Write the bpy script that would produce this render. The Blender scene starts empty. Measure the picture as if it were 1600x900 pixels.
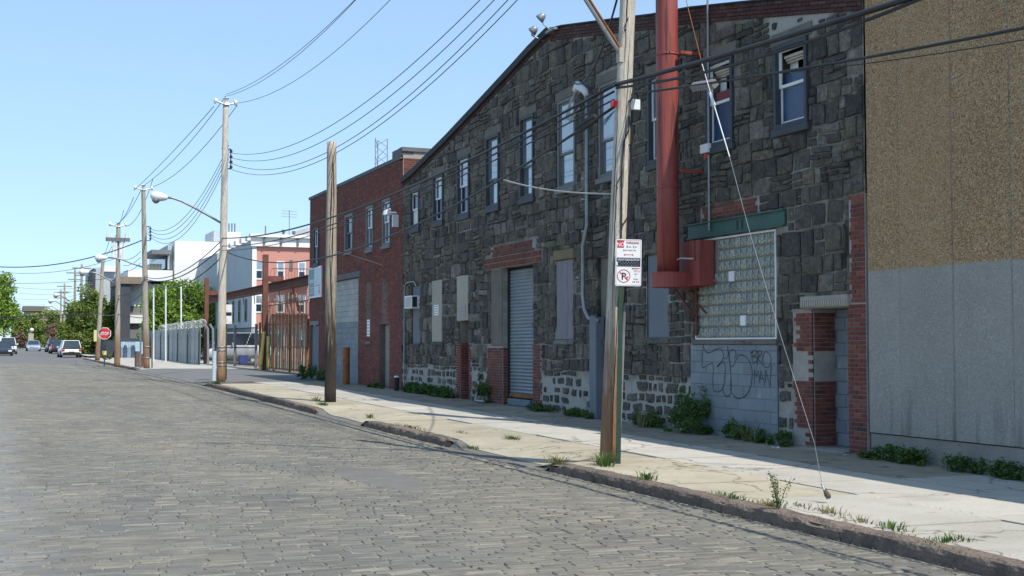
import bpy, math, random
from mathutils import Vector, Matrix, noise
import numpy as np
R = math.radians
rng = random.Random(7)
scene = bpy.context.scene
col = scene.collection

# ------------------------------------------------------------------ camera
EYE = 1.75                      # camera height above the datum of the street (m)
FPX = 1950.0                    # focal length in pixels of the 1600 px wide photograph
YAW = math.atan(810 / FPX)      # camera turned to the right of the street axis (+Y)
PIT = math.atan(87 / FPX)
cam_data = bpy.data.cameras.new('camera')
cam = bpy.data.objects.new('camera', cam_data)
col.objects.link(cam)
cam_data.sensor_width = 36.0
cam_data.lens = 36.0 * FPX / 1600.0
cam_data.clip_start = 0.1
cam_data.clip_end = 6000
cam.location = (0, 0, EYE)
cam.rotation_euler = (math.pi / 2 + PIT, 0, -YAW)
scene.camera = cam
# ------------------------------------------------------------------ light
SUN = Vector((0.24, -0.64, 1.0)).normalized()      # towards the sun
world = bpy.data.worlds.new('World')
scene.world = world
world.use_nodes = True
wn = world.node_tree
bg = wn.nodes['Background']
sky = wn.nodes.new('ShaderNodeTexSky')
sky.sky_type = 'NISHITA'
sky.sun_disc = False
sky.sun_elevation = math.asin(SUN.z)
sky.sun_rotation = math.atan2(SUN.x, SUN.y)
sky.altitude = 0
sky.air_density = 0.7
sky.dust_density = 0.2
sky.ozone_density = 1.0
def wmul(src, k):
    m = wn.nodes.new('ShaderNodeMix'); m.data_type = 'RGBA'; m.blend_type = 'MULTIPLY'; m.clamp_result = False
    m.inputs[0].default_value = 1; m.inputs[7].default_value = (*k, 1)
    wn.links.new(src, m.inputs[6]); return m.outputs[2]
gm = wn.nodes.new('ShaderNodeGamma'); gm.inputs[1].default_value = .42       # softer fall-off from the bright horizon to the zenith
wn.links.new(wmul(sky.outputs[0], (.1, .1, .1)), gm.inputs[0])
wn.links.new(wmul(gm.outputs[0], (6.7, 8.7, 10.5)), bg.inputs[0])
bg.inputs[1].default_value = 0.10
sun_data = bpy.data.lights.new('sun', 'SUN')
sun_data.energy = 3.9
sun_data.angle = R(0.53)
sun_data.color = (1.0, 0.94, 0.84)
sun = bpy.data.objects.new('sun', sun_data)
col.objects.link(sun)
sun.rotation_euler = SUN.to_track_quat('Z', 'Y').to_euler()
sun.location = SUN * 60
vs = scene.view_settings
vs.view_transform = 'Standard'
vs.look = 'None'
vs.exposure = 0.45
vs.gamma = 1.0
scene.cycles.max_bounces = 6

# ------------------------------------------------------------------ measuring
def ray(x, y):
    a = (x - 800) / FPX; b = -(y - 450) / FPX
    f = math.cos(PIT) - b * math.sin(PIT); u = math.sin(PIT) + b * math.cos(PIT)
    return (math.sin(YAW) * f + math.cos(YAW) * a, math.cos(YAW) * f - math.sin(YAW) * a, u)
def PX(x, y, X):                # point of the vertical plane X that the photograph shows at pixel x, y
    r = ray(x, y); t = X / r[0]
    return Vector((X, r[1] * t, r[2] * t + EYE))
def PY(x, y, Y):
    r = ray(x, y); t = Y / r[1]
    return Vector((r[0] * t, Y, r[2] * t + EYE))
def lerp_table(tab, v):
    if v <= tab[0][0]: return tab[0][1]
    for (a, p), (b, q) in zip(tab, tab[1:]):
        if v <= b:
            k = (v - a) / (b - a)
            return p + (q - p) * k
    return tab[-1][1]
CURB = [(-30, 1.68), (7, 1.66), (15, 1.63), (25, 1.58), (45, 1.40), (66, 1.32), (90, 1.27), (120, 1.2), (150, 1.1), (190, .97), (250, .9), (3000, .9)]
WBASE = [(-30, 1.78), (12, 1.70), (15, 1.66), (24, 1.59), (38, 1.47), (50, 1.40), (70, 1.36), (90, 1.3), (120, 1.2), (190, .95), (3000, .9)]
def smooth(a, b, v):
    k = min(1, max(0, (v - a) / (b - a))); return k * k * (3 - 2 * k)
def apron(Y):                   # 1 where the kerb is dropped
    v = 0
    for a, b in ((15.9, 19.5), (25.3, 29.0), (46.2, 69)):
        v = max(v, smooth(a - .35, a + .35, Y) * (1 - smooth(b - .35, b + .35, Y)))
    return v
def road_z(X, Y):
    z = EYE - lerp_table(CURB, Y) - (.14 if Y < 95 else .12)
    if X < 7.3: z += .10 * (1 - min(1.6, abs((X - .3) / 6.9)) ** 2)
    return z
def gz(X, Y):
    if X < 7.1: return road_z(X, Y)
    c = EYE - lerp_table(CURB, Y); w = EYE - lerp_table(WBASE, Y)
    k = min(1, (X - 7.1) / 4.9)
    z = c + (w - c) * k
    if X < 8.1: z -= .125 * apron(Y) * (1 - (X - 7.1))
    return z
def G(x, y, up=0):              # ground point at a pixel
    z = 0.1
    for _ in range(12):
        r = ray(x, y); t = (z - EYE) / r[2]
        X, Y = r[0] * t, r[1] * t
        z = gz(X, Y)
    return Vector((X, Y, z + up))

# ------------------------------------------------------------------ objects
def setp(o, label=None, cat=None, group=None, kind=None):
    if label: o['label'] = label
    if cat: o['category'] = cat
    if group: o['group'] = group
    if kind: o['kind'] = kind
    return o
def empty(name, loc, label, cat, group=None, rz=0):
    o = bpy.data.objects.new(name, None)
    o.empty_display_size = .3
    o.location = loc; o.rotation_euler = (0, 0, rz)
    col.objects.link(o)
    return setp(o, label, cat, group)
def put(o, parent, local=False):
    col.objects.link(o)
    if parent is not None:
        o.parent = parent
        if not local and parent.type == 'EMPTY':
            o.matrix_parent_inverse = Matrix.Translation(-Vector(parent.location))
    return o
class Fr:                       # a wall: a runs along it, z up, d outwards
    def __init__(s, ox, oy, u, n): s.ox, s.oy, s.u, s.n = ox, oy, u, n
    def __call__(s, a, z, d=0):
        return (s.ox + s.u[0] * a + s.n[0] * d, s.oy + s.u[1] * a + s.n[1] * d, z)
class MB:
    def __init__(s): s.v = []; s.f = []; s.t = []; s.p = []; s.mi = []
    def add(s, vs_, fs, t=0.5, p=0.0, m=0):
        b = len(s.v)
        s.v += [tuple(q) for q in vs_]; s.t += [t] * len(vs_)
        s.p += (p if isinstance(p, list) else [p] * len(vs_))
        for f in fs: s.f.append(tuple(b + i for i in f)); s.mi.append(m)
        return s
    def box(s, x0, x1, y0, y1, z0, z1, t=.5, m=0):
        return s.add([(x0, y0, z0), (x1, y0, z0), (x1, y1, z0), (x0, y1, z0), (x0, y0, z1), (x1, y0, z1), (x1, y1, z1), (x0, y1, z1)],
                     [(0, 3, 2, 1), (4, 5, 6, 7), (0, 1, 5, 4), (1, 2, 6, 5), (2, 3, 7, 6), (3, 0, 4, 7)], t, 0.0, m)
    def fbox(s, fr, a0, a1, z0, z1, d0, d1, t=.5, m=0, bev=0.0):
        q = bev
        vv = [fr(a0, z0, d0), fr(a1, z0, d0), fr(a1, z1, d0), fr(a0, z1, d0),
              fr(a0 + q, z0 + q, d1), fr(a1 - q, z0 + q, d1), fr(a1 - q, z1 - q, d1), fr(a0 + q, z1 - q, d1)]
        fs = [(0, 3, 2, 1), (4, 5, 6, 7), (0, 1, 5, 4), (1, 2, 6, 5), (2, 3, 7, 6), (3, 0, 4, 7)]
        if q > 0:
            e = d1 - (q if d1 > d0 else -q)
            vv = vv[:4] + [fr(a0, z0, e), fr(a1, z0, e), fr(a1, z1, e), fr(a0, z1, e)] + vv[4:]
            fs = [(0, 1, 5, 4), (1, 2, 6, 5), (2, 3, 7, 6), (3, 0, 4, 7), (4, 5, 9, 8), (5, 6, 10, 9), (6, 7, 11, 10), (7, 4, 8, 11), (8, 9, 10, 11)]
        return s.add(vv, fs, t, 0.0, m)
    def quad(s, a, b, c, d, t=.5, m=0): return s.add([a, b, c, d], [(0, 1, 2, 3)], t, 0.0, m)
    def tube(s, pts, r, n=8, t=.5, caps=True, m=0, jit=0.0):
        pts = [Vector(p) for p in pts]
        rs = r if isinstance(r, (list, tuple)) else [r] * len(pts)
        up = Vector((0, 0, 1)); rings = []
        d0 = (pts[1] - pts[0]).normalized()
        ref = Vector((1, 0, 0)) if abs(d0.z) > .9 else up
        side = d0.cross(ref).normalized()
        for i, p in enumerate(pts):
            if i == 0: d = pts[1] - pts[0]
            elif i == len(pts) - 1: d = pts[-1] - pts[-2]
            else: d = (pts[i + 1] - pts[i]).normalized() + (pts[i] - pts[i - 1]).normalized()
            d.normalize()
            side = (side - d * side.dot(d)).normalized()
            bi = d.cross(side)
            ring = []
            for k in range(n):
                a = 2 * math.pi * k / n
                rr = rs[i] * (1 + (jit * noise.noise(Vector((k * 1.7, p.z * .8, i * .13 + pts[0].x))) if jit else 0))
                ring.append(p + side * math.cos(a) * rr + bi * math.sin(a) * rr)
            rings += ring
        fs = []
        for i in range(len(pts) - 1):
            for k in range(n):
                a = i * n + k; b = i * n + (k + 1) % n
                fs.append((a, b, b + n, a + n))
        if caps:
            fs.append(tuple(range(n - 1, -1, -1))); fs.append(tuple((len(pts) - 1) * n + k for k in range(n)))
        return s.add(rings, fs, t, 0.0, m)
    def prism(s, poly, ax, lo, hi, t=.5, m=0):      # poly of (u,v) extruded along axis ax ('x','y','z')
        n = len(poly)
        def mk(u, v, w): return {'x': (w, u, v), 'y': (u, w, v), 'z': (u, v, w)}[ax]
        vv = [mk(u, v, lo) for u, v in poly] + [mk(u, v, hi) for u, v in poly]
        fs = [tuple(range(n - 1, -1, -1)), tuple(range(n, 2 * n))] + [(i, (i + 1) % n, n + (i + 1) % n, n + i) for i in range(n)]
        return s.add(vv, fs, t, 0.0, m)
    def mesh(s, name, mats, smooth_=False):
        me = bpy.data.meshes.new(name)
        me.from_pydata(s.v, [], s.f)
        a = me.attributes.new('tint', 'FLOAT', 'POINT'); a.data.foreach_set('value', s.t)
        if any(s.p):
            a = me.attributes.new('pale', 'FLOAT', 'POINT'); a.data.foreach_set('value', s.p)
        if not isinstance(mats, (list, tuple)): mats = [mats]
        for m in mats: me.materials.append(m)
        if len(mats) > 1: me.polygons.foreach_set('material_index', s.mi)
        if smooth_: me.polygons.foreach_set('use_smooth', [True] * len(me.polygons))
        me.update()
        return me
    def build(s, name, mats, parent=None, smooth_=False, local=False, **kw):
        o = bpy.data.objects.new(name, s.mesh(name, mats, smooth_))
        put(o, parent, local)
        return setp(o, **kw)
def link_copy(name, me, loc, parent, rot=None):     # alike pieces share mesh data; loc in world
    o = bpy.data.objects.new(name, me)
    col.objects.link(o)
    if parent is not None:
        o.parent = parent
        o.location = Vector(loc) - (Vector(parent.location) if parent.type == 'EMPTY' else Vector((0, 0, 0)))
    else: o.location = loc
    if rot: o.rotation_euler = rot
    return o

# ------------------------------------------------------------------ materials
def newmat(name):
    m = bpy.data.materials.new(name); m.use_nodes = True
    return m, m.node_tree, m.node_tree.nodes['Principled BSDF']
class NT:
    def __init__(s, nt): s.nt = nt
    def n(s, typ, **kw):
        nd = s.nt.nodes.new(typ)
        for k, v in kw.items():
            if k.startswith('i_'):
                key = k[2:]
                nd.inputs[int(key) if key.isdigit() else key.replace('_', ' ')].default_value = v
            else: setattr(nd, k, v)
        return nd
    def l(s, a, b): s.nt.links.new(a, b)
    def noise(s, vec, scale, detail=5, rough=.6):
        nd = s.n('ShaderNodeTexNoise'); nd.inputs['Scale'].default_value = scale
        nd.inputs['Detail'].default_value = detail; nd.inputs['Roughness'].default_value = rough
        s.l(vec, nd.inputs['Vector']); return nd.outputs['Fac']
    def ramp(s, fac, stops):
        r = s.n('ShaderNodeValToRGB')
        e = r.color_ramp.elements
        while len(e) > 1: e.remove(e[0])
        e[0].position = stops[0][0]; c = stops[0][1]; e[0].color = (*c, 1) if len(c) == 3 else c
        for p, c in stops[1:]:
            q = e.new(p); q.color = (*c, 1)
        s.l(fac, r.inputs[0]); return r.outputs[0]
    def math(s, op, a, b=None, clamp=False):
        m = s.n('ShaderNodeMath', operation=op, use_clamp=clamp)
        for i, v in enumerate((a, b)):
            if v is None: continue
            if hasattr(v, 'is_linked'): s.l(v, m.inputs[i])
            else: m.inputs[i].default_value = v
        return m.outputs[0]
    def mix(s, fac, a, b, blend='MIX'):
        m = s.n('ShaderNodeMix', data_type='RGBA', blend_type=blend)
        for key, v in ((0, fac), (6, a), (7, b)):
            if hasattr(v, 'is_linked'): s.l(v, m.inputs[key])
            else: m.inputs[key].default_value = v if key == 0 else (*v, 1)
        return m.outputs[2]
    def pos(s, scale=(1, 1, 1)):
        g = s.n('ShaderNodeNewGeometry')
        m = s.n('ShaderNodeMapping'); m.inputs['Scale'].default_value = scale
        s.l(g.outputs['Position'], m.inputs['Vector']); return m.outputs[0]
    def obj(s, scale=(1, 1, 1)):
        g = s.n('ShaderNodeTexCoord')
        m = s.n('ShaderNodeMapping'); m.inputs['Scale'].default_value = scale
        s.l(g.outputs['Object'], m.inputs['Vector']); return m.outputs[0]
    def rnd(s):
        a = s.n('ShaderNodeAttribute', attribute_name='tint'); o = s.n('ShaderNodeObjectInfo')
        return s.math('FRACT', s.math('ADD', a.outputs['Fac'], o.outputs['Random']))
    def attr(s, nm): return s.n('ShaderNodeAttribute', attribute_name=nm).outputs['Fac']
    def bump(s, h, strength, dist, p, chain=None):
        b = s.n('ShaderNodeBump'); b.inputs['Strength'].default_value = strength; b.inputs['Distance'].default_value = dist
        s.l(h, b.inputs['Height'])
        if chain: s.l(chain, b.inputs['Normal'])
        s.l(b.outputs[0], p.inputs['Normal']); return b.outputs[0]
def mat(name, cols, scale=3.0, rough=.85, bump=.3, bscale=30.0, bdist=.02, tint=None, metal=0.0, stretch=(1, 1, 1), spots=None, ior=1.45, local=False, detail=6, grime=False):
    """cols: 2-4 base colours along a noise; tint: (low, high) brightness range per piece; spots: (colour, scale, threshold)"""
    m, nt, p = newmat(name); N = NT(nt)
    v = (N.obj if local else N.pos)(stretch)
    c = N.ramp(N.noise(v, scale, detail), [(.3 + .4 * i / max(1, len(cols) - 1), k) for i, k in enumerate(cols)])
    fine = N.noise(v, bscale, 4)
    c = N.mix(.35, c, N.ramp(fine, [(.3, (.35, .35, .35)), (.7, (.75, .75, .75))]), 'OVERLAY')
    if spots:
        f = N.noise(v, spots[1], 5)
        k = N.n('ShaderNodeMapRange'); k.inputs['From Min'].default_value = spots[2]; k.inputs['From Max'].default_value = spots[2] + .06
        N.l(f, k.inputs['Value'])
        c = N.mix(k.outputs[0], c, spots[0])
    if tint:
        t = N.n('ShaderNodeMapRange'); t.inputs['To Min'].default_value = tint[0]; t.inputs['To Max'].default_value = tint[1]
        N.l(N.rnd(), t.inputs['Value'])
        hs = N.n('ShaderNodeHueSaturation'); N.l(t.outputs[0], hs.inputs['Value']); N.l(c, hs.inputs['Color'])
        c = hs.outputs[0]
    if grime:                   # cracks, gum spots and soft dirt
        q = N.n('ShaderNodeVectorMath', operation='ADD'); nz = N.n('ShaderNodeTexNoise'); nz.inputs['Scale'].default_value = 1.5; nz.inputs['Detail'].default_value = 6; N.l(v, nz.inputs['Vector'])
        N.l(v, q.inputs[0]); N.l(nz.outputs['Color'], q.inputs[1])
        vo = N.n('ShaderNodeTexVoronoi', feature='DISTANCE_TO_EDGE'); vo.inputs['Scale'].default_value = .42; N.l(q.outputs[0], vo.inputs['Vector'])
        c = N.mix(N.math('MULTIPLY', N.ramp(vo.outputs['Distance'], [(0, (1, 1, 1)), (.010, (0, 0, 0))]), .85), c, (.10, .085, .065))
        v2 = N.n('ShaderNodeTexVoronoi'); v2.inputs['Scale'].default_value = 2.6; N.l(v, v2.inputs['Vector'])
        c = N.mix(N.math('MULTIPLY', N.ramp(v2.outputs['Distance'], [(.05, (1, 1, 1)), (.075, (0, 0, 0))]), .45), c, (.14, .13, .115))
        c = N.mix(.5, c, N.ramp(N.noise(v, .55, 8, .7), [(.3, (.36, .35, .33)), (.55, (.52, .52, .52)), (.7, (.58, .58, .58))]), 'OVERLAY')
    N.l(c, p.inputs['Base Color'])
    p.inputs['Roughness'].default_value = rough; p.inputs['Metallic'].default_value = metal; p.inputs['IOR'].default_value = ior
    if bump: N.bump(fine, bump, bdist, p)
    return m
M = {}
def stone_mat():
    m, nt, p = newmat('dark_rubble_stone'); N = NT(nt)
    v = N.pos(); r = N.rnd()
    c = N.ramp(r, [(0, (.048, .044, .040)), (.2, (.082, .075, .066)), (.45, (.110, .101, .087)), (.7, (.135, .116, .086)), (.85, (.066, .064, .062)), (.92, (.15, .14, .12)), (1, (.20, .185, .16))])
    big = N.noise(v, 5.5, 8, .7); fine = N.noise(v, 17, 8, .75)
    c = N.mix(.8, c, N.ramp(fine, [(.28, (.15, .15, .15)), (.5, (.5, .5, .5)), (.7, (.92, .92, .92))]), 'OVERLAY')
    pn = N.noise(v, 1.1, 7, .65)
    c = N.mix(.7, c, N.ramp(big, [(.30, (.22, .22, .22)), (.48, (.5, .5, .5)), (.66, (.85, .84, .80))]), 'OVERLAY')
    c = N.mix(.55, c, N.ramp(pn, [(.35, (.34, .34, .36)), (.65, (.66, .65, .61))]), 'OVERLAY')
    c = N.mix(N.math('MULTIPLY', N.ramp(big, [(.58, (0, 0, 0)), (.72, (1, 1, 1))]), .35), c, (.13, .115, .085))
    N.l(c, p.inputs['Base Color']); p.inputs['Roughness'].default_value = .8
    b = N.bump(big, .9, .08, p); N.bump(fine, .9, .04, p, b)
    return m
def mortar_mat():
    m, nt, p = newmat('mortar'); N = NT(nt)
    v = N.pos(); pale = N.attr('pale')
    n1 = N.noise(v, 2.2, 8, .7); n2 = N.noise(v, 40, 4)
    k = N.math('ADD', N.math('ADD', pale, .20), N.math('MULTIPLY', N.math('SUBTRACT', n1, .5), 1.7))
    k = N.math('MINIMUM', N.math('MAXIMUM', k, 0.0), 1.0)
    c = N.ramp(k, [(0, (.030, .028, .026)), (.20, (.055, .050, .043)), (.42, (.17, .152, .122)), (.8, (.28, .265, .232)), (1, (.36, .345, .315))])
    c = N.mix(.3, c, N.ramp(n2, [(.3, (.3, .3, .3)), (.7, (.75, .75, .75))]), 'OVERLAY')
    N.l(c, p.inputs['Base Color']); p.inputs['Roughness'].default_value = .95
    N.bump(n2, .6, .02, p)
    return m
def brick_mat(name, stops):
    m, nt, p = newmat(name); N = NT(nt)
    v = N.pos(); r = N.rnd()
    c = N.ramp(r, stops)
    f = N.noise(v, 45, 5, .7); g = N.noise(v, 1.3, 6, .6)
    c = N.mix(.4, c, N.ramp(f, [(.3, (.3, .3, .3)), (.7, (.75, .75, .75))]), 'OVERLAY')
    c = N.mix(N.ramp(g, [(.5, (0, 0, 0)), (.72, (.6, .6, .6))]), c, (.055, .04, .038))
    N.l(c, p.inputs['Base Color']); p.inputs['Roughness'].default_value = .88
    N.bump(f, .5, .01, p)
    return m
def pebble_mat():
    m, nt, p = newmat('exposed_aggregate_panel'); N = NT(nt)
    v = N.pos()
    w = N.n('ShaderNodeTexVoronoi'); w.inputs['Scale'].default_value = 66; N.l(v, w.inputs['Vector'])
    w2 = N.n('ShaderNodeTexVoronoi', feature='DISTANCE_TO_EDGE'); w2.inputs['Scale'].default_value = 66; N.l(v, w2.inputs['Vector'])
    sep = N.n('ShaderNodeSeparateColor'); N.l(w.outputs['Color'], sep.inputs[0])
    c = N.ramp(sep.outputs[0], [(0, (.24, .13, .055)), (.3, (.52, .32, .15)), (.55, (.65, .42, .21)), (.8, (.72, .50, .28)), (.96, (.76, .58, .37)), (1, (.80, .69, .52))])
    edge = N.ramp(w2.outputs['Distance'], [(0, (0, 0, 0)), (.12, (1, 1, 1))])
    c = N.mix(edge, (.20, .12, .055), c)
    big = N.noise(v, .9, 6)
    c = N.mix(.35, c, N.ramp(big, [(.35, (.38, .38, .38)), (.65, (.6, .6, .6))]), 'OVERLAY')
    g = N.n('ShaderNodeNewGeometry'); sx = N.n('ShaderNodeSeparateXYZ'); N.l(g.outputs['Position'], sx.inputs[0])
    zz = N.math('ADD', sx.outputs[2], N.math('ADD', N.math('MULTIPLY', N.noise(v, 14, 5), .07), N.math('MULTIPLY', N.noise(v, 1.4, 3), .05)))
    mask = N.n('ShaderNodeMapRange'); mask.inputs['From Min'].default_value = 2.87; mask.inputs['From Max'].default_value = 2.90
    N.l(zz, mask.inputs['Value'])
    drip = N.noise(N.pos((3, 3, .35)), 2.2, 6)
    grey = N.ramp(N.noise(v, 1.1, 6), [(.3, (.385, .37, .335)), (.7, (.45, .435, .40))])
    low = N.n('ShaderNodeMapRange'); low.inputs['From Min'].default_value = 1.5; low.inputs['From Max'].default_value = .45; N.l(sx.outputs[2], low.inputs['Value'])
    stain = N.math('MULTIPLY', N.math('MULTIPLY', low.outputs[0], N.ramp(drip, [(.5, (0, 0, 0)), (.68, (1, 1, 1))])), .55)
    grey = N.mix(stain, grey, (.07, .065, .055))
    fleck = N.ramp(sep.outputs[1], [(0, (.42, .42, .42)), (1, (.56, .56, .56))])
    grey = N.mix(.6, grey, fleck, 'OVERLAY')
    c = N.mix(mask.outputs[0], grey, c)
    N.l(c, p.inputs['Base Color']); p.inputs['Roughness'].default_value = .75
    N.bump(w2.outputs['Distance'], .9, .03, p)
    return m
def glossy(name, c, rough=.06, ior=1.9, metal=0.0, coat=0.0):
    m, nt, p = newmat(name); N = NT(nt)
    k = N.noise(N.pos(), 2.5, 4)
    N.l(N.ramp(k, [(.3, tuple(q * .8 for q in c)), (.7, tuple(q * 1.15 for q in c))]), p.inputs['Base Color'])
    N.l(N.ramp(k, [(.3, (rough,) * 3), (.7, (rough * 2.2,) * 3)]), p.inputs['Roughness'])
    p.inputs['IOR'].default_value = ior; p.inputs['Metallic'].default_value = metal
    if coat: p.inputs['Coat Weight'].default_value = coat
    return m
def glassblock_mat():
    m, nt, p = newmat('glass_block_glass'); N = NT(nt)
    v = N.obj((1, 1, 1)); vp = N.pos()
    w = N.n('ShaderNodeTexWave', bands_direction='Y'); w.inputs['Scale'].default_value = 7; w.inputs['Distortion'].default_value = 5.5; w.inputs['Detail'].default_value = 2
    w.inputs['Detail Scale'].default_value = 3
    N.l(vp, w.inputs['Vector'])
    r = N.rnd()
    c = N.ramp(r, [(0, (.16, .18, .16)), (.3, (.25, .27, .235)), (.6, (.21, .235, .205)), (1, (.34, .33, .25))])
    c = N.mix(.6, c, N.ramp(w.outputs['Fac'], [(0, (.25, .26, .25)), (.55, (.5, .5, .5)), (.9, (.62, .62, .6)), (1, (.9, .9, .88))]), 'OVERLAY')
    N.l(c, p.inputs['Base Color']); p.inputs['Roughness'].default_value = .12; p.inputs['IOR'].default_value = 1.9
    N.bump(w.outputs['Fac'], .5, .02, p)
    return m
def wood_pole_mat(name, light, dark, basecol, zsplit, soft):
    m, nt, p = newmat(name); N = NT(nt)
    g = N.n('ShaderNodeNewGeometry'); sx = N.n('ShaderNodeSeparateXYZ'); N.l(g.outputs['Position'], sx.inputs[0])
    v = N.pos((16, 16, .8)); s1 = N.noise(v, 3.0, 8, .7); s2 = N.noise(N.pos((40, 40, 1.6)), 3.0, 4)
    c = N.ramp(s1, [(.25, dark), (.45, tuple((a + b) / 2 for a, b in zip(light, dark))), (.62, light)])
    cr = N.ramp(s2, [(.27, (1, 1, 1)), (.36, (0, 0, 0))])
    c = N.mix(cr, c, tuple(q * .35 for q in dark))
    z2 = N.math('ADD', sx.outputs[2], N.math('MULTIPLY', N.math('SUBTRACT', N.noise(N.pos((6, 6, .8)), 2, 6), .5), soft * 1.6))
    k = N.n('ShaderNodeMapRange'); k.inputs['From Min'].default_value = zsplit + soft * .4; k.inputs['From Max'].default_value = zsplit - soft * .4
    N.l(z2, k.inputs['Value'])
    lo = N.ramp(s1, [(.3, tuple(q * .5 for q in basecol)), (.6, basecol)])
    c = N.mix(k.outputs[0], c, lo)
    N.l(c, p.inputs['Base Color']); p.inputs['Roughness'].default_value = .9
    b = N.bump(s1, .8, .05, p); N.bump(s2, .6, .02, p, b)
    return m
def leaf_mat(name, stops):
    m, nt, p = newmat(name); N = NT(nt)
    c = N.ramp(N.rnd(), stops)
    N.l(c, p.inputs['Base Color']); p.inputs['Roughness'].default_value = .6
    p.inputs['Transmission Weight'].default_value = 0
    tr = N.n('ShaderNodeBsdfTranslucent'); N.l(c, tr.inputs['Color'])
    mx = N.n('ShaderNodeMixShader'); mx.inputs[0].default_value = .35
    N.l(p.outputs[0], mx.inputs[1]); N.l(tr.outputs[0], mx.inputs[2])
    N.l(mx.outputs[0], nt.nodes['Material Output'].inputs['Surface'])
    return m
def cobble_mat():
    m, nt, p = newmat('worn_granite_cobble'); N = NT(nt)
    v = N.pos(); r = N.rnd()
    c = N.ramp(r, [(0, (.124, .119, .109)), (.3, (.140, .134, .120)), (.55, (.132, .127, .117)), (.8, (.150, .143, .125)), (.985, (.165, .155, .132)), (1, (.20, .188, .155))])
    big = N.noise(N.pos((1, .35, 1)), .55, 7, .6); f = N.noise(v, 60, 5, .7); st = N.noise(N.pos((2.2, 26, 1)), 1.0, 5, .65)
    c = N.mix(.55, c, N.ramp(big, [(.3, (.40, .40, .40)), (.5, (.5, .5, .49)), (.7, (.63, .61, .55))]), 'OVERLAY')
    sp = N.noise(v, .28, 7, .62); oil = N.noise(v, .9, 5, .6)
    c = N.mix(.8, c, N.ramp(sp, [(.32, (.36, .36, .37)), (.5, (.5, .5, .5)), (.68, (.60, .575, .53))]), 'OVERLAY')
    c = N.mix(N.math('MULTIPLY', N.ramp(oil, [(.62, (0, 0, 0)), (.72, (1, 1, 1))]), .35), c, (.07, .068, .066))
    c = N.mix(.4, c, N.ramp(f, [(.3, (.3, .3, .3)), (.7, (.75, .75, .75))]), 'OVERLAY')
    c = N.mix(.75, c, N.ramp(st, [(.28, (.18, .18, .18)), (.44, (.42, .42, .42)), (.58, (.60, .60, .58)), (.72, (.95, .92, .82))]), 'OVERLAY')
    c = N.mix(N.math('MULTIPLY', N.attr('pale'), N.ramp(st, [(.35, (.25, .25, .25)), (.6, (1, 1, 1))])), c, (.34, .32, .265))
    sx = N.n('ShaderNodeSeparateXYZ'); N.l(v, sx.inputs[0])
    e = N.math('ADD', sx.outputs[0], N.math('MULTIPLY', N.noise(v, .8, 4), 1.2))
    k = N.n('ShaderNodeMapRange'); k.inputs['From Min'].default_value = 1.25; k.inputs['From Max'].default_value = .55; N.l(e, k.inputs['Value'])
    c = N.mix(N.math('MULTIPLY', k.outputs[0], .5), c, (.24, .24, .235))
    N.l(c, p.inputs['Base Color']); p.inputs['Roughness'].default_value = .72
    N.bump(f, .5, .01, p)
    return m
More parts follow.
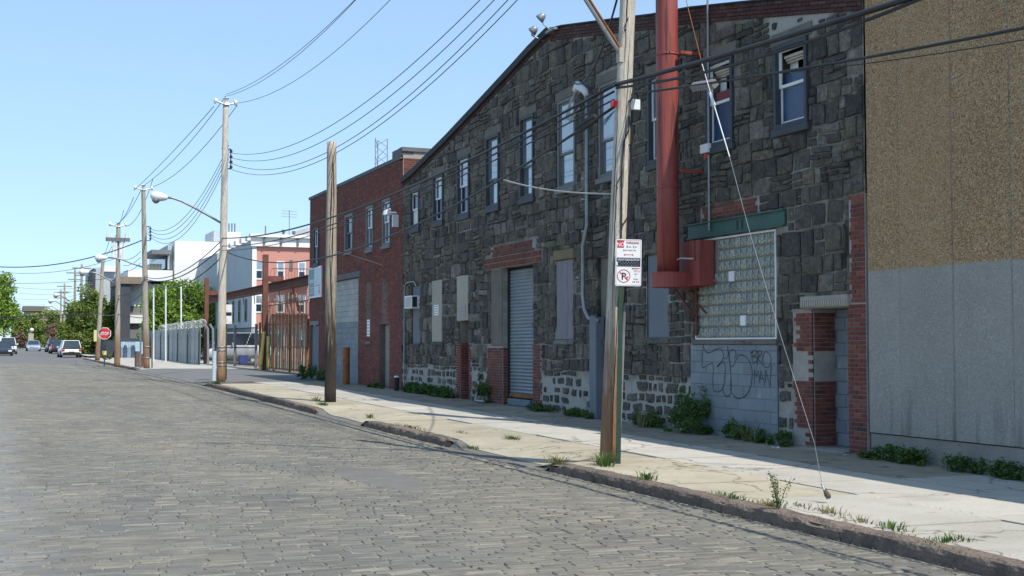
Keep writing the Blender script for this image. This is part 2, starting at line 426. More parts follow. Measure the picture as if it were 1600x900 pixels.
def build_mats():
    M['stone'] = stone_mat(); M['mortar'] = mortar_mat(); M['pebble'] = pebble_mat()
    M['brick'] = brick_mat('old_red_brick', [(0, (.125, .034, .026)), (.3, (.19, .052, .036)), (.6, (.145, .040, .032)), (.85, (.23, .080, .056)), (1, (.075, .030, .028))])
    M['brick2'] = brick_mat('orange_red_brick', [(0, (.12, .040, .028)), (.35, (.175, .060, .042)), (.6, (.14, .048, .036)), (.85, (.22, .085, .058)), (1, (.075, .034, .028))])
    M['brickdark'] = brick_mat('dark_red_brown_brick', [(0, (.045, .018, .015)), (.4, (.075, .028, .022)), (.75, (.055, .024, .02)), (1, (.10, .045, .036))])  # darker brick tones for the roof-edge bands
    M['brickmortar'] = mat('brick_mortar', [(.11, .085, .075), (.17, .14, .125)], 1.5, .95, .3, 50)
    M['palemortar'] = mat('pale_brick_mortar', [(.26, .235, .215), (.38, .35, .32)], 2.5, .95, .3, 50)
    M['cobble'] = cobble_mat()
    M['roadbed'] = mat('cobble_joint_sand', [(.085, .078, .065), (.19, .175, .145), (.32, .30, .24)], 1.6, .95, .5, 45, stretch=(.6, 3, 1))
    M['roadbed_old'] = mat('cobble_joint_dirt', [(.115, .11, .10), (.15, .14, .12)], 1.2, .95, .5, 60, spots=((.09, .11, .04), 2.2, .70))
    M['asphalt'] = mat('worn_asphalt', [(.10, .10, .102), (.15, .148, .145), (.125, .12, .115)], .35, .9, .4, 70)
    M['patch'] = mat('asphalt_patch_grey', [(.125, .12, .112), (.165, .16, .15)], 1.5, .9, .5, 90)
    M['slab'] = mat('pale_concrete_slab', [(.34, .325, .285), (.42, .40, .355), (.375, .36, .32)], .8, .9, .25, 60, tint=(.9, 1.06), spots=((.27, .25, .21), 1.7, .68), grime=True)
    M['slab_tan'] = mat('tan_aggregate_slab', [(.33, .295, .225), (.41, .37, .285), (.36, .325, .25)], 1.2, .95, .5, 90, tint=(.88, 1.06), spots=((.26, .22, .15), 2.2, .66), grime=True)
    M['slab_rough'] = mat('rough_brown_slab', [(.22, .19, .14), (.32, .28, .22), (.27, .245, .205)], .9, .95, .5, 60, tint=(.85, 1.05), spots=((.13, .11, .08), 2.0, .62), grime=True)
    M['curb'] = mat('rough_brown_kerbstone', [(.09, .07, .06), (.19, .145, .115), (.14, .11, .09)], 3, .9, .9, 22, .05, tint=(.8, 1.15))
    M['dirt'] = mat('dry_dirt', [(.13, .11, .08), (.2, .17, .12)], 2, .95, .5, 40)
    M['grass_ground'] = mat('ground_far', [(.10, .10, .06), (.14, .13, .09)], .3, .95, .2, 10)
    M['concrete'] = mat('old_concrete', [(.20, .19, .17), (.30, .285, .26)], 1.3, .9, .4, 40, spots=((.11, .10, .085), 2.1, .62))
    M['block'] = mat('blue_grey_painted_block', [(.175, .205, .235), (.215, .245, .27)], 1.3, .75, .35, 60, tint=(.90, 1.08), spots=((.27, .31, .34), 1.5, .6))
    M['blockjoint'] = mat('blue_grey_joint', [(.095, .125, .16), (.125, .155, .19)], 2, .9, .3, 60)
    M['greyblock'] = mat('grey_block_upper', [(.33, .34, .33), (.40, .41, .40)], 1.3, .85, .3, 40, tint=(.9, 1.06))
    M['bluegreypanel'] = mat('blue_grey_board', [(.125, .15, .175), (.155, .18, .205)], 1.3, .7, .25, 30)
    M['oldboard'] = mat('weathered_board', [(.12, .12, .14), (.24, .23, .255), (.17, .165, .18)], 2.0, .85, .4, 30, stretch=(9, 9, .7))
    M['beige'] = mat('beige_painted_panel', [(.33, .30, .245), (.40, .365, .30)], .9, .7, .2, 30)
    M['ochre'] = mat('ochre_stone_lintel', [(.17, .135, .07), (.22, .18, .10)], 2, .9, .4, 30)
    M['sandstone'] = mat('brown_stone_lintel', [(.12, .112, .096), (.175, .16, .132)], 2, .9, .4, 30)
    M['darkframe'] = mat('dark_blue_grey_casing', [(.035, .042, .052), (.055, .062, .075)], 3, .6, .15, 30)
    M['greyframe'] = mat('grey_green_casing', [(.12, .13, .13), (.17, .175, .17)], 3, .6, .15, 30)
    M['white'] = mat('white_paint', [(.66, .68, .70), (.76, .77, .77)], 3, .5, .08, 30)
    M['glass'] = glossy('window_glass', (.12, .17, .22), .03, 3.6)
    M['glassdark'] = glossy('dark_window_glass', (.015, .03, .06), .06, 1.5)
    M['glassblue'] = glossy('blue_film_pane', (.035, .07, .14), .2, 1.5)
    M['interior'] = mat('dark_interior', [(.01, .01, .012), (.018, .018, .02)], 2, .9, 0)
    M['redtint'] = mat('faded_red_board', [(.18, .05, .05), (.24, .07, .07)], 2, .7, .1)
    M['blind'] = mat('cream_blind', [(.42, .38, .30), (.5, .46, .38)], 2, .7, .1)
    M['greenpaint'] = mat('dark_green_steel', [(.022, .075, .062), (.035, .10, .082)], 2.5, .5, .25, 20, spots=((.11, .05, .03), 3, .66))
    M['redduct'] = mat('red_painted_duct', [(.17, .038, .030), (.29, .066, .054), (.23, .05, .04)], 1.6, .52, .25, 12, .02, stretch=(3.5, 3.5, .22), spots=((.10, .035, .028), 2.2, .60))
    M['darkred'] = mat('rusty_dark_red_steel', [(.10, .028, .020), (.17, .055, .035)], 2, .7, .3, 30)
    M['redbeam'] = mat('red_oxide_beam', [(.11, .040, .030), (.18, .072, .050)], 1.4, .75, .3, 25)
    M['yellow'] = mat('yellow_paint', [(.58, .44, .10), (.68, .56, .20)], 2, .6, .3, 25, spots=((.3, .2, .08), 3, .6))
    M['paleyellow'] = mat('faded_yellow_sheet', [(.50, .47, .20), (.58, .54, .28)], 3, .7, .05)
    M['galv'] = mat('galvanised_steel', [(.22, .235, .245), (.31, .325, .335)], 5, .45, .1, 30, metal=.55)
    M['shutter'] = mat('blue_grey_shutter', [(.19, .225, .25), (.26, .295, .315)], 1.6, .5, .15, 30, metal=.25, spots=((.15, .15, .14), 2.5, .66))
    M['cable'] = mat('black_cable', [(.012, .013, .016), (.025, .026, .03)], 3, .5, .1)
    M['cablegreen'] = mat('verdigris_wire', [(.018, .03, .03), (.03, .045, .043)], 3, .6, .1)
    M['cablewhite'] = mat('pale_cable', [(.32, .31, .29), (.40, .39, .37)], 3, .6, .1)
    M['pole'] = wood_pole_mat('weathered_pole_wood', (.76, .70, .60), (.42, .35, .27), (.36, .20, .115), 1.75, 1.9)
    M['pole2'] = wood_pole_mat('creosoted_pole_wood', (.56, .49, .39), (.27, .205, .145), (.050, .037, .030), 2.7, 2.6)
    M['pole3'] = wood_pole_mat('distant_pole_wood', (.46, .41, .34), (.26, .21, .165), (.30, .18, .10), 2.2, 1.2)
    M['signgreen'] = mat('green_sign_post', [(.018, .048, .032), (.026, .064, .042)], 5, .5, .2, 40)
    M['signwhite'] = mat('white_sign_sheet', [(.72, .73, .75), (.80, .80, .80)], 4, .35, .02)
    M['signred'] = mat('red_sign_ink', [(.42, .03, .04), (.5, .045, .05)], 4, .4, 0)
    M['signblack'] = mat('black_sign_ink', [(.015, .018, .03), (.025, .028, .04)], 4, .4, 0)
    M['signgreydark'] = mat('faded_sign_ink', [(.22, .2, .3), (.3, .26, .36)], 30, .5, 0)
    M['teal'] = mat('teal_print', [(.07, .20, .19), (.10, .25, .24)], 4, .4, 0)
    M['greyprint'] = mat('grey_print', [(.14, .17, .19), (.19, .22, .24)], 4, .4, 0)
    M['bluewhite'] = mat('pale_blue_print', [(.45, .55, .62), (.55, .63, .68)], 4, .4, 0)
    M['graffiti'] = mat('black_marker_paint', [(.03, .035, .045), (.05, .055, .065)], 8, .6, 0)
    M['tar'] = mat('black_roof_edge', [(.015, .015, .018), (.03, .03, .034)], 3, .7, .3)
    M['coping'] = mat('grey_coping', [(.10, .10, .105), (.15, .15, .155)], 3, .8, .3)
    M['rust'] = mat('orange_rust', [(.18, .065, .025), (.30, .12, .045), (.12, .045, .02)], 4, .85, .4, 30)
    M['rustpanel'] = mat('rusty_grille_panel', [(.36, .31, .23), (.48, .42, .33), (.28, .20, .13)], 3, .85, .2, 30)
    M['pinkwall'] = mat('salmon_render', [(.50, .225, .185), (.56, .27, .22)], .5, .85, .12, 12)
    M['whitewall'] = mat('white_render', [(.74, .745, .74), (.82, .82, .81)], .25, .85, .06, 8)
    M['greywall'] = mat('light_grey_render', [(.38, .42, .45), (.45, .49, .52)], .3, .85, .08, 8)
    M['midgrey'] = mat('mid_grey_wall', [(.16, .165, .17), (.22, .225, .23)], .4, .85, .1, 8)
    M['charcoal'] = mat('charcoal_cladding', [(.045, .05, .062), (.065, .07, .085)], .6, .7, .1, 8)
    M['brownsoffit'] = mat('brown_soffit', [(.20, .16, .12), (.26, .21, .16)], .6, .8, .1, 8)
    M['woodfence'] = mat('grey_weathered_fence', [(.24, .27, .27), (.36, .385, .38), (.29, .315, .31)], 1.4, .9, .3, 20, tint=(.75, 1.15), stretch=(3, 3, .5))
    M['razor'] = mat('razor_wire_steel', [(.42, .45, .45), (.55, .57, .56)], 5, .4, .1, metal=.5)
    M['leaf'] = leaf_mat('bright_leaf', [(0, (.11, .19, .025)), (.4, (.20, .33, .045)), (.75, (.29, .43, .07)), (1, (.36, .48, .12))])
    M['leafdark'] = leaf_mat('olive_leaf', [(0, (.10, .155, .025)), (.5, (.19, .26, .045)), (1, (.27, .33, .08))])
    M['leafpink'] = leaf_mat('faded_blossom', [(0, (.20, .12, .09)), (.5, (.28, .18, .13)), (1, (.20, .2, .10))])
    M['weed'] = leaf_mat('weed_leaf', [(0, (.045, .09, .018)), (.5, (.075, .145, .03)), (1, (.12, .20, .05))])
    M['drygrass'] = leaf_mat('dry_grass', [(0, (.28, .21, .12)), (.5, (.24, .22, .10)), (1, (.16, .20, .07))])
    M['bark'] = mat('bark', [(.09, .07, .05), (.15, .12, .09)], 5, .9, .5, 20)
    M['carwhite'] = glossy('white_car_paint', (.72, .73, .75), .2, 1.5, coat=.6)
    M['carsilver'] = glossy('silver_blue_car_paint', (.36, .42, .52), .22, 1.5, .4, .6)
    M['cardark'] = glossy('dark_maroon_car_paint', (.045, .03, .035), .2, 1.5, .2, .6)
    M['carnavy'] = glossy('dark_navy_car_paint', (.03, .04, .06), .2, 1.5, .2, .6)
    M['carglass'] = glossy('car_glass', (.03, .04, .05), .05, 1.8)
    M['tyre'] = mat('tyre_rubber', [(.015, .015, .015), (.025, .025, .025)], 8, .9, .2)
    M['taillight'] = glossy('red_light_lens', (.45, .02, .02), .15, 1.5)
    M['headlight'] = glossy('clear_light_lens', (.75, .75, .72), .1, 1.5)
    M['blueplastic'] = mat('blue_tarp', [(.03, .06, .28), (.05, .09, .36)], 3, .6, .2)
    M['muralblue'] = mat('mural_pale_blue', [(.30, .42, .52), (.42, .54, .62)], 3, .7, .1)
    M['muralgrey'] = mat('mural_grey_ground', [(.17, .24, .29), (.22, .29, .34)], 2, .8, .1)
    M['muraldark'] = mat('mural_dark_blue', [(.035, .06, .11), (.06, .09, .15)], 2, .8, .1)
    M['litter'] = mat('paper_litter', [(.6, .6, .6), (.75, .75, .75)], 9, .8, .1)
build_mats()

# ================================================================== GROUND
def ground_sheet():
    mb = MB()
    Ys = [-40, 0, 40, 80, 120, 160, 200, 260, 400, 900, 3000]
    Xs = [-2500, -400, -60, -8, 13, 60, 400, 2500]
    vv = []
    for Y in Ys:
        for X in Xs: vv.append((X, Y, (gz(min(X, 40), Y) if X > 12 else road_z(-6, Y)) - .18))
    n = len(Xs)
    fs = [(j * n + i, j * n + i + 1, (j + 1) * n + i + 1, (j + 1) * n + i) for j in range(len(Ys) - 1) for i in range(n - 1)]
    mb.add(vv, fs)
    mb.build('ground', M['grass_ground'], kind='structure')
ground_sheet()
def sheet(name, m, X0, X1, Ys, dz, fz=None, nx=8, kind='structure', skirt=0):
    fz = fz or gz
    mb = MB(); vv = []
    for Y in Ys:
        for i in range(nx + 1):
            X = X0 + (X1 - X0) * i / nx
            vv.append((X, Y, fz(X, Y) + dz))
    n = nx + 1
    fs = [(j * n + i, j * n + i + 1, (j + 1) * n + i + 1, (j + 1) * n + i) for j in range(len(Ys) - 1) for i in range(nx)]
    mb.add(vv, fs)
    return mb.build(name, m, kind=kind)
def rngf(a, b, s):
    n = max(1, int(round((b - a) / s))); return [a + (b - a) * i / n for i in range(n + 1)]
COB_END = 88.0
road = sheet('road', M['roadbed'], -8, 7.1, rngf(-12, COB_END, 1.5), .004, road_z, 14)
sheet('far_road', M['asphalt'], -30, 8.2, rngf(COB_END, 110, 3) + rngf(114, 420, 9), -.004, lambda X, Y: road_z(min(X, 7.0), Y), 14)
# cobbles: real blocks, rows across the street
def cobbles():
    r = random.Random(11)
    joined = MB(); near = []
    Y = 6.2
    Z = road_z
    def block(mb, x0, x1, y0, y1, t, dz, off=(0, 0)):
        q = .011 if Y < 45 else .014
        h = .0108
        tx = r.uniform(-.003, .003); ty = r.uniform(-.0045, .0035)
        zz = lambda x, y: Z(x, y) + dz
        j = [r.uniform(-.006, .006) for _ in range(8)]
        b = [(x0 + j[0], y0 + j[1]), (x1 + j[2], y0 + j[3]), (x1 + j[4], y1 + j[5]), (x0 + j[6], y1 + j[7])]
        i4 = [(b[0][0] + q, b[0][1] + q), (b[1][0] - q, b[1][1] + q), (b[2][0] - q, b[2][1] - q), (b[3][0] + q, b[3][1] - q)]
        hz = [h - tx - ty, h + tx - ty, h + tx + ty, h - tx + ty]
        vv = [(x, y, zz(x, y) - .012) for x, y in b] + [(x, y, zz(x, y) + hz[k]) for k, (x, y) in enumerate(i4)]
        pf = r.uniform(.5, 1) if r.random() < .42 else r.uniform(0, .25)  # sandy worn tone on front edges only, painting the sun they catch
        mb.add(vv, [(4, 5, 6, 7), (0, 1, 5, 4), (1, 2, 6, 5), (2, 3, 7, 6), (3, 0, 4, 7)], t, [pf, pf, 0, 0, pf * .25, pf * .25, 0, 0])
    while Y < COB_END:
        pitch = r.uniform(.092, .122) if Y < 60 else .2
        xmin = max(-3.4, -.4 - 0.02 * Y)
        X = xmin + r.uniform(0, .2)
        wave = .10 * math.sin(Y * .21) * 0
        while X < 7.02:
            w = r.uniform(.19, .33) if Y < 60 else r.uniform(.35, .6)
            if X + w > 7.07: w = 7.07 - X
            if w < .07: break
            miss = r.random() < .004
            dz = r.gauss(0, .0022) + (-.012 if r.random() < .03 else 0) + .012 * noise.noise(Vector((X * .9, Y * .5, 3)))
            # sag of each row: gently bowed rows
            yb = Y + .10 * math.sin(X * .55 + .3) + .05 * noise.noise(Vector((X * .8, Y * .15, 0)))
            if not miss:
                if 10.2 < Y < 11.55 and -.1 < X < 4.6 and len(near) < 300:
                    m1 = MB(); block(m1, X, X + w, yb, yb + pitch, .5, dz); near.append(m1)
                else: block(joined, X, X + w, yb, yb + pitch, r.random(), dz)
            X += w + (r.uniform(.002, .006) if r.random() < .93 else r.uniform(.008, .016))
        Y += pitch + r.uniform(.002, .009)
    for m1 in near:
        c = [sum(v[i] for v in m1.v) / 8 for i in range(3)]
        m1.v = [(v[0] - c[0], v[1] - c[1], v[2] - c[2]) for v in m1.v]
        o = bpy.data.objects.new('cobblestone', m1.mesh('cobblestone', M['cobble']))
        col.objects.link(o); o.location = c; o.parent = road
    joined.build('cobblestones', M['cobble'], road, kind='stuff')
cobbles()
def flat_patch(name, m, pts, parent_kind='structure', up=.0165):
    P3 = [G(*p) for p in pts]
    cx = sum(p.x for p in P3) / len(P3); cy = sum(p.y for p in P3) / len(P3)
    mb = MB(); vv = []; rings = 7
    n = len(P3) * 6
    out = []
    for i in range(len(P3)):
        a, b = P3[i], P3[(i + 1) % len(P3)]
        for k in range(6):
            t = k / 6; x = a.x + (b.x - a.x) * t; y = a.y + (b.y - a.y) * t
            s = 1 + .09 * noise.noise(Vector((x * 2, y * 2, 5)))
            out.append((cx + (x - cx) * s, cy + (y - cy) * s))
    vv = [(cx, cy, road_z(cx, cy) + up)]
    for q in range(1, rings + 1):
        for x, y in out:
            X = cx + (x - cx) * q / rings; Yy = cy + (y - cy) * q / rings
            vv.append((X, Yy, gz(X, Yy) + (up if q < rings else -.01)))
    fs = [(0, 1 + i, 1 + (i + 1) % n) for i in range(n)]
    for q in range(rings - 1):
        for i in range(n):
            a = 1 + q * n + i; b = 1 + q * n + (i + 1) % n
            fs.append((a, a + n, b + n, b))
    mb.add(vv, fs)
    return mb.build(name, m, kind=parent_kind)
flat_patch('asphalt_patch', M['patch'], [(512, 727), (575, 731), (640, 745), (692, 768), (640, 770), (560, 757), (520, 742)])

# sidewalk: three strips of slabs over a bed
bed = sheet('sidewalk', M['dirt'], 7.12, 12.3, rngf(-6, 46.3, .8), -.022, gz, 10)
def slab(X0, X1, Y0, Y1, m, r, gap=.013):
    mb = MB(); nx, ny = 3, 4
    dz = r.gauss(0, .003); tl = r.gauss(0, .002)
    vv = []
    xs = [X0 + gap + (X1 - X0 - 2 * gap) * i / nx for i in range(nx + 1)]
    ys = [Y0 + gap + (Y1 - Y0 - 2 * gap) * i / ny for i in range(ny + 1)]
    for y in ys:
        for x in xs: vv.append((x, y, gz(x, y) + dz + tl * (x - X0)))
    fs = [(j * 4 + i, j * 4 + i + 1, (j + 1) * 4 + i + 1, (j + 1) * 4 + i) for j in range(ny) for i in range(nx)]
    rim = [(0, i) for i in range(nx + 1)] + [(j, nx) for j in range(1, ny + 1)] + [(ny, i) for i in range(nx - 1, -1, -1)] + [(j, 0) for j in range(ny - 1, 0, -1)]
    ids = [j * 4 + i for j, i in rim]; b = len(vv)
    for k in ids: v = vv[k]; vv.append((v[0], v[1], v[2] - .05))
    n = len(ids)
    fs += [(ids[i], b + i, b + (i + 1) % n, ids[(i + 1) % n]) for i in range(n)]
    c = Vector(vv[0])
    mb.add([Vector(v) - c for v in vv], fs)
    o = bpy.data.objects.new('slab', mb.mesh('slab', m)); col.objects.link(o); o.location = c; o.parent = bed
def sidewalk():
    r = random.Random(5)
    Y = -4.5
    while Y < 46:
        L = 1.55; Y1 = min(Y + L, 46.2)
        if Y1 - Y > .4:
            slab(8.86, 10.44, Y, Y1, M['slab'], r)
        Y += L
    Y = -4.6
    for L in [2.3] * 6 + [2.1] + [1.5] * 22:
        Y1 = min(Y + L, 46.2)
        if Y1 - Y > .3: slab(7.28, 8.84, Y, Y1, M['slab'] if Y1 < 11.6 else M['slab_tan'], r, .006)
        Y = Y1
    Y = -4.2
    while Y < 46:
        L = r.choice([1.6, 2.2, 2.9]); Y1 = min(Y + L, 46.2)
        if Y1 - Y > .3: slab(10.47, 12.02, Y, Y1, M['slab_rough'] if Y1 > 14.5 else M['slab'], r, .01)
        Y += L
sidewalk()
sheet('driveway', M['asphalt'], 7.12, 13.6, rngf(46.35, 69, 1.2), -.002, gz, 10)
sheet('far_sidewalk', M['slab'], 7.3, 14.5, rngf(69, 113, 2), -.001, gz, 6)
sheet('farther_sidewalk', M['slab'], 8.3, 12, rngf(125, 300, 8), .01, gz, 4)
# kerb stones
def kerb():
    r = random.Random(9)
    root = empty('kerb', (7.1, 20, gz(7.2, 20)), 'long row of chipped brown kerbstones between cobbled road and sidewalk', 'kerb')
    segs = [(2, 15.75), (19.75, 25.1), (29.15, 45.95), (69.3, 112)]
    for a, b in segs:
        Y = a
        while Y < b - .3:
            L = r.uniform(1.5, 2.4) if Y < 60 else 4
            Y1 = min(Y + L, b)
            mb = MB(); ny = max(3, int((Y1 - Y) / .09)) if Y < 60 else 4
            prof = [(7.09, -.17), (7.085, -.05), (7.095, -.015), (7.125, .003), (7.2, .008), (7.275, .004), (7.28, -.08)]
            vv = []; t = r.random()
            for j in range(ny + 1):
                y = Y + .006 + (Y1 - Y - .012) * j / ny
                e = min(1, j / 1.2, (ny - j) / 1.2)
                for k, (px, pz) in enumerate(prof):
                    a1 = noise.noise(Vector((px * 9, y * 5, pz * 12 + 2))); a2 = noise.noise(Vector((px * 30 + 7, y * 17, pz * 30)))
                    w = .022 * a1 + .012 * a2
                    chip = max(0, noise.noise(Vector((y * 1.9, 4.2, 0))) - .25) * .10 if k in (2, 3) else 0
                    dx = (w if k < 4 else w * .3) + (1 - e) * (.012 if k < 4 else 0) + chip * .6
                    dz = w * .5 - (1 - e) * .012 * (k in (2, 3, 4, 5)) - chip
                    tp = .10 * (1 - smooth(0, .55, min(y - a, b - y))) if k > 1 else 0
                    vv.append((px + dx, y, gz(7.15, y) + apron(y) * .125 * .95 + pz + dz + .006 - tp))
            n = len(prof)
            fs = [(j * n + k, j * n + k + 1, (j + 1) * n + k + 1, (j + 1) * n + k) for j in range(ny) for k in range(n - 1)]
            fs += [tuple(range(n)), tuple(ny * n + k for k in reversed(range(n)))]
            mb.add(vv, fs, t)
            mb.build('kerbstone', M['curb'], root)
            Y = Y1
kerb()
def debris():                   # leaves, grit and scraps caught in the gutter and at the wall foot
    r = random.Random(66); mb = MB()
    for k in range(5200):
        y = r.uniform(6, 44)
        if r.random() < .5: x = 7.06 - abs(r.gauss(0, .10))
        elif r.random() < .6: x = 11.95 - abs(r.gauss(0, .16))
        else: x = r.choice([8.85, 10.455, 7.33]) + r.gauss(0, .05)
        if noise.noise(Vector((x * 2, y * .8, 2))) < -.05: continue
        z = gz(x, y) + .012 + (.006 if x < 7.1 else 0); s = r.uniform(.005, .018); a = r.uniform(0, 6.28)
        c, q = math.cos(a) * s, math.sin(a) * s
        mb.add([(x - c, y - q, z), (x + q * .5, y - c * .5, z + r.uniform(0, .008)), (x + c, y + q, z), (x - q * .5, y + c * .5, z + .004)], [(0, 1, 2, 3)], r.random())
    o = mb.build('ground_debris', mat('dry_leaf_debris', [(.08, .06, .04), (.20, .15, .09), (.13, .11, .07)], 9, .95, .2, 30, tint=(.5, 1.8)))
    setp(o, 'scattered brown leaf litter and grit along kerb and wall foot', 'litter', None, 'stuff')
debris()
# gutter strip of smooth concrete where the kerb is dropped
for a, b in ((15.8, 19.7), (25.2, 29.1)):
    sheet('driveway_apron', M['patch'], 6.86, 7.27, rngf(a, b, .3), .010, lambda X, Y: (gz(7.12, Y) if X > 7.1 else road_z(X, Y) + .004), 4)

# ================================================================== WALL TOOLS
def facade(mb, fr, a0, a1, zb, roof, openings, step, pale=None, t=.5, d=0.0, back=.3):
    """wall face with real openings; openings: (a0,a1,z0,z1,depth)"""
    zmax = max(roof(a0 + (a1 - a0) * i / 40) for i in range(41))
    def cuts(lo, hi, ks):
        pts = sorted(set([lo, hi] + [k for k in ks if lo < k < hi])); out = []
        for p, q in zip(pts, pts[1:]):
            n = max(1, int(math.ceil((q - p) / step))); out += [p + (q - p) * i / n for i in range(n)]
        return out + [hi]
    A = cuts(a0, a1, [o[0] for o in openings] + [o[1] for o in openings])
    Z = cuts(zb, zmax, [o[2] for o in openings] + [o[3] for o in openings])
    vid = {}; vv = []; pp = []
    def vert(i, k):
        z = min(Z[k], roof(A[i])); key = (i, k if Z[k] <= roof(A[i]) else -1)
        if key not in vid:
            vid[key] = len(vv); vv.append(fr(A[i], z, d)); pp.append(pale(A[i], z) if pale else 0.0)
        return vid[key]
    fs = []
    for i in range(len(A) - 1):
        for k in range(len(Z) - 1):
            ca, cz = (A[i] + A[i + 1]) / 2, (Z[k] + Z[k + 1]) / 2
            if Z[k] >= max(roof(A[i]), roof(A[i + 1])): continue
            if any(o[0] < ca < o[1] and o[2] < cz < o[3] for o in openings): continue
            f = []
            for q in (vert(i, k), vert(i + 1, k), vert(i + 1, k + 1), vert(i, k + 1)):
                if q not in f: f.append(q)
            if len(f) > 2: fs.append(tuple(f))
    mb.add(vv, fs, t, pp)
    for o in openings:
        a, b, z0, z1, dep = o[:5]
        for q in ((( a, z0), (a, z1)), ((b, z1), (b, z0)), ((a, z1), (b, z1)), ((b, z0), (a, z0))):
            (p, r_), (s, u) = q
            mb.add([fr(p, r_, d), fr(s, u, d), fr(s, u, -dep), fr(p, r_, -dep)], [(0, 1, 2, 3)], t, [pale(p, r_) if pale else 0.0] * 4)
def clip_rects(rc, openings, roof):
    a0, a1, z0, z1 = rc
    out = [(a0, a1, z0, z1)]
    for o in openings:
        nxt = []
        for (p, q, r_, s) in out:
            if q <= o[0] or p >= o[1] or s <= o[2] or r_ >= o[3]: nxt.append((p, q, r_, s)); continue
            c = [(p, o[0], r_, s), (o[1], q, r_, s), (p, q, r_, o[2]), (p, q, o[3], s)]
            c = [x for x in c if x[1] - x[0] > .07 and x[3] - x[2] > .06]
            if c:
                c.sort(key=lambda x: -(x[1] - x[0]) * (x[3] - x[2])); nxt.append(c[0])
        out = nxt
    res = []
    for (p, q, r_, s) in out:
        t = min(roof(p), roof(q))
        s = min(s, t)
        if s - r_ > .07: res.append((p, q, r_, s))
    return res
def rubble(a0, a1, z0, z1, r):
    out = []; z = z0
    while z < z1:
        h = r.uniform(.25, .42)
        a = a0 - r.uniform(0, .3)
        while a < a1:
            w = r.uniform(.30, .68); b = min(a + w, a1); aa = max(a, a0)
            if b - aa > .1:
                k = r.random()
                za, zb_ = z, z + h
                if b - aa < .55 and k < .6: out.append((aa, b, za, zb_))
                elif k < .45:
                    zm = za + h * r.uniform(.38, .62)
                    for (p, q) in ((za, zm), (zm, zb_)):
                        if r.random() < .5:
                            am = aa + (b - aa) * r.uniform(.35, .65); out += [(aa, am, p, q), (am, b, p, q)]
                        else: out.append((aa, b, p, q))
                elif k < .75:
                    am = aa + (b - aa) * r.uniform(.55, .72); zm = za + h * r.uniform(.35, .65)
                    if r.random() < .5: out += [(aa, am, za, zb_), (am, b, za, zm), (am, b, zm, zb_)]
                    else:
                        am = aa + (b - aa) * r.uniform(.28, .45); out += [(am, b, za, zb_), (aa, am, za, zm), (aa, am, zm, zb_)]
                elif k < .88:
                    c1 = za + h * r.uniform(.28, .36); c2 = za + h * r.uniform(.62, .7)
                    am = aa + (b - aa) * r.uniform(.4, .6)
                    out += [(aa, b, za, c1), (aa, am, c1, c2), (am, b, c1, c2), (aa, b, c2, zb_)]
                else:
                    am = aa + (b - aa) * r.uniform(.4, .6); out += [(aa, am, za, zb_), (am, b, za, zb_)]
            a += w
        z += h
    return out
def warp(a, z):                 # courses wander a little, except beside openings
    f = 1.0
    for o in BLOCKED:
        dx = max(o[0] - a, 0, a - o[1]); dz = max(o[2] - z, 0, z - o[3]); f = min(f, max(dx, dz) / .35)
        if f <= 0: return a, z
    f *= min(1, max(0, (a - 15.1) / .3), max(0, (37.95 - a) / .3), max(0, (rtop(a) - z) / .3))
    return (a + f * .045 * noise.noise(Vector((a * 1.1, z * 2.3, 3))), z + f * .05 * noise.noise(Vector((a * 1.3, z * 1.2, 9))))
def stone_piece(mb, fr, rc, r, t, pale, origin=None):
    a0, a1, z0, z1 = rc
    w, h = a1 - a0, z1 - z0
    g = .005 + .010 * r.random() + (.010 if r.random() < .15 else 0)
    if pale > .45: g += (.006 + .040 * r.random() ** 1.4) * min(1, pale) ; 
    g = min(g, .32 * min(w, h))
    prot = r.uniform(.012, .05) * (1 - .45 * min(1, pale))
    ca, cz = (a0 + a1) / 2, (z0 + z1) / 2
    hw, hh = w / 2 - g, h / 2 - g
    n = 10 if w > h * 1.25 else 8
    ring = []
    sh = r.uniform(-.06, .06)
    per = ([(-1, -1), (-.35, -1), (.35, -1), (1, -1), (1, 0), (1, 1), (.3, 1), (-.4, 1), (-1, 1), (-1, .1)] if n == 10 else [(-1, -1), (0, -1), (1, -1), (1, 0), (1, 1), (0, 1), (-1, 1), (-1, 0)])
    jn = .08 + .26 * min(1, pale)
    for (x, y) in per:
        cut = .965 if abs(x) == 1 and abs(y) == 1 else 1.0
        jx = r.uniform(-jn, jn * .3) * (1 if x >= 0 else -1); jy = r.uniform(-jn, jn * .3) * (1 if y >= 0 else -1)
        ring.append((ca + (x * cut + jx) * hw + sh * y * hh * .5, cz + (y * cut + jy) * hh + sh * x * hw * .3))
    ring = [warp(a, z) for a, z in ring]
    ca, cz = warp(ca, cz)
    q = min(.016, .16 * min(hw, hh) + .003)
    vv = [fr(a, z, -.015) for a, z in ring]
    vv += [fr(a, z, prot * .72) for a, z in ring]
    ins = []
    for a, z in ring:
        L = math.hypot(ca - a, cz - z) + 1e-6
        ins.append(fr(a + (ca - a) / L * q * 1.6, z + (cz - z) / L * q * 1.2, prot + r.uniform(-.012, .016)))
    vv += ins
    vv.append(fr(ca + r.uniform(-.15, .15) * hw, cz + r.uniform(-.15, .15) * hh, prot + r.uniform(-.010, .028)))
    fs = []
    for k in range(n):
        k2 = (k + 1) % n
        fs += [(k, k2, n + k2, n + k), (n + k, n + k2, 2 * n + k2, 2 * n + k), (2 * n + k, 2 * n + k2, 3 * n)]
    mb.add(vv, fs, t)
def centred(mb):
    n = len(mb.v); c = Vector((sum(v[0] for v in mb.v) / n, sum(v[1] for v in mb.v) / n, sum(v[2] for v in mb.v) / n))
    mb.v = [(v[0] - c.x, v[1] - c.y, v[2] - c.z) for v in mb.v]
    return c
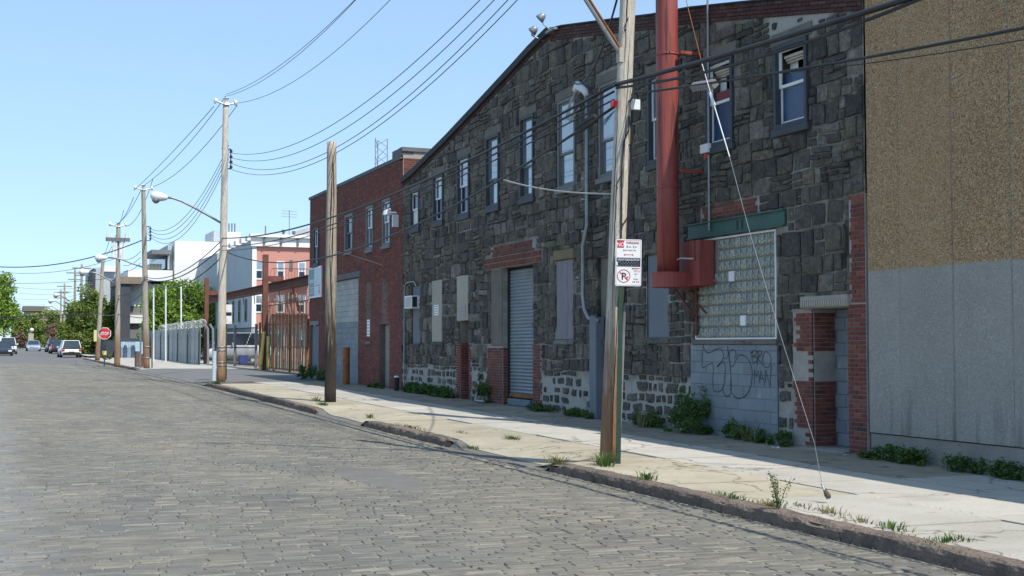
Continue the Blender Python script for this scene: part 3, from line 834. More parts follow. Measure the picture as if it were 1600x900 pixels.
def piece_object(name, mb, m, parent, smooth_=False):
    c = centred(mb)
    o = bpy.data.objects.new(name, mb.mesh(name, m, smooth_)); col.objects.link(o)
    o.parent = parent
    o.location = c - (Vector(parent.location) if parent.type == 'EMPTY' else Vector((0, 0, 0)))
    return o
class Bricks:
    """collects bricks; the nearest become parts, the others one joined part"""
    def __init__(s): s.list = []
    def field(s, fr, a0, a1, z0, z1, m, r, d0=-.01, d1=.018, bl=.203, bh=.058, j=.0100, ragL=0, ragR=0, zoff=None, soldier=False, keep=None):
        z = z0; row = 0
        if soldier: bl, bh = .058, (z1 - z0) - j
        while z + bh * .7 <= z1 + 1e-6:
            zt = min(z + bh, z1); off = 0 if soldier else (row % 2) * (bl + j) / 2
            la = a0 + (r.uniform(0, ragL) if ragL else 0); ra = a1 - (r.uniform(0, ragR) if ragR else 0)
            a = a0 - off
            while a < ra - .02:
                p, q = max(a, la), min(a + bl, ra)
                if q - p > .035 and (keep is None or keep((p + q) / 2, (z + zt) / 2)):
                    s.list.append((fr, p, q, z, zt, d0, d1 + r.uniform(-.003, .004), m, zoff, r.random()))
                a += bl + j
            z += bh + j; row += 1
    def make(s, mb, b):
        fr, p, q, z, zt, d0, d1, m, zoff, t = b
        e = .004; dd = d1 - .004
        o = (lambda a: 0) if zoff is None else zoff
        vv = [fr(p, z + o(p), d0), fr(q, z + o(q), d0), fr(q, zt + o(q), d0), fr(p, zt + o(p), d0),
              fr(p, z + o(p), dd), fr(q, z + o(q), dd), fr(q, zt + o(q), dd), fr(p, zt + o(p), dd),
              fr(p + e, z + e + o(p), d1), fr(q - e, z + e + o(q), d1), fr(q - e, zt - e + o(q), d1), fr(p + e, zt - e + o(p), d1)]
        mb.add(vv, [(0, 1, 5, 4), (1, 2, 6, 5), (2, 3, 7, 6), (3, 0, 4, 7), (4, 5, 9, 8), (5, 6, 10, 9), (6, 7, 11, 10), (7, 4, 8, 11), (8, 9, 10, 11)], t)
    def flush(s, parent, nparts, name='brick'):
        s.list.sort(key=lambda b: math.hypot(*b[0](b[1], 0, 0)[:2]))
        for b in s.list[:nparts]:
            mb = MB(); s.make(mb, b); mb.t = [.5] * len(mb.v)
            piece_object(name, mb, b[7], parent)
        rest = {}
        for b in s.list[nparts:]:
            s.make(rest.setdefault(b[7].name, (MB(), b[7]))[0], b)
        for mb, m in rest.values():
            mb.build('brickwork', m, parent, kind='stuff')

# ================================================================== STONE WAREHOUSE
FW = Fr(12.0, 0.0, (0, 1), (-1, 0))
ROOF = [(15.12, 7.05), (15.87, 7.20), (17.99, 7.62), (20.12, 8.04), (21.59, 8.27), (23.25, 8.58), (25.82, 9.05), (26.6, 9.15), (27.67, 8.96), (28.89, 8.69), (31.14, 8.22), (33.69, 7.70), (35.5, 7.37), (36.77, 7.13), (37.95, 6.98)]
def stone_roof(a): return lerp_table(ROOF, a)
def pale_fn(a, z):
    v = 0.0
    low = 1.0 - smooth(.95, 1.35, z + .18 * noise.noise(Vector((a * .8, 0, 0))))
    dens = .92 if (30.7 < a < 38) else (.86 if 20 < a < 27.2 else .6)
    v = max(v, low * dens)
    # plaster patch high on the wall beside the last window
    q = math.hypot((a - 16.7) / 1.15, (z - 7.15) / .55)
    v = max(v, 1.15 * (1 - smooth(.6, 1.15, q)))
    q = math.hypot((a - 17.9) / .5, (z - 3.98) / .35); v = max(v, .8 * (1 - smooth(.6, 1.2, q)))
    q = math.hypot((a - 16.75) / .5, (z - .9) / 1.2); v = max(v, .6 * (1 - smooth(.6, 1.2, q)))
    # thin pale pointing scattered over the wall
    n = noise.noise(Vector((a * .75, z * .9, 7)))
    v = max(v, .62 * smooth(.02, .38, n), .40 * smooth(-.15, .3, noise.noise(Vector((a * 2.5, z * 2.5, 1)))))
    return v
def zone_fn(a, z):              # where mortar was smeared over the stones
    low = 1.0 - smooth(.95, 1.35, z + .18 * noise.noise(Vector((a * .8, 0, 0))))
    v = low * (.78 if (30.7 < a < 38) else (.72 if 20 < a < 27.2 else .55))
    return max(v, 1.15 * (1 - smooth(.6, 1.15, math.hypot((a - 16.7) / 1.15, (z - 7.15) / .55))))
WIN_TOPS = [(36.20, 37.08, 6.50), (34.01, 34.88, 6.70), (31.86, 32.80, 6.95), (29.68, 30.61, 7.19), (27.44, 28.29, 7.32), (25.18, 26.11, 7.34), (23.06, 23.98, 7.31), (20.85, 21.75, 7.06), (18.66, 19.56, 6.88), (16.48, 17.40, 6.70)]
OPEN = [(a, b, 5.28, t, .30) for a, b, t in WIN_TOPS]
OPEN += [(36.19, 36.99, 1.75, 3.52, .10), (34.08, 34.95, 1.81, 3.60, .05), (31.93, 32.81, 2.38, 3.63, .05), (31.95, 32.62, .10, 2.38, .34),
         (27.55, 29.50, -.1, 3.68, .22), (25.30, 26.19, 1.84, 3.66, .10), (23.25, 24.1, 1.84, 3.60, .14), (21.02, 21.88, 1.86, 3.50, .10),
         (17.42, 20.02, 1.82, 3.66, .14), (17.40, 20.18, -.2, 1.73, .04), (15.56, 16.44, .12, 2.30, .42)]
BLOCKED = [(o[0] - .01, o[1] + .01, o[2] - .01, o[3] + .01) for o in OPEN]
BLOCKED += [(29.49, 30.26, 1.69, 3.66), (17.10, 20.22, 3.66, 3.97), (17.9, 19.85, 3.97, 4.25), (27.0, 27.56, -.2, 1.75), (29.49, 30.62, -.2, 1.72), (26.9, 30.75, 3.66, 4.02), (27.35, 30.3, 4.02, 4.32),
            (15.0, 15.57, -.2, 4.02), (15.3, 16.68, 2.28, 2.52), (16.43, 16.98, -.2, 2.3), (32.6, 32.98, -.2, 1.80), (31.7, 31.97, -.2, 1.75), (25.2, 26.32, 3.64, 3.92), (23.75, 24.12, -.2, 2.3)]
for a, b, t in WIN_TOPS: BLOCKED.append((a - .13, b + .13, t, t + .24)); BLOCKED.append((a - .08, b + .08, 5.14, 5.29))
sw = empty('stone_warehouse', (12, 26.5, gz(12, 26.5)), 'long gabled warehouse of dark rubble stone with red duct and roller door', 'building')
def rtop(a): return stone_roof(a) - (.29 if a < 26.5 else .20)
mb = MB()
facade(mb, FW, 15.12, 37.95, -.35, stone_roof, OPEN, .17, pale_fn)
wall = mb.build('wall', M['mortar'], sw)
def stones():
    r = random.Random(21)
    rects = []
    for rc in rubble(15.14, 37.93, 1.12, 9.2, r):
        for c in clip_rects(rc, BLOCKED, rtop): rects.append(c)
    z = -.2                     # smaller squarish stones in the smeared zone at the foot
    while z < 1.12:
        h = min(r.uniform(.17, .26), 1.13 - z)
        if h < .08: break
        a = 15.14
        while a < 37.9:
            w = r.uniform(.16, .5)
            for c in clip_rects((a, min(a + w, 37.93), z, z + h), BLOCKED, rtop): rects.append(c)
            a += w + r.uniform(0, .09)
        z += h
    out = []
    for c in rects:
        pl = zone_fn((c[0] + c[1]) / 2, (c[2] + c[3]) / 2)
        if pl > .95: 
            if r.random() < .75: continue
        elif pl > .5 and r.random() < .16: continue
        if pl > 9:      # smaller stones peep out of the smeared mortar
            m_ = (c[0] + c[1]) / 2 + r.uniform(-.05, .05)
            out += [((c[0], m_, c[2], c[3]), pl), ((m_, c[1], c[2], c[3]), pl)]
        else: out.append((c, pl))
    size = lambda c: (c[0][1] - c[0][0]) * (c[0][3] - c[0][2]) / (c[0][0] ** 3)
    out.sort(key=size, reverse=True)
    far = MB()
    for i, (c, pl) in enumerate(out):
        if i < 300:
            m1 = MB(); stone_piece(m1, FW, c, r, .5, pl); piece_object('stone', m1, M['stone'], sw)
        else: stone_piece(far, FW, c, r, r.random(), pl)
    far.build('rubble_stones', M['stone'], sw, kind='stuff')
    print('stones', len(out))
stones()
# shell: sides, back and sloping roof
mb = MB()
pts = [(a, z) for a, z in ROOF]
mb.add([(12.28, pts[0][0], -.4), (12.28, pts[0][0], pts[0][1]), (34, pts[0][0], pts[0][1]), (34, pts[0][0], -.4)], [(0, 1, 2, 3)])
mb.add([(12.28, 37.93, -.4), (12.28, 37.93, 6.9), (34, 37.93, 6.9), (34, 37.93, -.4)], [(0, 1, 2, 3)])
mb.add([(34, a, z) for a, z in pts] + [(34, pts[-1][0], -.4), (34, pts[0][0], -.4)], [tuple(range(len(pts) + 2))])
mb.build('side_wall', M['mortar'], sw)
mb = MB()
for (a, z), (b, w) in zip(pts, pts[1:]):
    mb.add([(12.0, a, z), (34, a, z), (34, b, w), (12.0, b, w), (12.0, a, z - .1), (34, a, z - .1), (34, b, w - .1), (12.0, b, w - .1)], [(0, 1, 2, 3), (4, 7, 6, 5)])
mb.build('roof', M['tar'], sw)
def edge_strip(name, m, a0, a1, top, bot, d0, d1):
    mb = MB(); ks = [a0] + [a for a, z in ROOF if a0 < a < a1] + [a1]
    for p, q in zip(ks, ks[1:]):
        zp, zq = stone_roof(p), stone_roof(q)
        v = [FW(p, zp + bot, d0), FW(q, zq + bot, d0), FW(q, zq + top, d0), FW(p, zp + top, d0), FW(p, zp + bot, d1), FW(q, zq + bot, d1), FW(q, zq + top, d1), FW(p, zp + top, d1)]
        mb.add(v, [(0, 3, 2, 1), (4, 5, 6, 7), (0, 1, 5, 4), (1, 2, 6, 5), (2, 3, 7, 6), (3, 0, 4, 7)])
    return mb.build(name, m, sw)
edge_strip('roof_edging', M['tar'], 26.5, 37.93, .05, -.13, -.3, .10)
edge_strip('coping', M['tar'], 15.12, 26.45, .035, .003, -.4, .05)
edge_strip('brick_band_backing', M['mortar'], 15.12, 26.5, 0.0, -.29, -.01, .004)
edge_strip('brick_band_backing', M['mortar'], 26.52, 37.93, -.095, -.22, -.01, .004)
B = Bricks(); rb = random.Random(31)
B.field(FW, 15.14, 26.5, -.285, -.01, M['brickdark'], rb, d0=0, d1=.03, zoff=stone_roof)
B.field(FW, 26.52, 37.9, -.215, -.10, M['brickdark'], rb, d0=0, d1=.03, zoff=stone_roof)
def backing(a0, a1, z0, z1, d=.006, m='palemortar', fr=FW):
    mb = MB(); mb.fbox(fr, a0, a1, z0, z1, d - .05, d); mb.build('brick_backing', M[m], sw)
# right pilaster
backing(15.125, 15.55, -.1, 2.36, .012); backing(15.125, 15.50, 2.36, 4.0, .012)
B.field(FW, 15.135, 15.545, -.1, 2.35, M['brick'], rb, d0=.0, d1=.026)
B.field(FW, 15.135, 15.50, 2.37, 4.0, M['brick'], rb, d0=.0, d1=.026, ragR=.07)
# left of the right-hand door, front and reveal
backing(16.45, 16.97, .12, 2.26, .010)
keep = lambda a, z: not (1.15 < z < 1.62 and a > 16.50) and not (a > 16.93 - .07 * math.sin(z * 4.1)) and not (z < .42 and a > 16.62)
B.field(FW, 16.45, 16.98, .14, 2.25, M['brick'], rb, d0=-.01, d1=.026, ragR=.08, keep=keep)
FR1 = Fr(12.0, 16.44, (1, 0), (0, -1))          # reveal of that door, seen from the street
backing(.0, .42, .12, 2.29, .004, 'palemortar', FR1)
B.field(FR1, .012, .41, .14, 2.28, M['brick'], rb, d0=-.01, d1=.018, keep=lambda a, z: not (1.15 < z < 1.62))
# roller door jambs and lintel
backing(29.50, 30.6, -.05, 1.66); B.field(FW, 29.505, 30.61, -.05, 1.68, M['brick2'], rb, ragR=.1, d1=.022)
FR2 = Fr(12.0, 29.50, (1, 0), (0, -1))
backing(.0, .22, -.05, 1.66, .004, 'palemortar', FR2); B.field(FR2, .01, .21, -.05, 1.66, M['brick2'], rb)
backing(27.05, 27.55, -.05, 1.7); B.field(FW, 27.02, 27.545, -.05, 1.72, M['brick2'], rb, ragL=.12, d1=.022)
slope = lambda a: 0
backing(27.4, 30.3, 3.98, 4.26); B.field(FW, 27.45, 30.28, 4.0, 4.28, M['brick2'], rb, ragL=.25, ragR=.2, d1=.024)
mb = MB(); mb.fbox(FW, 26.95, 30.72, 3.69, 3.985, -.35, .05); mb.build('brick_backing', M['palemortar'], sw)
B.field(FW, 26.96, 30.7, 3.70, 3.83, M['brick2'], rb, d0=.03, d1=.068, soldier=True)
B.field(FW, 26.96, 30.7, 3.845, 3.98, M['brick2'], rb, d0=.03, d1=.074, soldier=True)
# small door jambs
backing(32.62, 32.96, -.1, 1.78); B.field(FW, 32.62, 32.97, -.1, 1.78, M['brick'], rb, ragR=.08)
backing(31.72, 31.94, -.1, 1.72); B.field(FW, 31.72, 31.94, -.1, 1.72, M['brick'], rb, ragL=.08)
FR3 = Fr(12.0, 32.62, (1, 0), (0, -1)); backing(.0, .34, -.05, 1.78, .004, 'palemortar', FR3); B.field(FR3, .01, .33, -.05, 1.78, M['brick'], rb)
# brick over the green beam, brick strip by the conduit
backing(18.0, 19.8, 3.98, 4.22); B.field(FW, 17.95, 19.82, 3.985, 4.24, M['brick2'], rb, ragL=.1, ragR=.2)
B.field(FW, 24.13, 24.36, .0, 1.5, M['brick'], rb, ragR=.1, d1=.045)
B.flush(sw, 298)
# ---- windows of the warehouse
def pane_quad(fr, a0, a1, z0, z1, d, name, m, parent):
    mb = MB(); mb.fbox(fr, a0, a1, z0, z1, d - .012, d); return mb.build(name, m, parent)
def ring(mb, fr, a0, a1, z0, z1, w, d0, d1, wb=None):
    wb = wb or w
    mb.fbox(fr, a0, a0 + w, z0, z1, d0, d1); mb.fbox(fr, a1 - w, a1, z0, z1, d0, d1)
    mb.fbox(fr, a0 + w, a1 - w, z0, z0 + wb, d0, d1 - .002); mb.fbox(fr, a0 + w, a1 - w, z1 - w, z1, d0, d1 - .002)
def window(fr, a0, a1, z0, z1, parent, style, casing='darkframe', sash='white', protr=.05, lint=True, side=.07):
    mb = MB(); ring(mb, fr, a0, a1, z0, z1, side, -.10, protr, .09)
    w = mb.build('window', M[casing], parent)
    mb = MB(); mb.fbox(fr, a0 - .05, a1 + .05, z0 - .11, z0 + .004, -.1, .09, bev=.01); mb.build('sill', M['darkframe' if casing != 'greyframe' else 'greyframe'], w)
    if lint: 
        mb = MB(); mb.fbox(fr, a0 - .10, a1 + .10, z1 + .004, z1 + .21, -.1, .03, bev=.01); mb.build('lintel', M['sandstone'], w)
    b0, b1, y0, y1 = a0 + side + .004, a1 - side - .004, z0 + .094, z1 - side - .004
    zm = y0 + (y1 - y0) * (.5 if style != 'low' else .38)
    f = .05
    mb = MB(); ring(mb, fr, b0, b1, zm - .02, y1, f, -.045, -.012); mb.build('sash', M[sash], w)
    mb = MB(); ring(mb, fr, b0, b1, y0, zm + .03, f, -.08, -.047); mb.build('sash', M[sash], w)
    up, lo = {'sky': ('glass', 'glass'), 'low': ('glass', 'glass'), 'darkup': ('glassdark', 'white'), 'whiteup': ('glass', 'glassdark'), 'open': (None, 'glassblue'), 'openred': (None, 'glassblue'), 'dark': ('glassdark', 'glassdark')}[style]
    if up: pane_quad(fr, b0 + f, b1 - f, zm - .02 + f, y1 - f, -.025, 'pane', M[up], w)
    else:
        mb = MB(); z5 = y1 - f - .10
        for k in range(3): mb.fbox(fr, b0 + f, b1 - f - .02, z5 - k * .05 + .012 * k, z5 + .042 - k * .05 + .012 * k, -.08 - .03 * k, -.07 - .03 * k)
        mb.build('blind_slat', M['blind'], w)
        pane_quad(fr, b0 + f + .45, b1 - f, zm + .05, y1 - f, -.20, 'curtain', M['white'], w)
        pane_quad(fr, b0 + f, b1 - f, zm - .02 + f, zm + .22, -.10, 'pane', M['redtint' if style == 'openred' else 'glassblue'], w)
    pane_quad(fr, b0 + f, b1 - f, y0 + f, zm + .03 - f, -.055, 'pane', M[lo], w)
    pane_quad(fr, a0 + .01, a1 - .01, z0 + .01, z1 - .01, -.3, 'interior', M['interior'], w)
    return w
styles = ['darkup', 'whiteup', 'whiteup', 'low', 'low', 'low', 'low', 'sky', 'openred', 'open']
cas = ['darkframe', 'darkframe', 'darkframe', 'darkframe', 'darkframe', 'greyframe', 'greyframe', 'darkframe', 'darkframe', 'darkframe']
sas = ['white', 'white', 'white', 'greyframe', 'greyframe', 'greyframe', 'greyframe', 'white', 'white', 'white']
for (a, b, t), s, c, sa in zip(WIN_TOPS, styles, cas, sas):
    window(FW, a, b, 5.28, t, sw, s, c, sa, protr=.06 if c == 'darkframe' else .02)
# boarded windows
def board(a0, a1, z0, z1, m, d, planks=0, sill=True, extra=None):
    mb = MB()
    if planks:
        w = mb.fbox(FW, a0 + .004, a1 - .004, z0, z1, d - .06, d - .02)
        o = mb.build('window_boarding', M[m], sw)
        for k in range(planks):
            p = a0 + (a1 - a0) * k / planks; q = a0 + (a1 - a0) * (k + 1) / planks
            b2 = MB(); b2.fbox(FW, p + .006, q - .006, z0 + .01, z1 - .01, d - .018, d + .004, bev=.004); b2.build('plank', M[m], o)
    else:
        mb.fbox(FW, a0 + .004, a1 - .004, z0, z1, d - .05, d, bev=.006); o = mb.build('window_boarding', M[m], sw)
    if sill:
        b2 = MB(); b2.fbox(FW, a0 - .08, a1 + .08, z0 - .11, z0 - .003, -.03, .06, bev=.012); b2.build('sill', M['stone'], o)
    return o
board(36.19, 36.99, 1.75, 3.52, 'bluegreypanel', -.03)
b1_ = board(34.08, 34.95, 1.81, 3.60, 'beige', .045)
board(31.93, 32.81, 2.385, 3.63, 'beige', .045, sill=False)
board(25.30, 26.19, 1.84, 3.66, 'oldboard', .0, planks=3)
board(23.25, 24.1, 1.84, 3.60, 'sandstone', -.08)
board(21.02, 21.88, 1.86, 3.50, 'bluegreypanel', -.02)
mb = MB(); mb.fbox(FW, 25.22, 26.3, 3.67, 3.89, -.05, .05, bev=.015); mb.build('lintel', M['ochre'], sw)
mb = MB(); mb.fbox(FW, 20.95, 21.97, 3.52, 3.74, -.05, .04, bev=.015); mb.build('lintel', M['sandstone'], sw)
# roller door
mb = MB(); mb.fbox(FW, 27.56, 29.49, -.1, 3.67, -.30, -.225); mb.build('door_recess', M['interior'], sw)
mb = MB(); mb.fbox(FW, 27.552, 27.60, -.02, 3.66, -.222, -.13); mb.fbox(FW, 29.44, 29.492, -.02, 3.66, -.222, -.13); guide = mb.build('guide_rail', M['tar'], sw)
mb = MB(); mb.fbox(FW, 29.505, 30.25, 1.70, 3.65, -.01, .03, bev=.02); mb.build('stone_jamb', M['sandstone'], sw)
rd = MB(); rd.fbox(FW, 27.60, 29.44, .42, 3.62, -.215, -.20); rd = rd.build('roller_door', M['shutter'], sw)
sl = MB(); n = 36; hs = (3.62 - .50) / n
z = 0
prof = [(0, .0), (.25, .018), (.5, .026), (.75, .018), (1.0, .0)]
vv = []
for k, dd in prof: vv += [(0, -.92, k * (hs - .004)), (0, .92, k * (hs - .004))]
vv = [(-dd, y, zz) for (x, y, zz), dd in zip(vv, [d_ for _, d_ in prof for _i in (0, 1)])]
sl.add(vv, [(2 * i, 2 * i + 1, 2 * i + 3, 2 * i + 2) for i in range(4)])
slme = sl.mesh('slat', M['shutter'], False)
for k in range(n): link_copy('slat', slme, (12.195, 28.52, .50 + k * hs), rd)
mb = MB(); mb.fbox(FW, 27.60, 29.44, .40, .50, -.20, -.15, bev=.01); mb.build('bottom_bar', M['rust'], rd)
mb = MB(); mb.fbox(FW, 27.56, 29.48, -.1, .20, -.22, .06, bev=.02); mb.fbox(FW, 27.9, 29.3, .2, .37, -.22, -.04, bev=.02); mb.build('step', M['bluegreypanel'], sw)
# small doorway
mb = MB(); mb.fbox(FW, 31.96, 32.61, .0, 2.37, -.34, -.30); dd_ = mb.build('door', M['darkred'], sw)
mb = MB(); mb.fbox(FW, 31.96, 32.61, 1.75, 2.37, -.29, -.2); mb.build('door_head', M['sandstone'], sw)
# right-hand doorway: block infill, carved head, sill
FR4 = Fr(12.41, 0, (0, 1), (-1, 0))
jb = MB(); jb.fbox(FR4, 15.57, 16.43, .12, 2.30, -.06, 0); jb.build('infill_backing', M['blockjoint'], sw)
r = random.Random(3)
z = .14; row = 0
while z < 2.25:
    a = 15.58 - (row % 2) * .2
    while a < 16.42:
        p, q = max(a, 15.575), min(a + .39, 16.425)
        if q - p > .05:
            mb = MB(); mb.fbox(FR4, p, q, z, min(z + .195, 2.29), 0, .012, bev=.004); piece_object('concrete_block', mb, M['block'], sw)
        a += .40
    z += .2032; row += 1
mb = MB(); mb.fbox(FW, 15.50, 16.70, 2.315, 2.50, -.42, .07, bev=.012); dl = mb.build('door_head', M['white'] if 0 else M['palemortar'], sw)
for k in range(20):
    a = 15.53 + k * .0575
    mb = MB(); mb.fbox(FW, a, a + .034, 2.335, 2.43, .07, .088, bev=.005); piece_object('dentil', mb, M['beige'], dl)
mb = MB(); mb.fbox(FW, 15.56, 16.95, -.1, .115, -.42, .12, bev=.02); mb.build('doorstep', M['concrete'], sw)
# glass block window
gb = MB(); ring(gb, FW, 17.425, 20.015, 1.825, 3.655, .03, -.12, .02); gw = gb.build('glass_block_window', M['white'], sw)
mb = MB(); mb.fbox(FW, 17.44, 20.0, 1.84, 3.64, -.10, -.035); mb.build('glass_block_mortar', M['concrete'], gw)
nx, nz = 14, 9; cw = 2.53 / nx; ch = 1.77 / nz
g1 = MB(); nn = 9; a_ = cw / 2 - .010; b_ = ch / 2 - .008; vv = []
for k in range(nn + 1):
    for i in range(nn + 1):
        u, v = i / nn, k / nn; e_ = min(1, 6 * min(u, 1 - u, v, 1 - v))
        vv.append((.022 - .022 * e_ - .013 * e_ * math.sin(2.5 * math.pi * u + 1.6 * math.sin(2 * math.pi * v)), -a_ + 2 * a_ * u, -b_ + 2 * b_ * v))
g1.add(vv, [(k * (nn + 1) + i, k * (nn + 1) + i + 1, (k + 1) * (nn + 1) + i + 1, (k + 1) * (nn + 1) + i) for k in range(nn) for i in range(nn)])
gme = g1.mesh('glass_block', glassblock_mat(), True)
vent = MB(); vent.fbox(Fr(0, 0, (0, 1), (-1, 0)), -cw / 2 + .01, cw / 2 - .01, -ch / 2 + .008, ch / 2 - .008, -.03, .01, bev=.01); vme = vent.mesh('vent_panel', M['signwhite'])
for i in range(nx):
    for k in range(nz):
        a = 17.455 + cw * (i + .5); zc = 1.855 + ch * (k + .5)
        if a > 19.35 and zc > 2.98: continue
        v = (i, k) in ((7, 5), (5, 1))
        link_copy('vent_panel' if v else 'glass_block', vme if v else gme, (12.0 - .0, a, zc), gw)
mb = MB(); mb.fbox(FW, 17.40, 20.1, 1.735, 1.82, -.1, .05, bev=.01); mb.build('window_ledge', M['sandstone'], sw)
# painted block infill with graffiti
FB = Fr(11.985, 0, (0, 1), (-1, 0))
mb = MB(); mb.fbox(FB, 17.40, 20.18, -.3, 1.73, -.05, .0); ib = mb.build('block_infill', M['blockjoint'], sw)
z = .005 - .2032; row = 0
while z < 1.70:
    a = 17.40 - (0.2 if row % 2 else 0.02)
    while a < 20.17:
        p, q = max(a, 17.405), min(a + .398, 20.175)
        if q - p > .04:
            mb = MB(); mb.fbox(FB, p, q, z, min(z + .197, 1.728), 0, .010 + r.uniform(-.001, .002), bev=.003); piece_object('concrete_block', mb, M['block'], sw)
        a += .404
    z += .2032; row += 1
# green beam
mb = MB(); mb.fbox(FW, 17.12, 20.2, 3.68, 3.70, -.12, .09); mb.fbox(FW, 17.12, 20.2, 3.70, 3.94, -.12, .05); mb.fbox(FW, 17.12, 20.2, 3.94, 3.965, -.12, .09)
gbm = mb.build('green_beam', M['greenpaint'], sw)
mb = MB()
for a in (18.35, 18.5): mb.fbox(FW, a, a + .05, 3.74, 3.90, .05, .056)
mb.build('painted_mark', M['tar'], gbm)
# graffiti: strokes a few mm proud of the blocks; coordinates measured on the wall (u right, v up, metres)
def stroke(mb, pts, w=.016, d=.016):
    P_ = [PX(1060 + x / 4.5, 520 + y / 4.5, 11.985) for x, y in pts]
    # smooth
    Q = []
    for i in range(len(P_) - 1):
        p0 = P_[max(i - 1, 0)]; p1 = P_[i]; p2 = P_[i + 1]; p3 = P_[min(i + 2, len(P_) - 1)]
        for k in range(5):
            t = k / 5
            Q.append(.5 * ((2 * p1) + (p2 - p0) * t + (2 * p0 - 5 * p1 + 4 * p2 - p3) * t * t + (3 * p1 - p0 - 3 * p2 + p3) * t ** 3))
    Q.append(P_[-1])
    vv = []; 
    for i, q in enumerate(Q):
        dd = (Q[min(i + 1, len(Q) - 1)] - Q[max(i - 1, 0)]); dd.x = 0
        if dd.length < 1e-6: dd = Vector((0, 1, 0))
        dd.normalize(); nn = Vector((0, -dd.z, dd.y)); ww = w * (.8 + .3 * noise.noise(q * 6))
        for s in (-1, 1): vv.append((11.985 - d, q.y + nn.y * s * ww / 2, q.z + nn.z * s * ww / 2))
    mb.add(vv, [(2 * i, 2 * i + 1, 2 * i + 3, 2 * i + 2) for i in range(len(Q) - 1)])
gr = MB()
stroke(gr, [(180, 78), (185, 110), (205, 138), (235, 135), (265, 118), (300, 112), (318, 140), (320, 175), (300, 215), (275, 240), (300, 215), (325, 205), (335, 250), (330, 310), (320, 380), (300, 410), (270, 415), (252, 400), (247, 340), (246, 215), (175, 245), (173, 170), (180, 78)], .024)
stroke(gr, [(350, 98), (355, 140), (345, 175), (325, 178)], .022)
stroke(gr, [(318, 378), (322, 420), (345, 445), (370, 430), (380, 380), (372, 340)], .024)
stroke(gr, [(352, 110), (362, 180), (370, 260), (375, 340), (370, 390), (385, 430), (420, 462), (465, 450), (500, 410), (520, 340), (522, 260), (500, 195), (465, 160), (430, 158), (410, 190), (395, 225), (375, 238)], .024)
stroke(gr, [(365, 200), (362, 150), (375, 122), (400, 125), (410, 150), (400, 180)], .022)
stroke(gr, [(525, 130), (522, 170), (530, 218)], .02); stroke(gr, [(512, 145), (530, 125), (552, 132), (548, 155), (525, 168), (552, 172), (560, 195), (530, 215)], .02)
stroke(gr, [(568, 128), (562, 180), (560, 228)], .02); stroke(gr, [(556, 135), (580, 125), (590, 145), (565, 175), (582, 205), (600, 235)], .02)
stroke(gr, [(620, 130), (598, 165), (600, 215), (625, 245), (650, 225), (655, 180), (640, 145), (618, 132)], .02)
stroke(gr, [(540, 260), (538, 310), (540, 370)], .02); stroke(gr, [(540, 262), (552, 310), (565, 265), (572, 300), (572, 350)], .02)
stroke(gr, [(585, 265), (580, 320), (578, 350)], .018); stroke(gr, [(585, 265), (598, 310), (612, 372)], .018); stroke(gr, [(575, 318), (610, 325)], .018)
stroke(gr, [(618, 260), (616, 300), (618, 350)], .02); stroke(gr, [(618, 260), (632, 310), (650, 378)], .02); stroke(gr, [(650, 378), (652, 310), (662, 225)], .02)
gr.build('graffiti', M['graffiti'], ib)

# ================================================================== CONCRETE PANEL BUILDING (right)
pb = empty('panel_building', (12, 7, gz(12, 7)), 'windowless building with brown pebble panels above grey painted lower wall', 'building')
def panels():
    edges = [15.10, 14.38, 13.31, 12.25, 11.19, 10.13, 9.07, 8.01, 6.95, 5.89, 4.83, 3.77, 2.71, 1.65, .6]
    for q, p in zip(edges, edges[1:]):
        mb = MB(); mb.fbox(FW, p + .007, q - .007, .44, 8.1, -.12, .004 + .006 * math.sin(q * 7), bev=.006)
        piece_object('wall_panel', mb, M['pebble'], pb)
        mb = MB(); mb.fbox(FW, p - .006, p + .006, .45, 8.05, -.1, -.004); piece_object('joint_filler', mb, M['concrete'], pb)
    mb = MB(); mb.fbox(FW, .6, 15.10, -.5, .425, -.3, -.03, bev=.0); mb.build('plinth', M['concrete'], pb)
    mb = MB(); mb.fbox(FW, .55, 15.12, 8.1, 8.25, -.5, .05); mb.build('coping', M['concrete'], pb)
    mb = MB(); mb.box(12.14, 34, .6, 15.09, -.4, 8.05); mb.build('side_wall', M['concrete'], pb)
panels()
# ================================================================== BRICK BUILDING (left of the warehouse)
bb = empty('brick_workshop', (12, 44, gz(12, 44)), 'two-storey red brick workshop with blocked garage opening', 'building')
BO = [(49.00, 49.86, 4.92, 6.43, .2), (43.85, 44.95, 5.12, 6.50, .2), (41.23, 42.09, 5.0, 6.52, .2), (39.21, 40.12, 5.0, 6.55, .2),
      (43.15, 47.2, -.3, 4.12, .12), (39.35, 40.45, .0, 2.40, .35), (49.0, 50.3, .3, 2.50, .12)]
btop = lambda a: 7.66
mb = MB(); facade(mb, FW, 37.96, 50.62, -.4, btop, BO, .8); mb.build('wall', M['brickmortar'], bb)
mb = MB(); mb.box(12.25, 30, 37.97, 50.6, -.4, 7.3); mb.build('inner_shell', M['brickmortar'], bb)
FS = Fr(12.0, 37.95, (1, 0), (0, -1))
mb = MB(); mb.fbox(FS, 0.0, 9, 6.5, 7.9, -.3, -.004); mb.fbox(FW, 37.96, 39.0, 7.66, 7.68, -.3, 0); mb.build('side_parapet', M['palemortar'], bb)
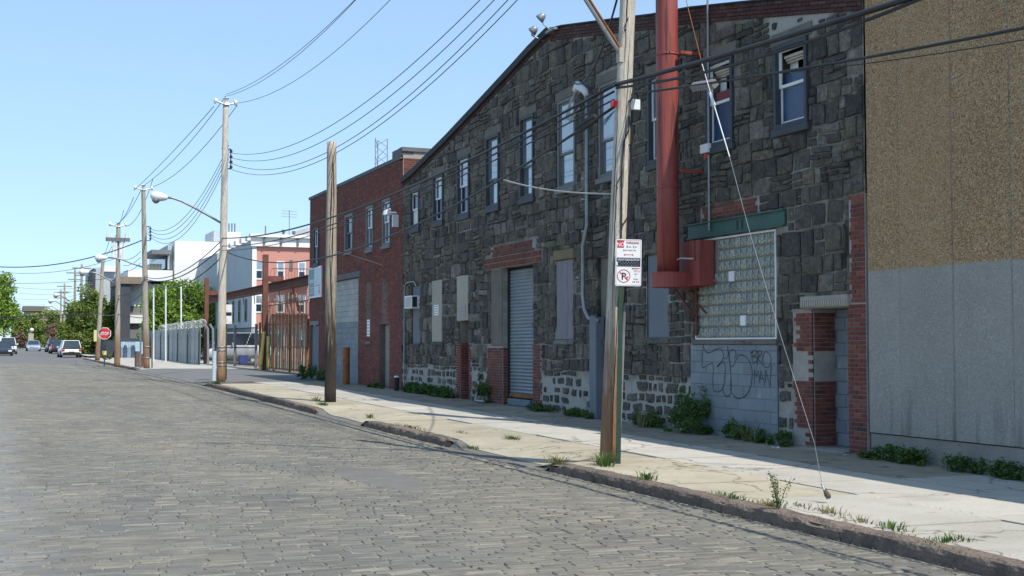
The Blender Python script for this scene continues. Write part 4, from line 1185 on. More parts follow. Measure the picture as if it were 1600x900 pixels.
def bricks2():
    r = random.Random(41); mb = MB(); Bq = Bricks()
    excl = [(o[0] - .02, o[1] + .02, o[2] - .02, o[3] + .04) for o in BO]
    excl += [(42.9, 47.3, 4.1, 4.36)]
    keep = lambda a, z: not any(e[0] < a < e[1] and e[2] < z < e[3] for e in excl)
    z = -.2; row = 0
    while z < 7.6:
        a = 37.97 - (row % 2) * .107
        while a < 50.6:
            p, q = max(a, 37.97), min(a + .203, 50.6)
            # clip to openings
            for e in excl:
                if e[2] < z + .03 < e[3] and p < e[1] and q > e[0]:
                    if p < e[0]: q = e[0]
                    elif q > e[1]: p = e[1]
                    else: p = q
            if q - p > .03:
                arch = 0
                for ac in (41.8, 39.95 + .15):
                    pass
                d1 = .012 + r.uniform(-.003, .003)
                rec = any(c - .33 < (p + q) / 2 < c + .33 and 2.4 < z < 3.75 + .12 * (1 - ((p + q) / 2 - c) ** 2 / .1) for c in (41.85, 39.9))
                if rec: d1 -= .014
                mb.add([FW(p, z, -.01), FW(q, z, -.01), FW(q, z + .058, -.01), FW(p, z + .058, -.01), FW(p, z, d1), FW(q, z, d1), FW(q, z + .058, d1), FW(p, z + .058, d1)],
                       [(4, 5, 6, 7), (0, 1, 5, 4), (1, 2, 6, 5), (2, 3, 7, 6), (3, 0, 4, 7)], r.random() if not rec else .5 + .3 * r.random())
            a += .213
        z += .068; row += 1
    mb.build('brickwork', M['brick'], bb, kind='stuff')
    B3 = Bricks()
    B3.field(FS, 0.02, 6, 6.6, 7.72, M['brick2'], r, d0=-.01, d1=.012)
    B3.flush(bb, 0)
bricks2()
mb = MB(); mb.fbox(FW, 38.0, 50.66, 7.665, 7.78, -.35, .06); mb.fbox(FS, -.05, 9, 7.9, 8.03, -.35, .05); mb.fbox(FW, 37.95, 39.0, 7.79, 8.02, -.35, .045); mb.build('coping', M['coping'], bb)
mb = MB(); mb.fbox(FW, 37.99, 39.0, 7.685, 7.785, -.3, .02); mb.build('parapet_end', M['brick2'], bb)
mb = MB(); mb.fbox(FW, 42.9, 47.3, 4.13, 4.34, -.1, .03, bev=.01); mb.build('lintel', M['coping'], bb)
# windows
window(FW, 49.00, 49.86, 4.92, 6.43, bb, 'sky', 'darkframe', 'white', side=.09, lint=False)
window(FW, 43.85, 44.95, 5.12, 6.50, bb, 'dark', 'greyframe', 'greyframe', side=.10, lint=False)
window(FW, 41.23, 42.09, 5.0, 6.52, bb, 'sky', 'greyframe', 'white', side=.08, lint=False)
window(FW, 39.21, 40.12, 5.0, 6.55, bb, 'sky', 'greyframe', 'white', side=.08, lint=False)
# garage infill
mb = MB(); mb.fbox(FW, 43.16, 47.19, -.3, 4.11, -.12, -.09); gi = mb.build('garage_infill', M['concrete'], bb)
up = MB(); lo = MB(); r = random.Random(8); z = -.1; row = 0
while z < 4.05:
    a = 43.17 - (row % 2) * .2
    while a < 47.17:
        p, q = max(a, 43.17), min(a + .395, 47.17)
        if q - p > .04: (up if z > 2.45 else lo).fbox(FW, p, q, z, min(z + .197, 4.10), -.09, -.075, r.random(), bev=.004)
        a += .404
    z += .2032; row += 1
up.build('block_courses', M['greyblock'], gi, kind='stuff'); lo.build('block_courses', M['block'], gi, kind='stuff')
mb = MB(); mb.fbox(FW, 47.1, 47.2, .4, 2.3, -.08, .01); mb.build('service_panel', M['bluegreypanel'], bb)
mb = MB(); mb.fbox(FW, 39.36, 40.44, -.1, 2.39, -.35, -.18); mb.build('doorway_infill', M['concrete'], bb)
mb = MB(); mb.fbox(FW, 49.02, 50.28, .3, 2.48, -.12, -.05, bev=.01); gd = mb.build('door', M['bluegreypanel'], bb)
mb = MB(); mb.fbox(FW, 48.9, 50.4, 2.50, 2.66, -.1, .04); mb.build('lintel', M['greyframe'], bb)
mb = MB(); mb.fbox(FW, 41.45, 42.1, 1.72, 1.84, -.05, .07, bev=.01); mb.build('sill', M['sandstone'], bb)

def wall_thing(name, label, cat, mbs, group=None):
    """a small thing fixed to a wall; mbs: list of (part name, MB, material)"""
    c = Vector(mbs[0][1].v[0])
    e = empty(name, c, label, cat, group)
    for nm, m_, ma in mbs: m_.build(nm, M[ma] if isinstance(ma, str) else ma, e)
    return e
# notices on walls
def notice(label, a0, a1, z0, z1, d, lines, m='signwhite', name='notice', frame='signwhite'):
    s = MB(); s.fbox(FW, a0, a1, z0, z1, d, d + .012)
    t = MB(); n = lines
    for k in range(n):
        h = (z1 - z0) / (n + .5); zc = z1 - h * (k + .9)
        for q in range(3):
            w = (a1 - a0) / 3.6; p = a0 + .04 + q * w * 1.08
            t.fbox(FW, p, p + w * .8, zc, zc + h * .4, d + .012, d + .0145)
    wall_thing(name, label, 'notice', [('sheet', s, m), ('faded_print', t, 'signgreydark')])
notice('small white printed notice on left beige boarded window', 34.33, 34.72, 2.58, 3.0 - .12, .046, 4)
notice('tan faded notice at bottom of right beige board above doorway', 32.1, 32.55, 2.45, 2.82, .046, 3, 'beige')
notice('tall narrow white notice on red brick wall between garage and doorway', 41.6, 41.95, 2.0, 2.58, .016, 5)
# real estate style board, upper left of the brick building
s = MB(); s.fbox(FW, 48.4, 50.52, 3.60, 4.84, .02, .06)
f1 = MB(); ring(f1, FW, 48.4, 50.52, 3.60, 4.84, .05, .06, .075)
t1 = MB(); t1.fbox(FW, 49.6, 50.45, 4.30, 4.77, .06, .064)
g1_ = MB(); g1_.fbox(FW, 49.6, 50.45, 3.67, 4.29, .06, .0635)
b_ = MB(); b_.fbox(FW, 48.47, 49.59, 3.67, 4.77, .06, .063)
t2 = MB()
for k in range(5): t2.fbox(FW, 49.2 + k * .24, 49.2 + k * .24 + .15, 4.2, 4.36, .064, .067)
for k in range(3):
    t2.fbox(FW, 49.7, 50.3, 4.0 - k * .1, 4.03 - k * .1, .064, .067)
t3 = MB()
for k in range(4): t3.fbox(FW, 48.62 + .2 * k, 48.76 + .2 * k, 4.05, 4.09, .063, .066)
t3.fbox(FW, 48.66, 48.8, 3.76, 3.9, .063, .066); t3.fbox(FW, 48.66, 48.8, 3.93, 3.99, .063, .066)
wall_thing('billboard_sign', 'teal, grey and pale blue sign board high on brick workshop wall', 'sign board',
           [('board', s, 'signwhite'), ('frame', f1, 'signwhite'), ('teal_field', t1, 'teal'), ('grey_field', g1_, 'greyprint'), ('pale_field', b_, 'bluewhite'), ('lettering', t2, 'bluewhite'), ('small_print', t3, 'greyprint')])
# window air conditioner
ab = MB(); ab.fbox(FW, 36.25, 36.95, 2.83, 3.22, -.05, .26, bev=.012)
gr_ = MB()
for k in range(9): gr_.fbox(FW, 36.30, 36.90, 2.88 + .034 * k, 2.895 + .034 * k, .26, .268)
sg = MB(); FA = Fr(11.76, 36.25, (1, 0), (0, -1))
sg.fbox(FA, .01, .16, 2.87, 3.18, 0, .006)
wall_thing('air_conditioner', 'white window air conditioner on blue grey boarded window', 'air conditioner', [('casing', ab, 'white'), ('grille', gr_, 'galv'), ('side_vent', sg, 'tar')])
# thin grey pipe at left end of the warehouse
t = MB(); zb = gz(11.9, 37.5)
t.tube([(11.93, 37.55, zb), (11.93, 37.55, 2.0), (11.93, 37.55, 3.3), (11.93, 37.5, 3.55), (11.93, 37.3, 3.66), (11.93, 36.6, 3.66), (11.93, 36.35, 3.5)], .022, 6)
st_ = MB(); st_.fbox(FW, 37.5, 37.6, 1.0, 1.03, 0, .1); st_.fbox(FW, 37.5, 37.6, 2.4, 2.43, 0, .1)
wall_thing('thin_wall_pipe', 'thin grey pipe bending over the air conditioner window', 'pipe', [('pipe', t, 'galv'), ('clip', st_, 'galv')])
t = MB(); t.tube([(11.7, 37.6, zb), (11.7, 37.6, zb + .42)], .085, 12); c_ = MB(); c_.tube([(11.7, 37.6, zb + .42), (11.7, 37.6, zb + .47)], [.095, .06], 12)
wall_thing('standpipe', 'short black standpipe with white cap at warehouse left corner', 'standpipe', [('pipe', t, 'tar'), ('cap', c_, 'white')])
# ================================================================== RED EXHAUST DUCT
px_, py_ = 11.42, 20.02
rp = empty('exhaust_duct', (px_, py_, 3.0), 'tall red painted exhaust duct rising past the roof of the stone warehouse', 'duct')
t = MB(); t.tube([(px_, py_, 3.02), (px_, py_, 4.63), (px_, py_, 6.0), (px_, py_, 7.15), (px_, py_, 9), (px_, py_, 11)], .205, 32, caps=True); t.build('duct_pipe', M['redduct'], rp, True)
for z in (4.62, 7.08, 9.3):
    t = MB(); t.tube([(px_, py_, z - .018), (px_, py_, z + .018)], .213, 32); t.build('joint_band', M['redduct'], rp, True)
for z in (4.90, 7.08):
    t = MB(); t.box(px_ + .1, 12.0, py_ - .33, py_ - .27, z - .03, z + .03); t.box(px_ + .16, px_ + .2, py_ - .3, py_ - .1, z - .02, z + .02); t.build('wall_bracket', M['redduct'], rp)
for z in (4.62, 7.08):
    for k in range(6):
        a = R(150 + 35 * k); t = MB(); q = Vector((px_ + .213 * math.cos(a), py_ + .213 * math.sin(a), z + .035)); t.tube([q, q + Vector((math.cos(a), math.sin(a), 0)) * .016], .012, 6); t.build('bolt', M['rust'], rp)
t = MB(); a = R(215); t.tube([(px_ + .205 * math.cos(a), py_ + .205 * math.sin(a), 3.06), (px_ + .205 * math.cos(a), py_ + .205 * math.sin(a), 10.9)], .006, 4); t.build('weld_seam', M['redduct'], rp)
# trough: rounded end under the pipe, running to the wall
poly = []
for k in range(13):
    a = math.pi / 2 + math.pi * k / 12
    poly.append((py_ + .33 * math.sin(a) * 0 + .30 * math.cos(a - math.pi / 2), px_ - .30 * math.sin(a - math.pi / 2)))
poly = [(px_ - .31 * math.sin(math.pi * k / 12), py_ + .33 * math.cos(math.pi * k / 12)) for k in range(13)] + [(11.96, py_ - .33), (11.96, py_ + .33)]
t = MB(); t.prism(poly, 'z', 2.78, 3.04); t.build('collector_box', M['redduct'], rp)
t = MB(); t.prism([(x + (.012 if x > px_ else -.012), y) for x, y in poly], 'z', 3.035, 3.055); t.build('box_lid', M['redduct'], rp)
t = MB(); t.box(11.70, 11.985, 19.36, 20.12, 2.80, 3.62); t.build('wall_box', M['redduct'], rp)
t = MB(); t.tube([(11.5, 19.95, 2.78), (11.97, 19.95, 2.2)], .02, 6); t.tube([(11.97, 19.95, 2.78), (11.97, 19.95, 1.9)], .03, 6); t.tube([(11.45, 19.6, 2.78), (11.97, 19.6, 2.3)], .02, 6); t.build('support_bracket', M['darkred'], rp)
t = MB(); t.tube([(11.6, 20.0, 3.2), (11.5, 19.9, 3.27), (11.5, 19.7, 3.3), (11.65, 19.5, 3.28)], .015, 6); t.build('hose', M['cablewhite'], rp)
t = MB(); t.tube([(11.93, 19.42, 3.8), (11.93, 19.42, 8.15)], .02, 6)
wall_thing('thin_wall_conduit', 'thin light conduit rising right beside the red duct', 'conduit', [('conduit', t, 'galv')])
# ================================================================== SERVICE CONDUIT
sc_ = empty('service_conduit', (11.8, 24.55, 2.2), 'grey electrical service conduit with white weatherhead bending down the stone wall', 'conduit')
pts = [PX(x, y, 11.86) for x, y in ((917, 150), (917, 300), (917.5, 352), (911, 385), (911, 465), (914, 485), (920, 497), (935, 501))]
t = MB(); t.tube(pts, .045, 12); t.build('conduit_pipe', M['galv'], sc_, True)
for z in (4.2, 4.9, 5.35, 6.4, 3.2):
    t = MB(); c = min(pts, key=lambda p: abs(p.z - z)); q = 24.45 if z > 4.1 else 24.72
    t.tube([(11.86, q + .02, z - .02), (11.86, q + .02, z + .02)], .056, 12); t.box(11.86, 12.0, q - .05, q + .09, z - .012, z + .012); t.build('pipe_clamp', M['galv'], sc_)
h = PX(903, 137, 11.80)
t = MB(); p0 = PX(917, 150, 11.86); t.tube([p0, p0 + Vector((-.02, .06, .12)), h + Vector((0, 0, .05)), h + Vector((0, .16, -.03))], [.055, .075, .10, .06], 12); t.build('weatherhead', M['white'], sc_, True)
t = MB()
for k in range(3): t.tube([h + Vector((0, .1, -.05)), h + Vector((-.05, .25 + .05 * k, -.3)), h + Vector((-.12, .22 + .09 * k, -.65)), h + Vector((-.2, .0, -.78 + .05 * k)), h + Vector((-.2, -.5, -.55))], .013, 5)
t.build('service_wires', M['cablewhite'], sc_)
t = MB(); t.tube([(11.86, 23.98, 2.36), (11.86, 23.98, 2.2)], .07, 10); t.fbox(FW, 23.78, 24.10, gz(11.9, 24), 2.32, .0, .2, bev=.015); t.build('cable_box', M['bluegreypanel'], sc_)
# alarm box below the window, right of the duct
c = PX(1102, 234, 11.9)
s = MB(); s.fbox(FW, c.y - .13, c.y + .13, c.z - .06, c.z + .1, 0, .14, bev=.01); s2 = MB(); s2.tube([(11.93, c.y, c.z - .07), (11.93, c.y, c.z - .16)], [.06, .045], 10)
wall_thing('alarm_box', 'small white alarm box with red lamp under window beside red duct', 'alarm box', [('box', s, 'white'), ('lamp', s2, 'signred')])
# flood lights at the gable apex
fl = empty('floodlight_pair', (11.9, 26.7, 9.15), 'pair of silver floodlights on the gable peak', 'floodlight')
t = MB(); t.tube([(12, 26.3, 9.0), (11.8, 26.5, 9.25), (11.78, 26.5, 9.35)], .02, 6); t.tube([(12, 26.9, 8.95), (11.75, 27.05, 9.1), (11.75, 27.05, 9.2)], .02, 6); t.box(11.85, 11.95, 26.0, 26.5, 9.02, 9.07); t.build('bracket', M['galv'], fl)
for (y, z) in ((26.5, 9.40), (26.95, 9.20)):
    p = Vector((11.75, y, z)); d = Vector((-.5, .5, -.6)).normalized()
    t = MB(); t.tube([p - d * .11, p - d * .07, p, p + d * .06], [.04, .075, .10, .115], 14); q = t.build('lamp_head', M['galv'], fl, True)
    t = MB(); t.tube([p + d * .06, p + d * .07], [.10, .10], 14); t.build('lens', M['glassdark'], q)
# insulator bracket where services reach the brick building
c = PX(617, 338, 11.9)
t = MB(); t.tube([c + Vector((0, -.2, .1)), c + Vector((-.2, 0, .12))], .03, 6); t.box(c.x - .1, 12, c.y - .12, c.y + .0, c.z - .35, c.z + .05)
t2 = MB(); t2.tube([c + Vector((-.2, .15, .25)), c + Vector((-.2, .15, .05))], [.12, .16], 10)
wall_thing('service_bracket', 'white insulator bracket at upper right corner of brick workshop', 'insulator', [('bracket', t, 'white'), ('insulator', t2, 'white')])
# rusty bollard by the garage opening
b = G(547.5, 602)
t = MB(); t.tube([(11.55, 43.1, gz(11.5, 43.1)), (11.55, 43.1, 1.62)], .13, 14)
wall_thing('rusty_bollard', 'orange rusty bollard beside the blocked garage opening', 'bollard', [('post', t, 'rust')])
# lattice mast behind the brick building
def lattice():
    Y = 46.0; X0 = 15.6
    base = PY(593, 266, Y); X0 = base.x
    e = empty('lattice_mast', (X0, Y, 7.3), 'thin triangular lattice mast on the roof of the brick workshop', 'mast')
    topz = PY(593, 218, Y).z; w = .24
    cs = [(X0 - w, Y - w), (X0 + w, Y - w), (X0, Y + w)]
    t = MB(); z = 7.3
    for x, y in cs: t.tube([(x, y, 7.3), (x, y, topz)], .018, 5)
    t.build('leg_tube', M['galv'], e)
    t = MB(); k = 0
    while z < topz - .2:
        z2 = z + .33
        for i in range(3):
            a, b = cs[i], cs[(i + 1) % 3]
            if k % 2: a, b = b, a
            t.tube([(a[0], a[1], z), (b[0], b[1], min(z2, topz))], .010, 4)
        z = z2; k += 1
    t.build('bracing', M['galv'], e)
lattice()

# ================================================================== POLES
def utility_pole(name, label, base, toppx, r0, r1, m, cat='utility pole', n=14, group=None):
    """base: ground point; toppx: image point of the top, taken in the pole's own vertical plane"""
    r = ray(*toppx); h = math.hypot(base.x, base.y)
    t = h / math.hypot(r[0], r[1])
    top = Vector((r[0] * t, r[1] * t, r[2] * t + EYE))
    e = empty(name, base, label, cat, group)
    k = max(10, int((top.z - base.z) / .3)); pts = [base + (top - base) * (i / k) for i in range(k + 1)]
    pts[0] = pts[0] - Vector((0, 0, .1))
    mb = MB(); mb.tube(pts, [(r0 + (r1 - r0) * i / k) for i in range(k + 1)], n, jit=.10)
    mb.build('pole_shaft', m, e, True)
    return e, top
PB = {}
def crack(parent, base, top, z0, z1, a0, turn, r0, r1, w, seed):
    mb = MB(); pts = []; n = 24; z1 = min(z1, top.z - .35)
    for i in range(n + 1):
        z = z0 + (z1 - z0) * i / n; k = (z - base.z) / (top.z - base.z); c = base + (top - base) * k; rr = r0 + (r1 - r0) * k
        a = math.atan2(-base.y, -base.x) + a0 + turn * i / n + .10 * noise.noise(Vector((i * .5, seed, 0)))
        pts.append(c + Vector((math.cos(a), math.sin(a), 0)) * (rr - w * .45))
    mb.tube(pts, [w * (.25 + .9 * math.sin(math.pi * i / n)) for i in range(n + 1)], 6); mb.build('drying_crack', M['tar'], parent)
def ground_at(x, y): return G(x, y)
b1 = ground_at(951, 722); TOPX = 983 + (983 - 951) / 722 * 260
p1, p1top = utility_pole('utility_pole', 'large weathered utility pole nearest the camera behind the parking sign', b1, (TOPX, -330), .128, .098, M['pole'], n=24)
b2 = ground_at(516, 628)
p2, p2top = utility_pole('cut_off_pole', 'cut off wooden pole without wires, dark creosote on its lower half', b2, (518.5, 222), .150, .125, M['pole2'], 'wooden pole', n=20)
b3 = ground_at(345, 597)
p3, p3top = utility_pole('utility_pole', 'tall utility pole with long street lamp arm and white strapped conduit', b3, (353, 160), .165, .105, M['pole'], n=16)
b4 = ground_at(229, 575)
p4, p4top = utility_pole('utility_pole', 'utility pole left of the corrugated fence with four-wire rack and lamp arm', b4, (224, 294), .175, .11, M['pole3'])
b5 = ground_at(183, 570)
p5, p5top = utility_pole('utility_pole', 'utility pole carrying pale riser pipes near its top', b5, (185, 352), .18, .12, M['pole3'])
b6 = ground_at(152, 563)
p6, p6top = utility_pole('utility_pole', 'leaning utility pole next to the stop sign', b6, (161, 405), .18, .12, M['pole3'])
far_poles = []
for (x, yb, yt, lab) in ((127, 556, 412, 'fourth-farthest utility pole rising behind the roadside trees'), (116.5, 553, 420, 'third-farthest utility pole behind the roadside trees'), (101, 549, 442, 'second-farthest utility pole above the parked cars'), (95.5, 548, 452, 'farthest visible utility pole at the end of street')):
    d = math.atan((x - 800) / FPX) + YAW; X = 9.0 if x > 110 else 9.4; Y = X / math.tan(d)
    e, tp = utility_pole('utility_pole', lab, Vector((X, Y, gz(9, Y))), (x + (1 if x > 110 else 0), yt), .18, .12, M['pole3'], n=8, group='distant utility poles'); far_poles.append(tp)
for k, (z0, z1, a0, tn) in enumerate(((1.6, 4.6, .5, -.9), (4.2, 7.2, -.3, .5), (.4, 2.4, -.2, .3), (3.4, 5.4, .1, .3), (5.0, 7.4, .6, -.3))): crack(p2, b2, p2top, z0, z1, a0, tn, .150, .125, .016, k)
for k, (z0, z1, a0, tn) in enumerate(((.4, 2.6, .2, .15), (2.2, 4.4, -.35, -.1), (3.9, 6.4, .35, .12), (5.2, 7.8, -.1, .1), (1.2, 3.1, .75, -.12), (3.2, 5.2, -.8, .1))): crack(p1, b1, p1top, z0, z1, a0, tn, .128, .098, .007, 10 + k)
# pole steps, staple wires and wire mould on the near pole
t = MB(); ax = (p1top - b1)
def on1(z, ang=0, off=0.0):     # point on the near pole surface; ang 0 = towards the camera
    k = (z - b1.z) / ax.z; c = b1 + ax * k; r_ = .128 - .03 * k + off
    a = math.atan2(-b1.y, -b1.x) + ang
    return c + Vector((math.cos(a) * r_, math.sin(a) * r_, 0))
for z, a in ((3.4, .5), (3.9, -.3), (5.1, .6), (6.1, -.2), (2.9, .9), (4.5, 1.0)):
    t = MB(); t.tube([on1(z, a), on1(z + .02, a, .07), on1(z + .16, a + .3, .07)], .009, 5); t.build('pole_step', M['tar'], p1)
t = MB(); t.tube([on1(z, 1.35, .012) for z in [gz(8, 15) + .1 + .4 * i for i in range(13)]], .014, 6); t.build('ground_wire', M['cable'], p1)
t = MB(); t.tube([on1(z, 1.15, .02) for z in [gz(8, 15) + .1 + .3 * i for i in range(8)]], .022, 6); t.build('wire_moulding', M['oldboard'], p1)
t = MB(); t.box(*[v for v in (lambda c: (c.x - .03, c.x + .08, c.y - .06, c.y + .0, c.z - .09, c.z + .05))(on1(5.08, .95, .05))]); t.build('terminal_box', M['white'], p1)
t = MB(); t.tube([on1(4.9, .7, .02), on1(4.7, .6, .04), on1(4.55, .2, .02), on1(4.2, .1, .015), on1(3.2, .35, .01)], .012, 5); t.tube([on1(4.9, .7, .02), on1(4.6, 1.0, .05), on1(4.0, 1.15, .02), on1(3.0, 1.2, .012)], .010, 5); t.build('drop_wire', M['cable'], p1)
t = MB(); t.fbox(Fr(0, 0, (1, 0), (0, 1)), 0, 0, 0, 0, 0, 0) if 0 else None
c = on1(5.05, -.6, .04); t.box(c.x - .09, c.x + .0, c.y - .03, c.y + .03, c.z - .02, c.z + .06); t.build('red_tag', M['signred'], p1)
# wood bracket arm on the near pole
a0 = on1(5.78, -.8, .0); d0 = Vector((-1.0, .12, .42))
arm_end = PY(915, 0, a0.y) ; dirv = (arm_end - a0)
t = MB(); t.tube([a0, a0 + dirv * 1.0, a0 + dirv * 5.0], .028, 8); t.build('bracket_arm', M['galv'], p1)
t = MB(); o_ = Vector((.02, 0, .06)); t.tube([a0 + o_, a0 + o_ + dirv * 5.0], .024, 4); t.build('wooden_strut', M['rust'], p1)
t = MB(); t.box(a0.x - .03, a0.x + .09, a0.y - .05, a0.y + .05, a0.z - .12, a0.z + .08); t.build('arm_plate', M['beige'], p1)
# pole-top hardware
def pole_top(e, top, arms, s=1.0, n=8):
    for k, (dx, dz) in enumerate(arms):
        t = MB(); q = top + Vector((dx, 0, dz))
        if abs(dx) > .05:
            t.tube([top + Vector((0, -.12, -.12)), q + Vector((-.1 * (1 if dx > 0 else -1), -.05, -.02))], .03 * s, 6); t.build('insulator_arm', M['galv'], e)
            t = MB(); sg_ = 1 if dx > 0 else -1
            t.tube([q + Vector((-.12 * sg_, -.02, -.01)), q + Vector((-.1 * sg_, -.02, 0)), q + Vector((-.02 * sg_, -.02, .01)), q + Vector((0, -.02, .01))], [.05 * s, .10 * s, .10 * s, .04 * s], n)
        else: t.tube([top, top + Vector((0, 0, .10)), top + Vector((0, 0, .16)), top + Vector((0, 0, .2))], [.04 * s, .06 * s, .12 * s, .05 * s], n)
        t.build('insulator', M['white'], e)
pole_top(p3, p3top, [(-.45, .02), (0, 0), (.42, 0)], 1.1)
pole_top(p4, p4top, [(-.5, .0), (0, 0), (.5, 0)], 1.2)
pole_top(p5, p5top, [(-.55, .05), (0, 0), (.5, .05)], 1.3)
pole_top(p6, p6top, [(0, 0)], 1.2)
# straps and conduit at pole 3
for z in (.62, .74, 1.18, 1.30):
    k = (z) / (p3top.z - b3.z); c = b3 + (p3top - b3) * k
    t = MB(); t.tube([c - Vector((0, 0, .02)), c + Vector((0, 0, .02))], .175, 14); t.build('metal_strap', M['galv'], p3, True)
c = G(334, 596); t = MB(); t.tube([(c.x, c.y, c.z), (c.x + .02, c.y, c.z + 1.15)], .075, 10)
wall_thing('conduit_stub', 'pale blue conduit stub standing left of strapped utility pole', 'conduit', [('pipe', t, 'bluewhite')])
t = MB()
for z in (.55, 1.15):
    c = b4 + Vector((0, 0, z)); t.tube([c - Vector((0, 0, .03)), c + Vector((0, 0, .03))], .19, 12)
t.build('metal_strap', M['galv'], p4, True)
t = MB(); t.tube([b4 + Vector((-.32, .1, 0)), b4 + Vector((-.32, .1, 2.2))], .05, 6); t.tube([b4 + Vector((.3, .1, 0)), b4 + Vector((.3, .1, 1.9))], .05, 6); t.build('conduit_pipe', M['galv'], p4)
# riser cluster on pole 5
t = MB()
for dx in (-.32, -.12, .12, .32):
    q = PY(184.5, 372, b5.y); t.tube([(q.x + dx, b5.y - .18, PY(184, 405, b5.y).z), (q.x + dx, b5.y - .18, q.z)], .07, 6)
t.build('riser_pipe', M['white'], p5)
q = PY(185, 375, b5.y); t = MB(); t.box(q.x - .75, q.x + .65, b5.y - .3, b5.y - .1, q.z - .1, q.z + .12); t.build('crossarm', M['greyframe'], p5)
t = MB()
for dx in (-.7, -.45, .4, .6): t.tube([(q.x + dx, b5.y - .2, q.z + .1), (q.x + dx, b5.y - .2, q.z + .4)], .05, 6)
t.build('cutout_fuse', M['white'], p5)
# far poles: crossarms
for e_, tp in zip([o for o in bpy.data.objects if o.get('group') == 'distant utility poles'], far_poles):
    t = MB(); t.tube([tp + Vector((-1.0, 0, -.5)), tp + Vector((1.0, 0, -.5))], .07, 5); t.tube([tp + Vector((-.8, 0, -1.3)), tp + Vector((.8, 0, -1.3))], .06, 5); t.build('crossarm', M['oldboard'], e_)
    t = MB()
    for dx in (-.9, -.45, .45, .9): t.tube([tp + Vector((dx, 0, -.45)), tp + Vector((dx, 0, -.2))], .07, 5)
    t.build('insulator', M['white'], e_)
# ---- street lamps on arms
def lamp(label, a, pts, head, s=1.0):
    """pts, head: points of the arm; head: (front, back) of the luminaire"""
    e = empty('street_lamp', a, label, 'street lamp')
    t = MB(); t.tube([a] + pts, .038 * s, 8); t.build('lamp_arm', M['galv'], e, True)
    f, b = head; d = f - b; L = d.length; d.normalize()
    t = MB(); prof = [(0, .05), (.08, .09), (.3, .13), (.6, .17), (.85, .15), (1, .05)]
    pp = [b + d * (L * k) for k, _ in prof]; t.tube(pp, [w * s for _, w in prof], 12); t.v = [(x, y, z if z > pp[0].z - 10 else z) for x, y, z in t.v]
    h = t.build('lamp_head', M['white'], e, True)
    t = MB(); c = b + d * L * .68 - Vector((0, 0, .08 * s)); t.tube([c, c - Vector((0, 0, .08 * s)), c - Vector((0, 0, .15 * s))], [.14 * s, .12 * s, .05 * s], 12); t.build('lamp_glass', M['galv'], e, True)
Y3 = b3.y
lamp('street lamp on long curved arm from the strapped utility pole', PY(345, 348, Y3), [PY(328, 338, Y3), PY(305, 325, Y3), PY(283, 314, Y3), PY(270, 309.5, Y3), PY(261, 308.5, Y3)], (PY(235, 305.5, Y3), PY(262, 309, Y3)), 1.15)
Y4 = b4.y
lamp('street lamp on arm from pole left of the corrugated fence', PY(228, 419, Y4), [PY(210, 413, Y4), PY(192, 406, Y4), PY(180, 403, Y4), PY(167, 402.5, Y4)], (PY(148, 403, Y4), PY(168, 402.5, Y4)), 1.15)
Y5 = b5.y
lamp('street lamp on arm from the pole with riser pipes', PY(184, 446, Y5), [PY(170, 437, Y5), PY(157, 430, Y5), PY(148, 426, Y5), PY(139, 425, Y5)], (PY(123.5, 424.5, Y5), PY(139, 425, Y5)), 1.15)
for x, y, yb, lab in ((88, 461, 150, 'nearest of three small distant street lamps over the far road'), (80, 470, 170, 'middle one of three small distant street lamps'), (74, 478, 195, 'farthest of three small distant street lamps')):
    lamp(lab, PY(x + 22, y + 10, yb), [PY(x + 12, y + 4, yb), PY(x + 6, y, yb)], (PY(x - 5, y, yb), PY(x + 6, y, yb)), 1.5)

# ================================================================== WIRES
def cable(label, A, Bp, pix, r, m='cable', ends=None, name='overhead_wire', group=None, n=40, cat='wire'):
    """a wire hanging in the vertical plane through A and Bp; pix: image points it passes; quadratic sag"""
    A = Vector(A); Bp = Vector(Bp); d = Vector((Bp.x - A.x, Bp.y - A.y, 0)); L = d.length; d.normalize()
    s_, z_ = [], []
    for x, y in pix:
        q = ray(x, y)
        # intersect ray (t*q) with A + s d in plan
        det = q[0] * (-d.y) + q[1] * d.x
        t = (A.x * (-d.y) + A.y * d.x) / det
        s = (q[0] * t - A.x) * d.x + (q[1] * t - A.y) * d.y
        s_.append(s); z_.append(q[2] * t + EYE)
    if ends:
        for s, z in ends:
            for _ in range(3): s_.append(s * L); z_.append(z)
    c = np.polyfit(s_, z_, 2 if len(s_) > 2 else 1)
    pts = [A + d * (L * i / n) for i in range(n + 1)]
    pts = [Vector((p.x, p.y, float(np.polyval(c, L * i / n)))) for i, p in enumerate(pts)]
    mb = MB(); cen = pts[0].copy()
    mb.tube([p - cen for p in pts], r, 6)
    o = bpy.data.objects.new(name, mb.mesh(name, M[m], True)); col.objects.link(o); o.location = cen
    setp(o, label, cat, group)
    return o, pts
def XY(v, dx=0, dy=0): return Vector((v.x + dx, v.y + dy, 0))
n1 = b1 + ax * .55; N1 = Vector((n1.x, n1.y, 0))
t3 = p3top
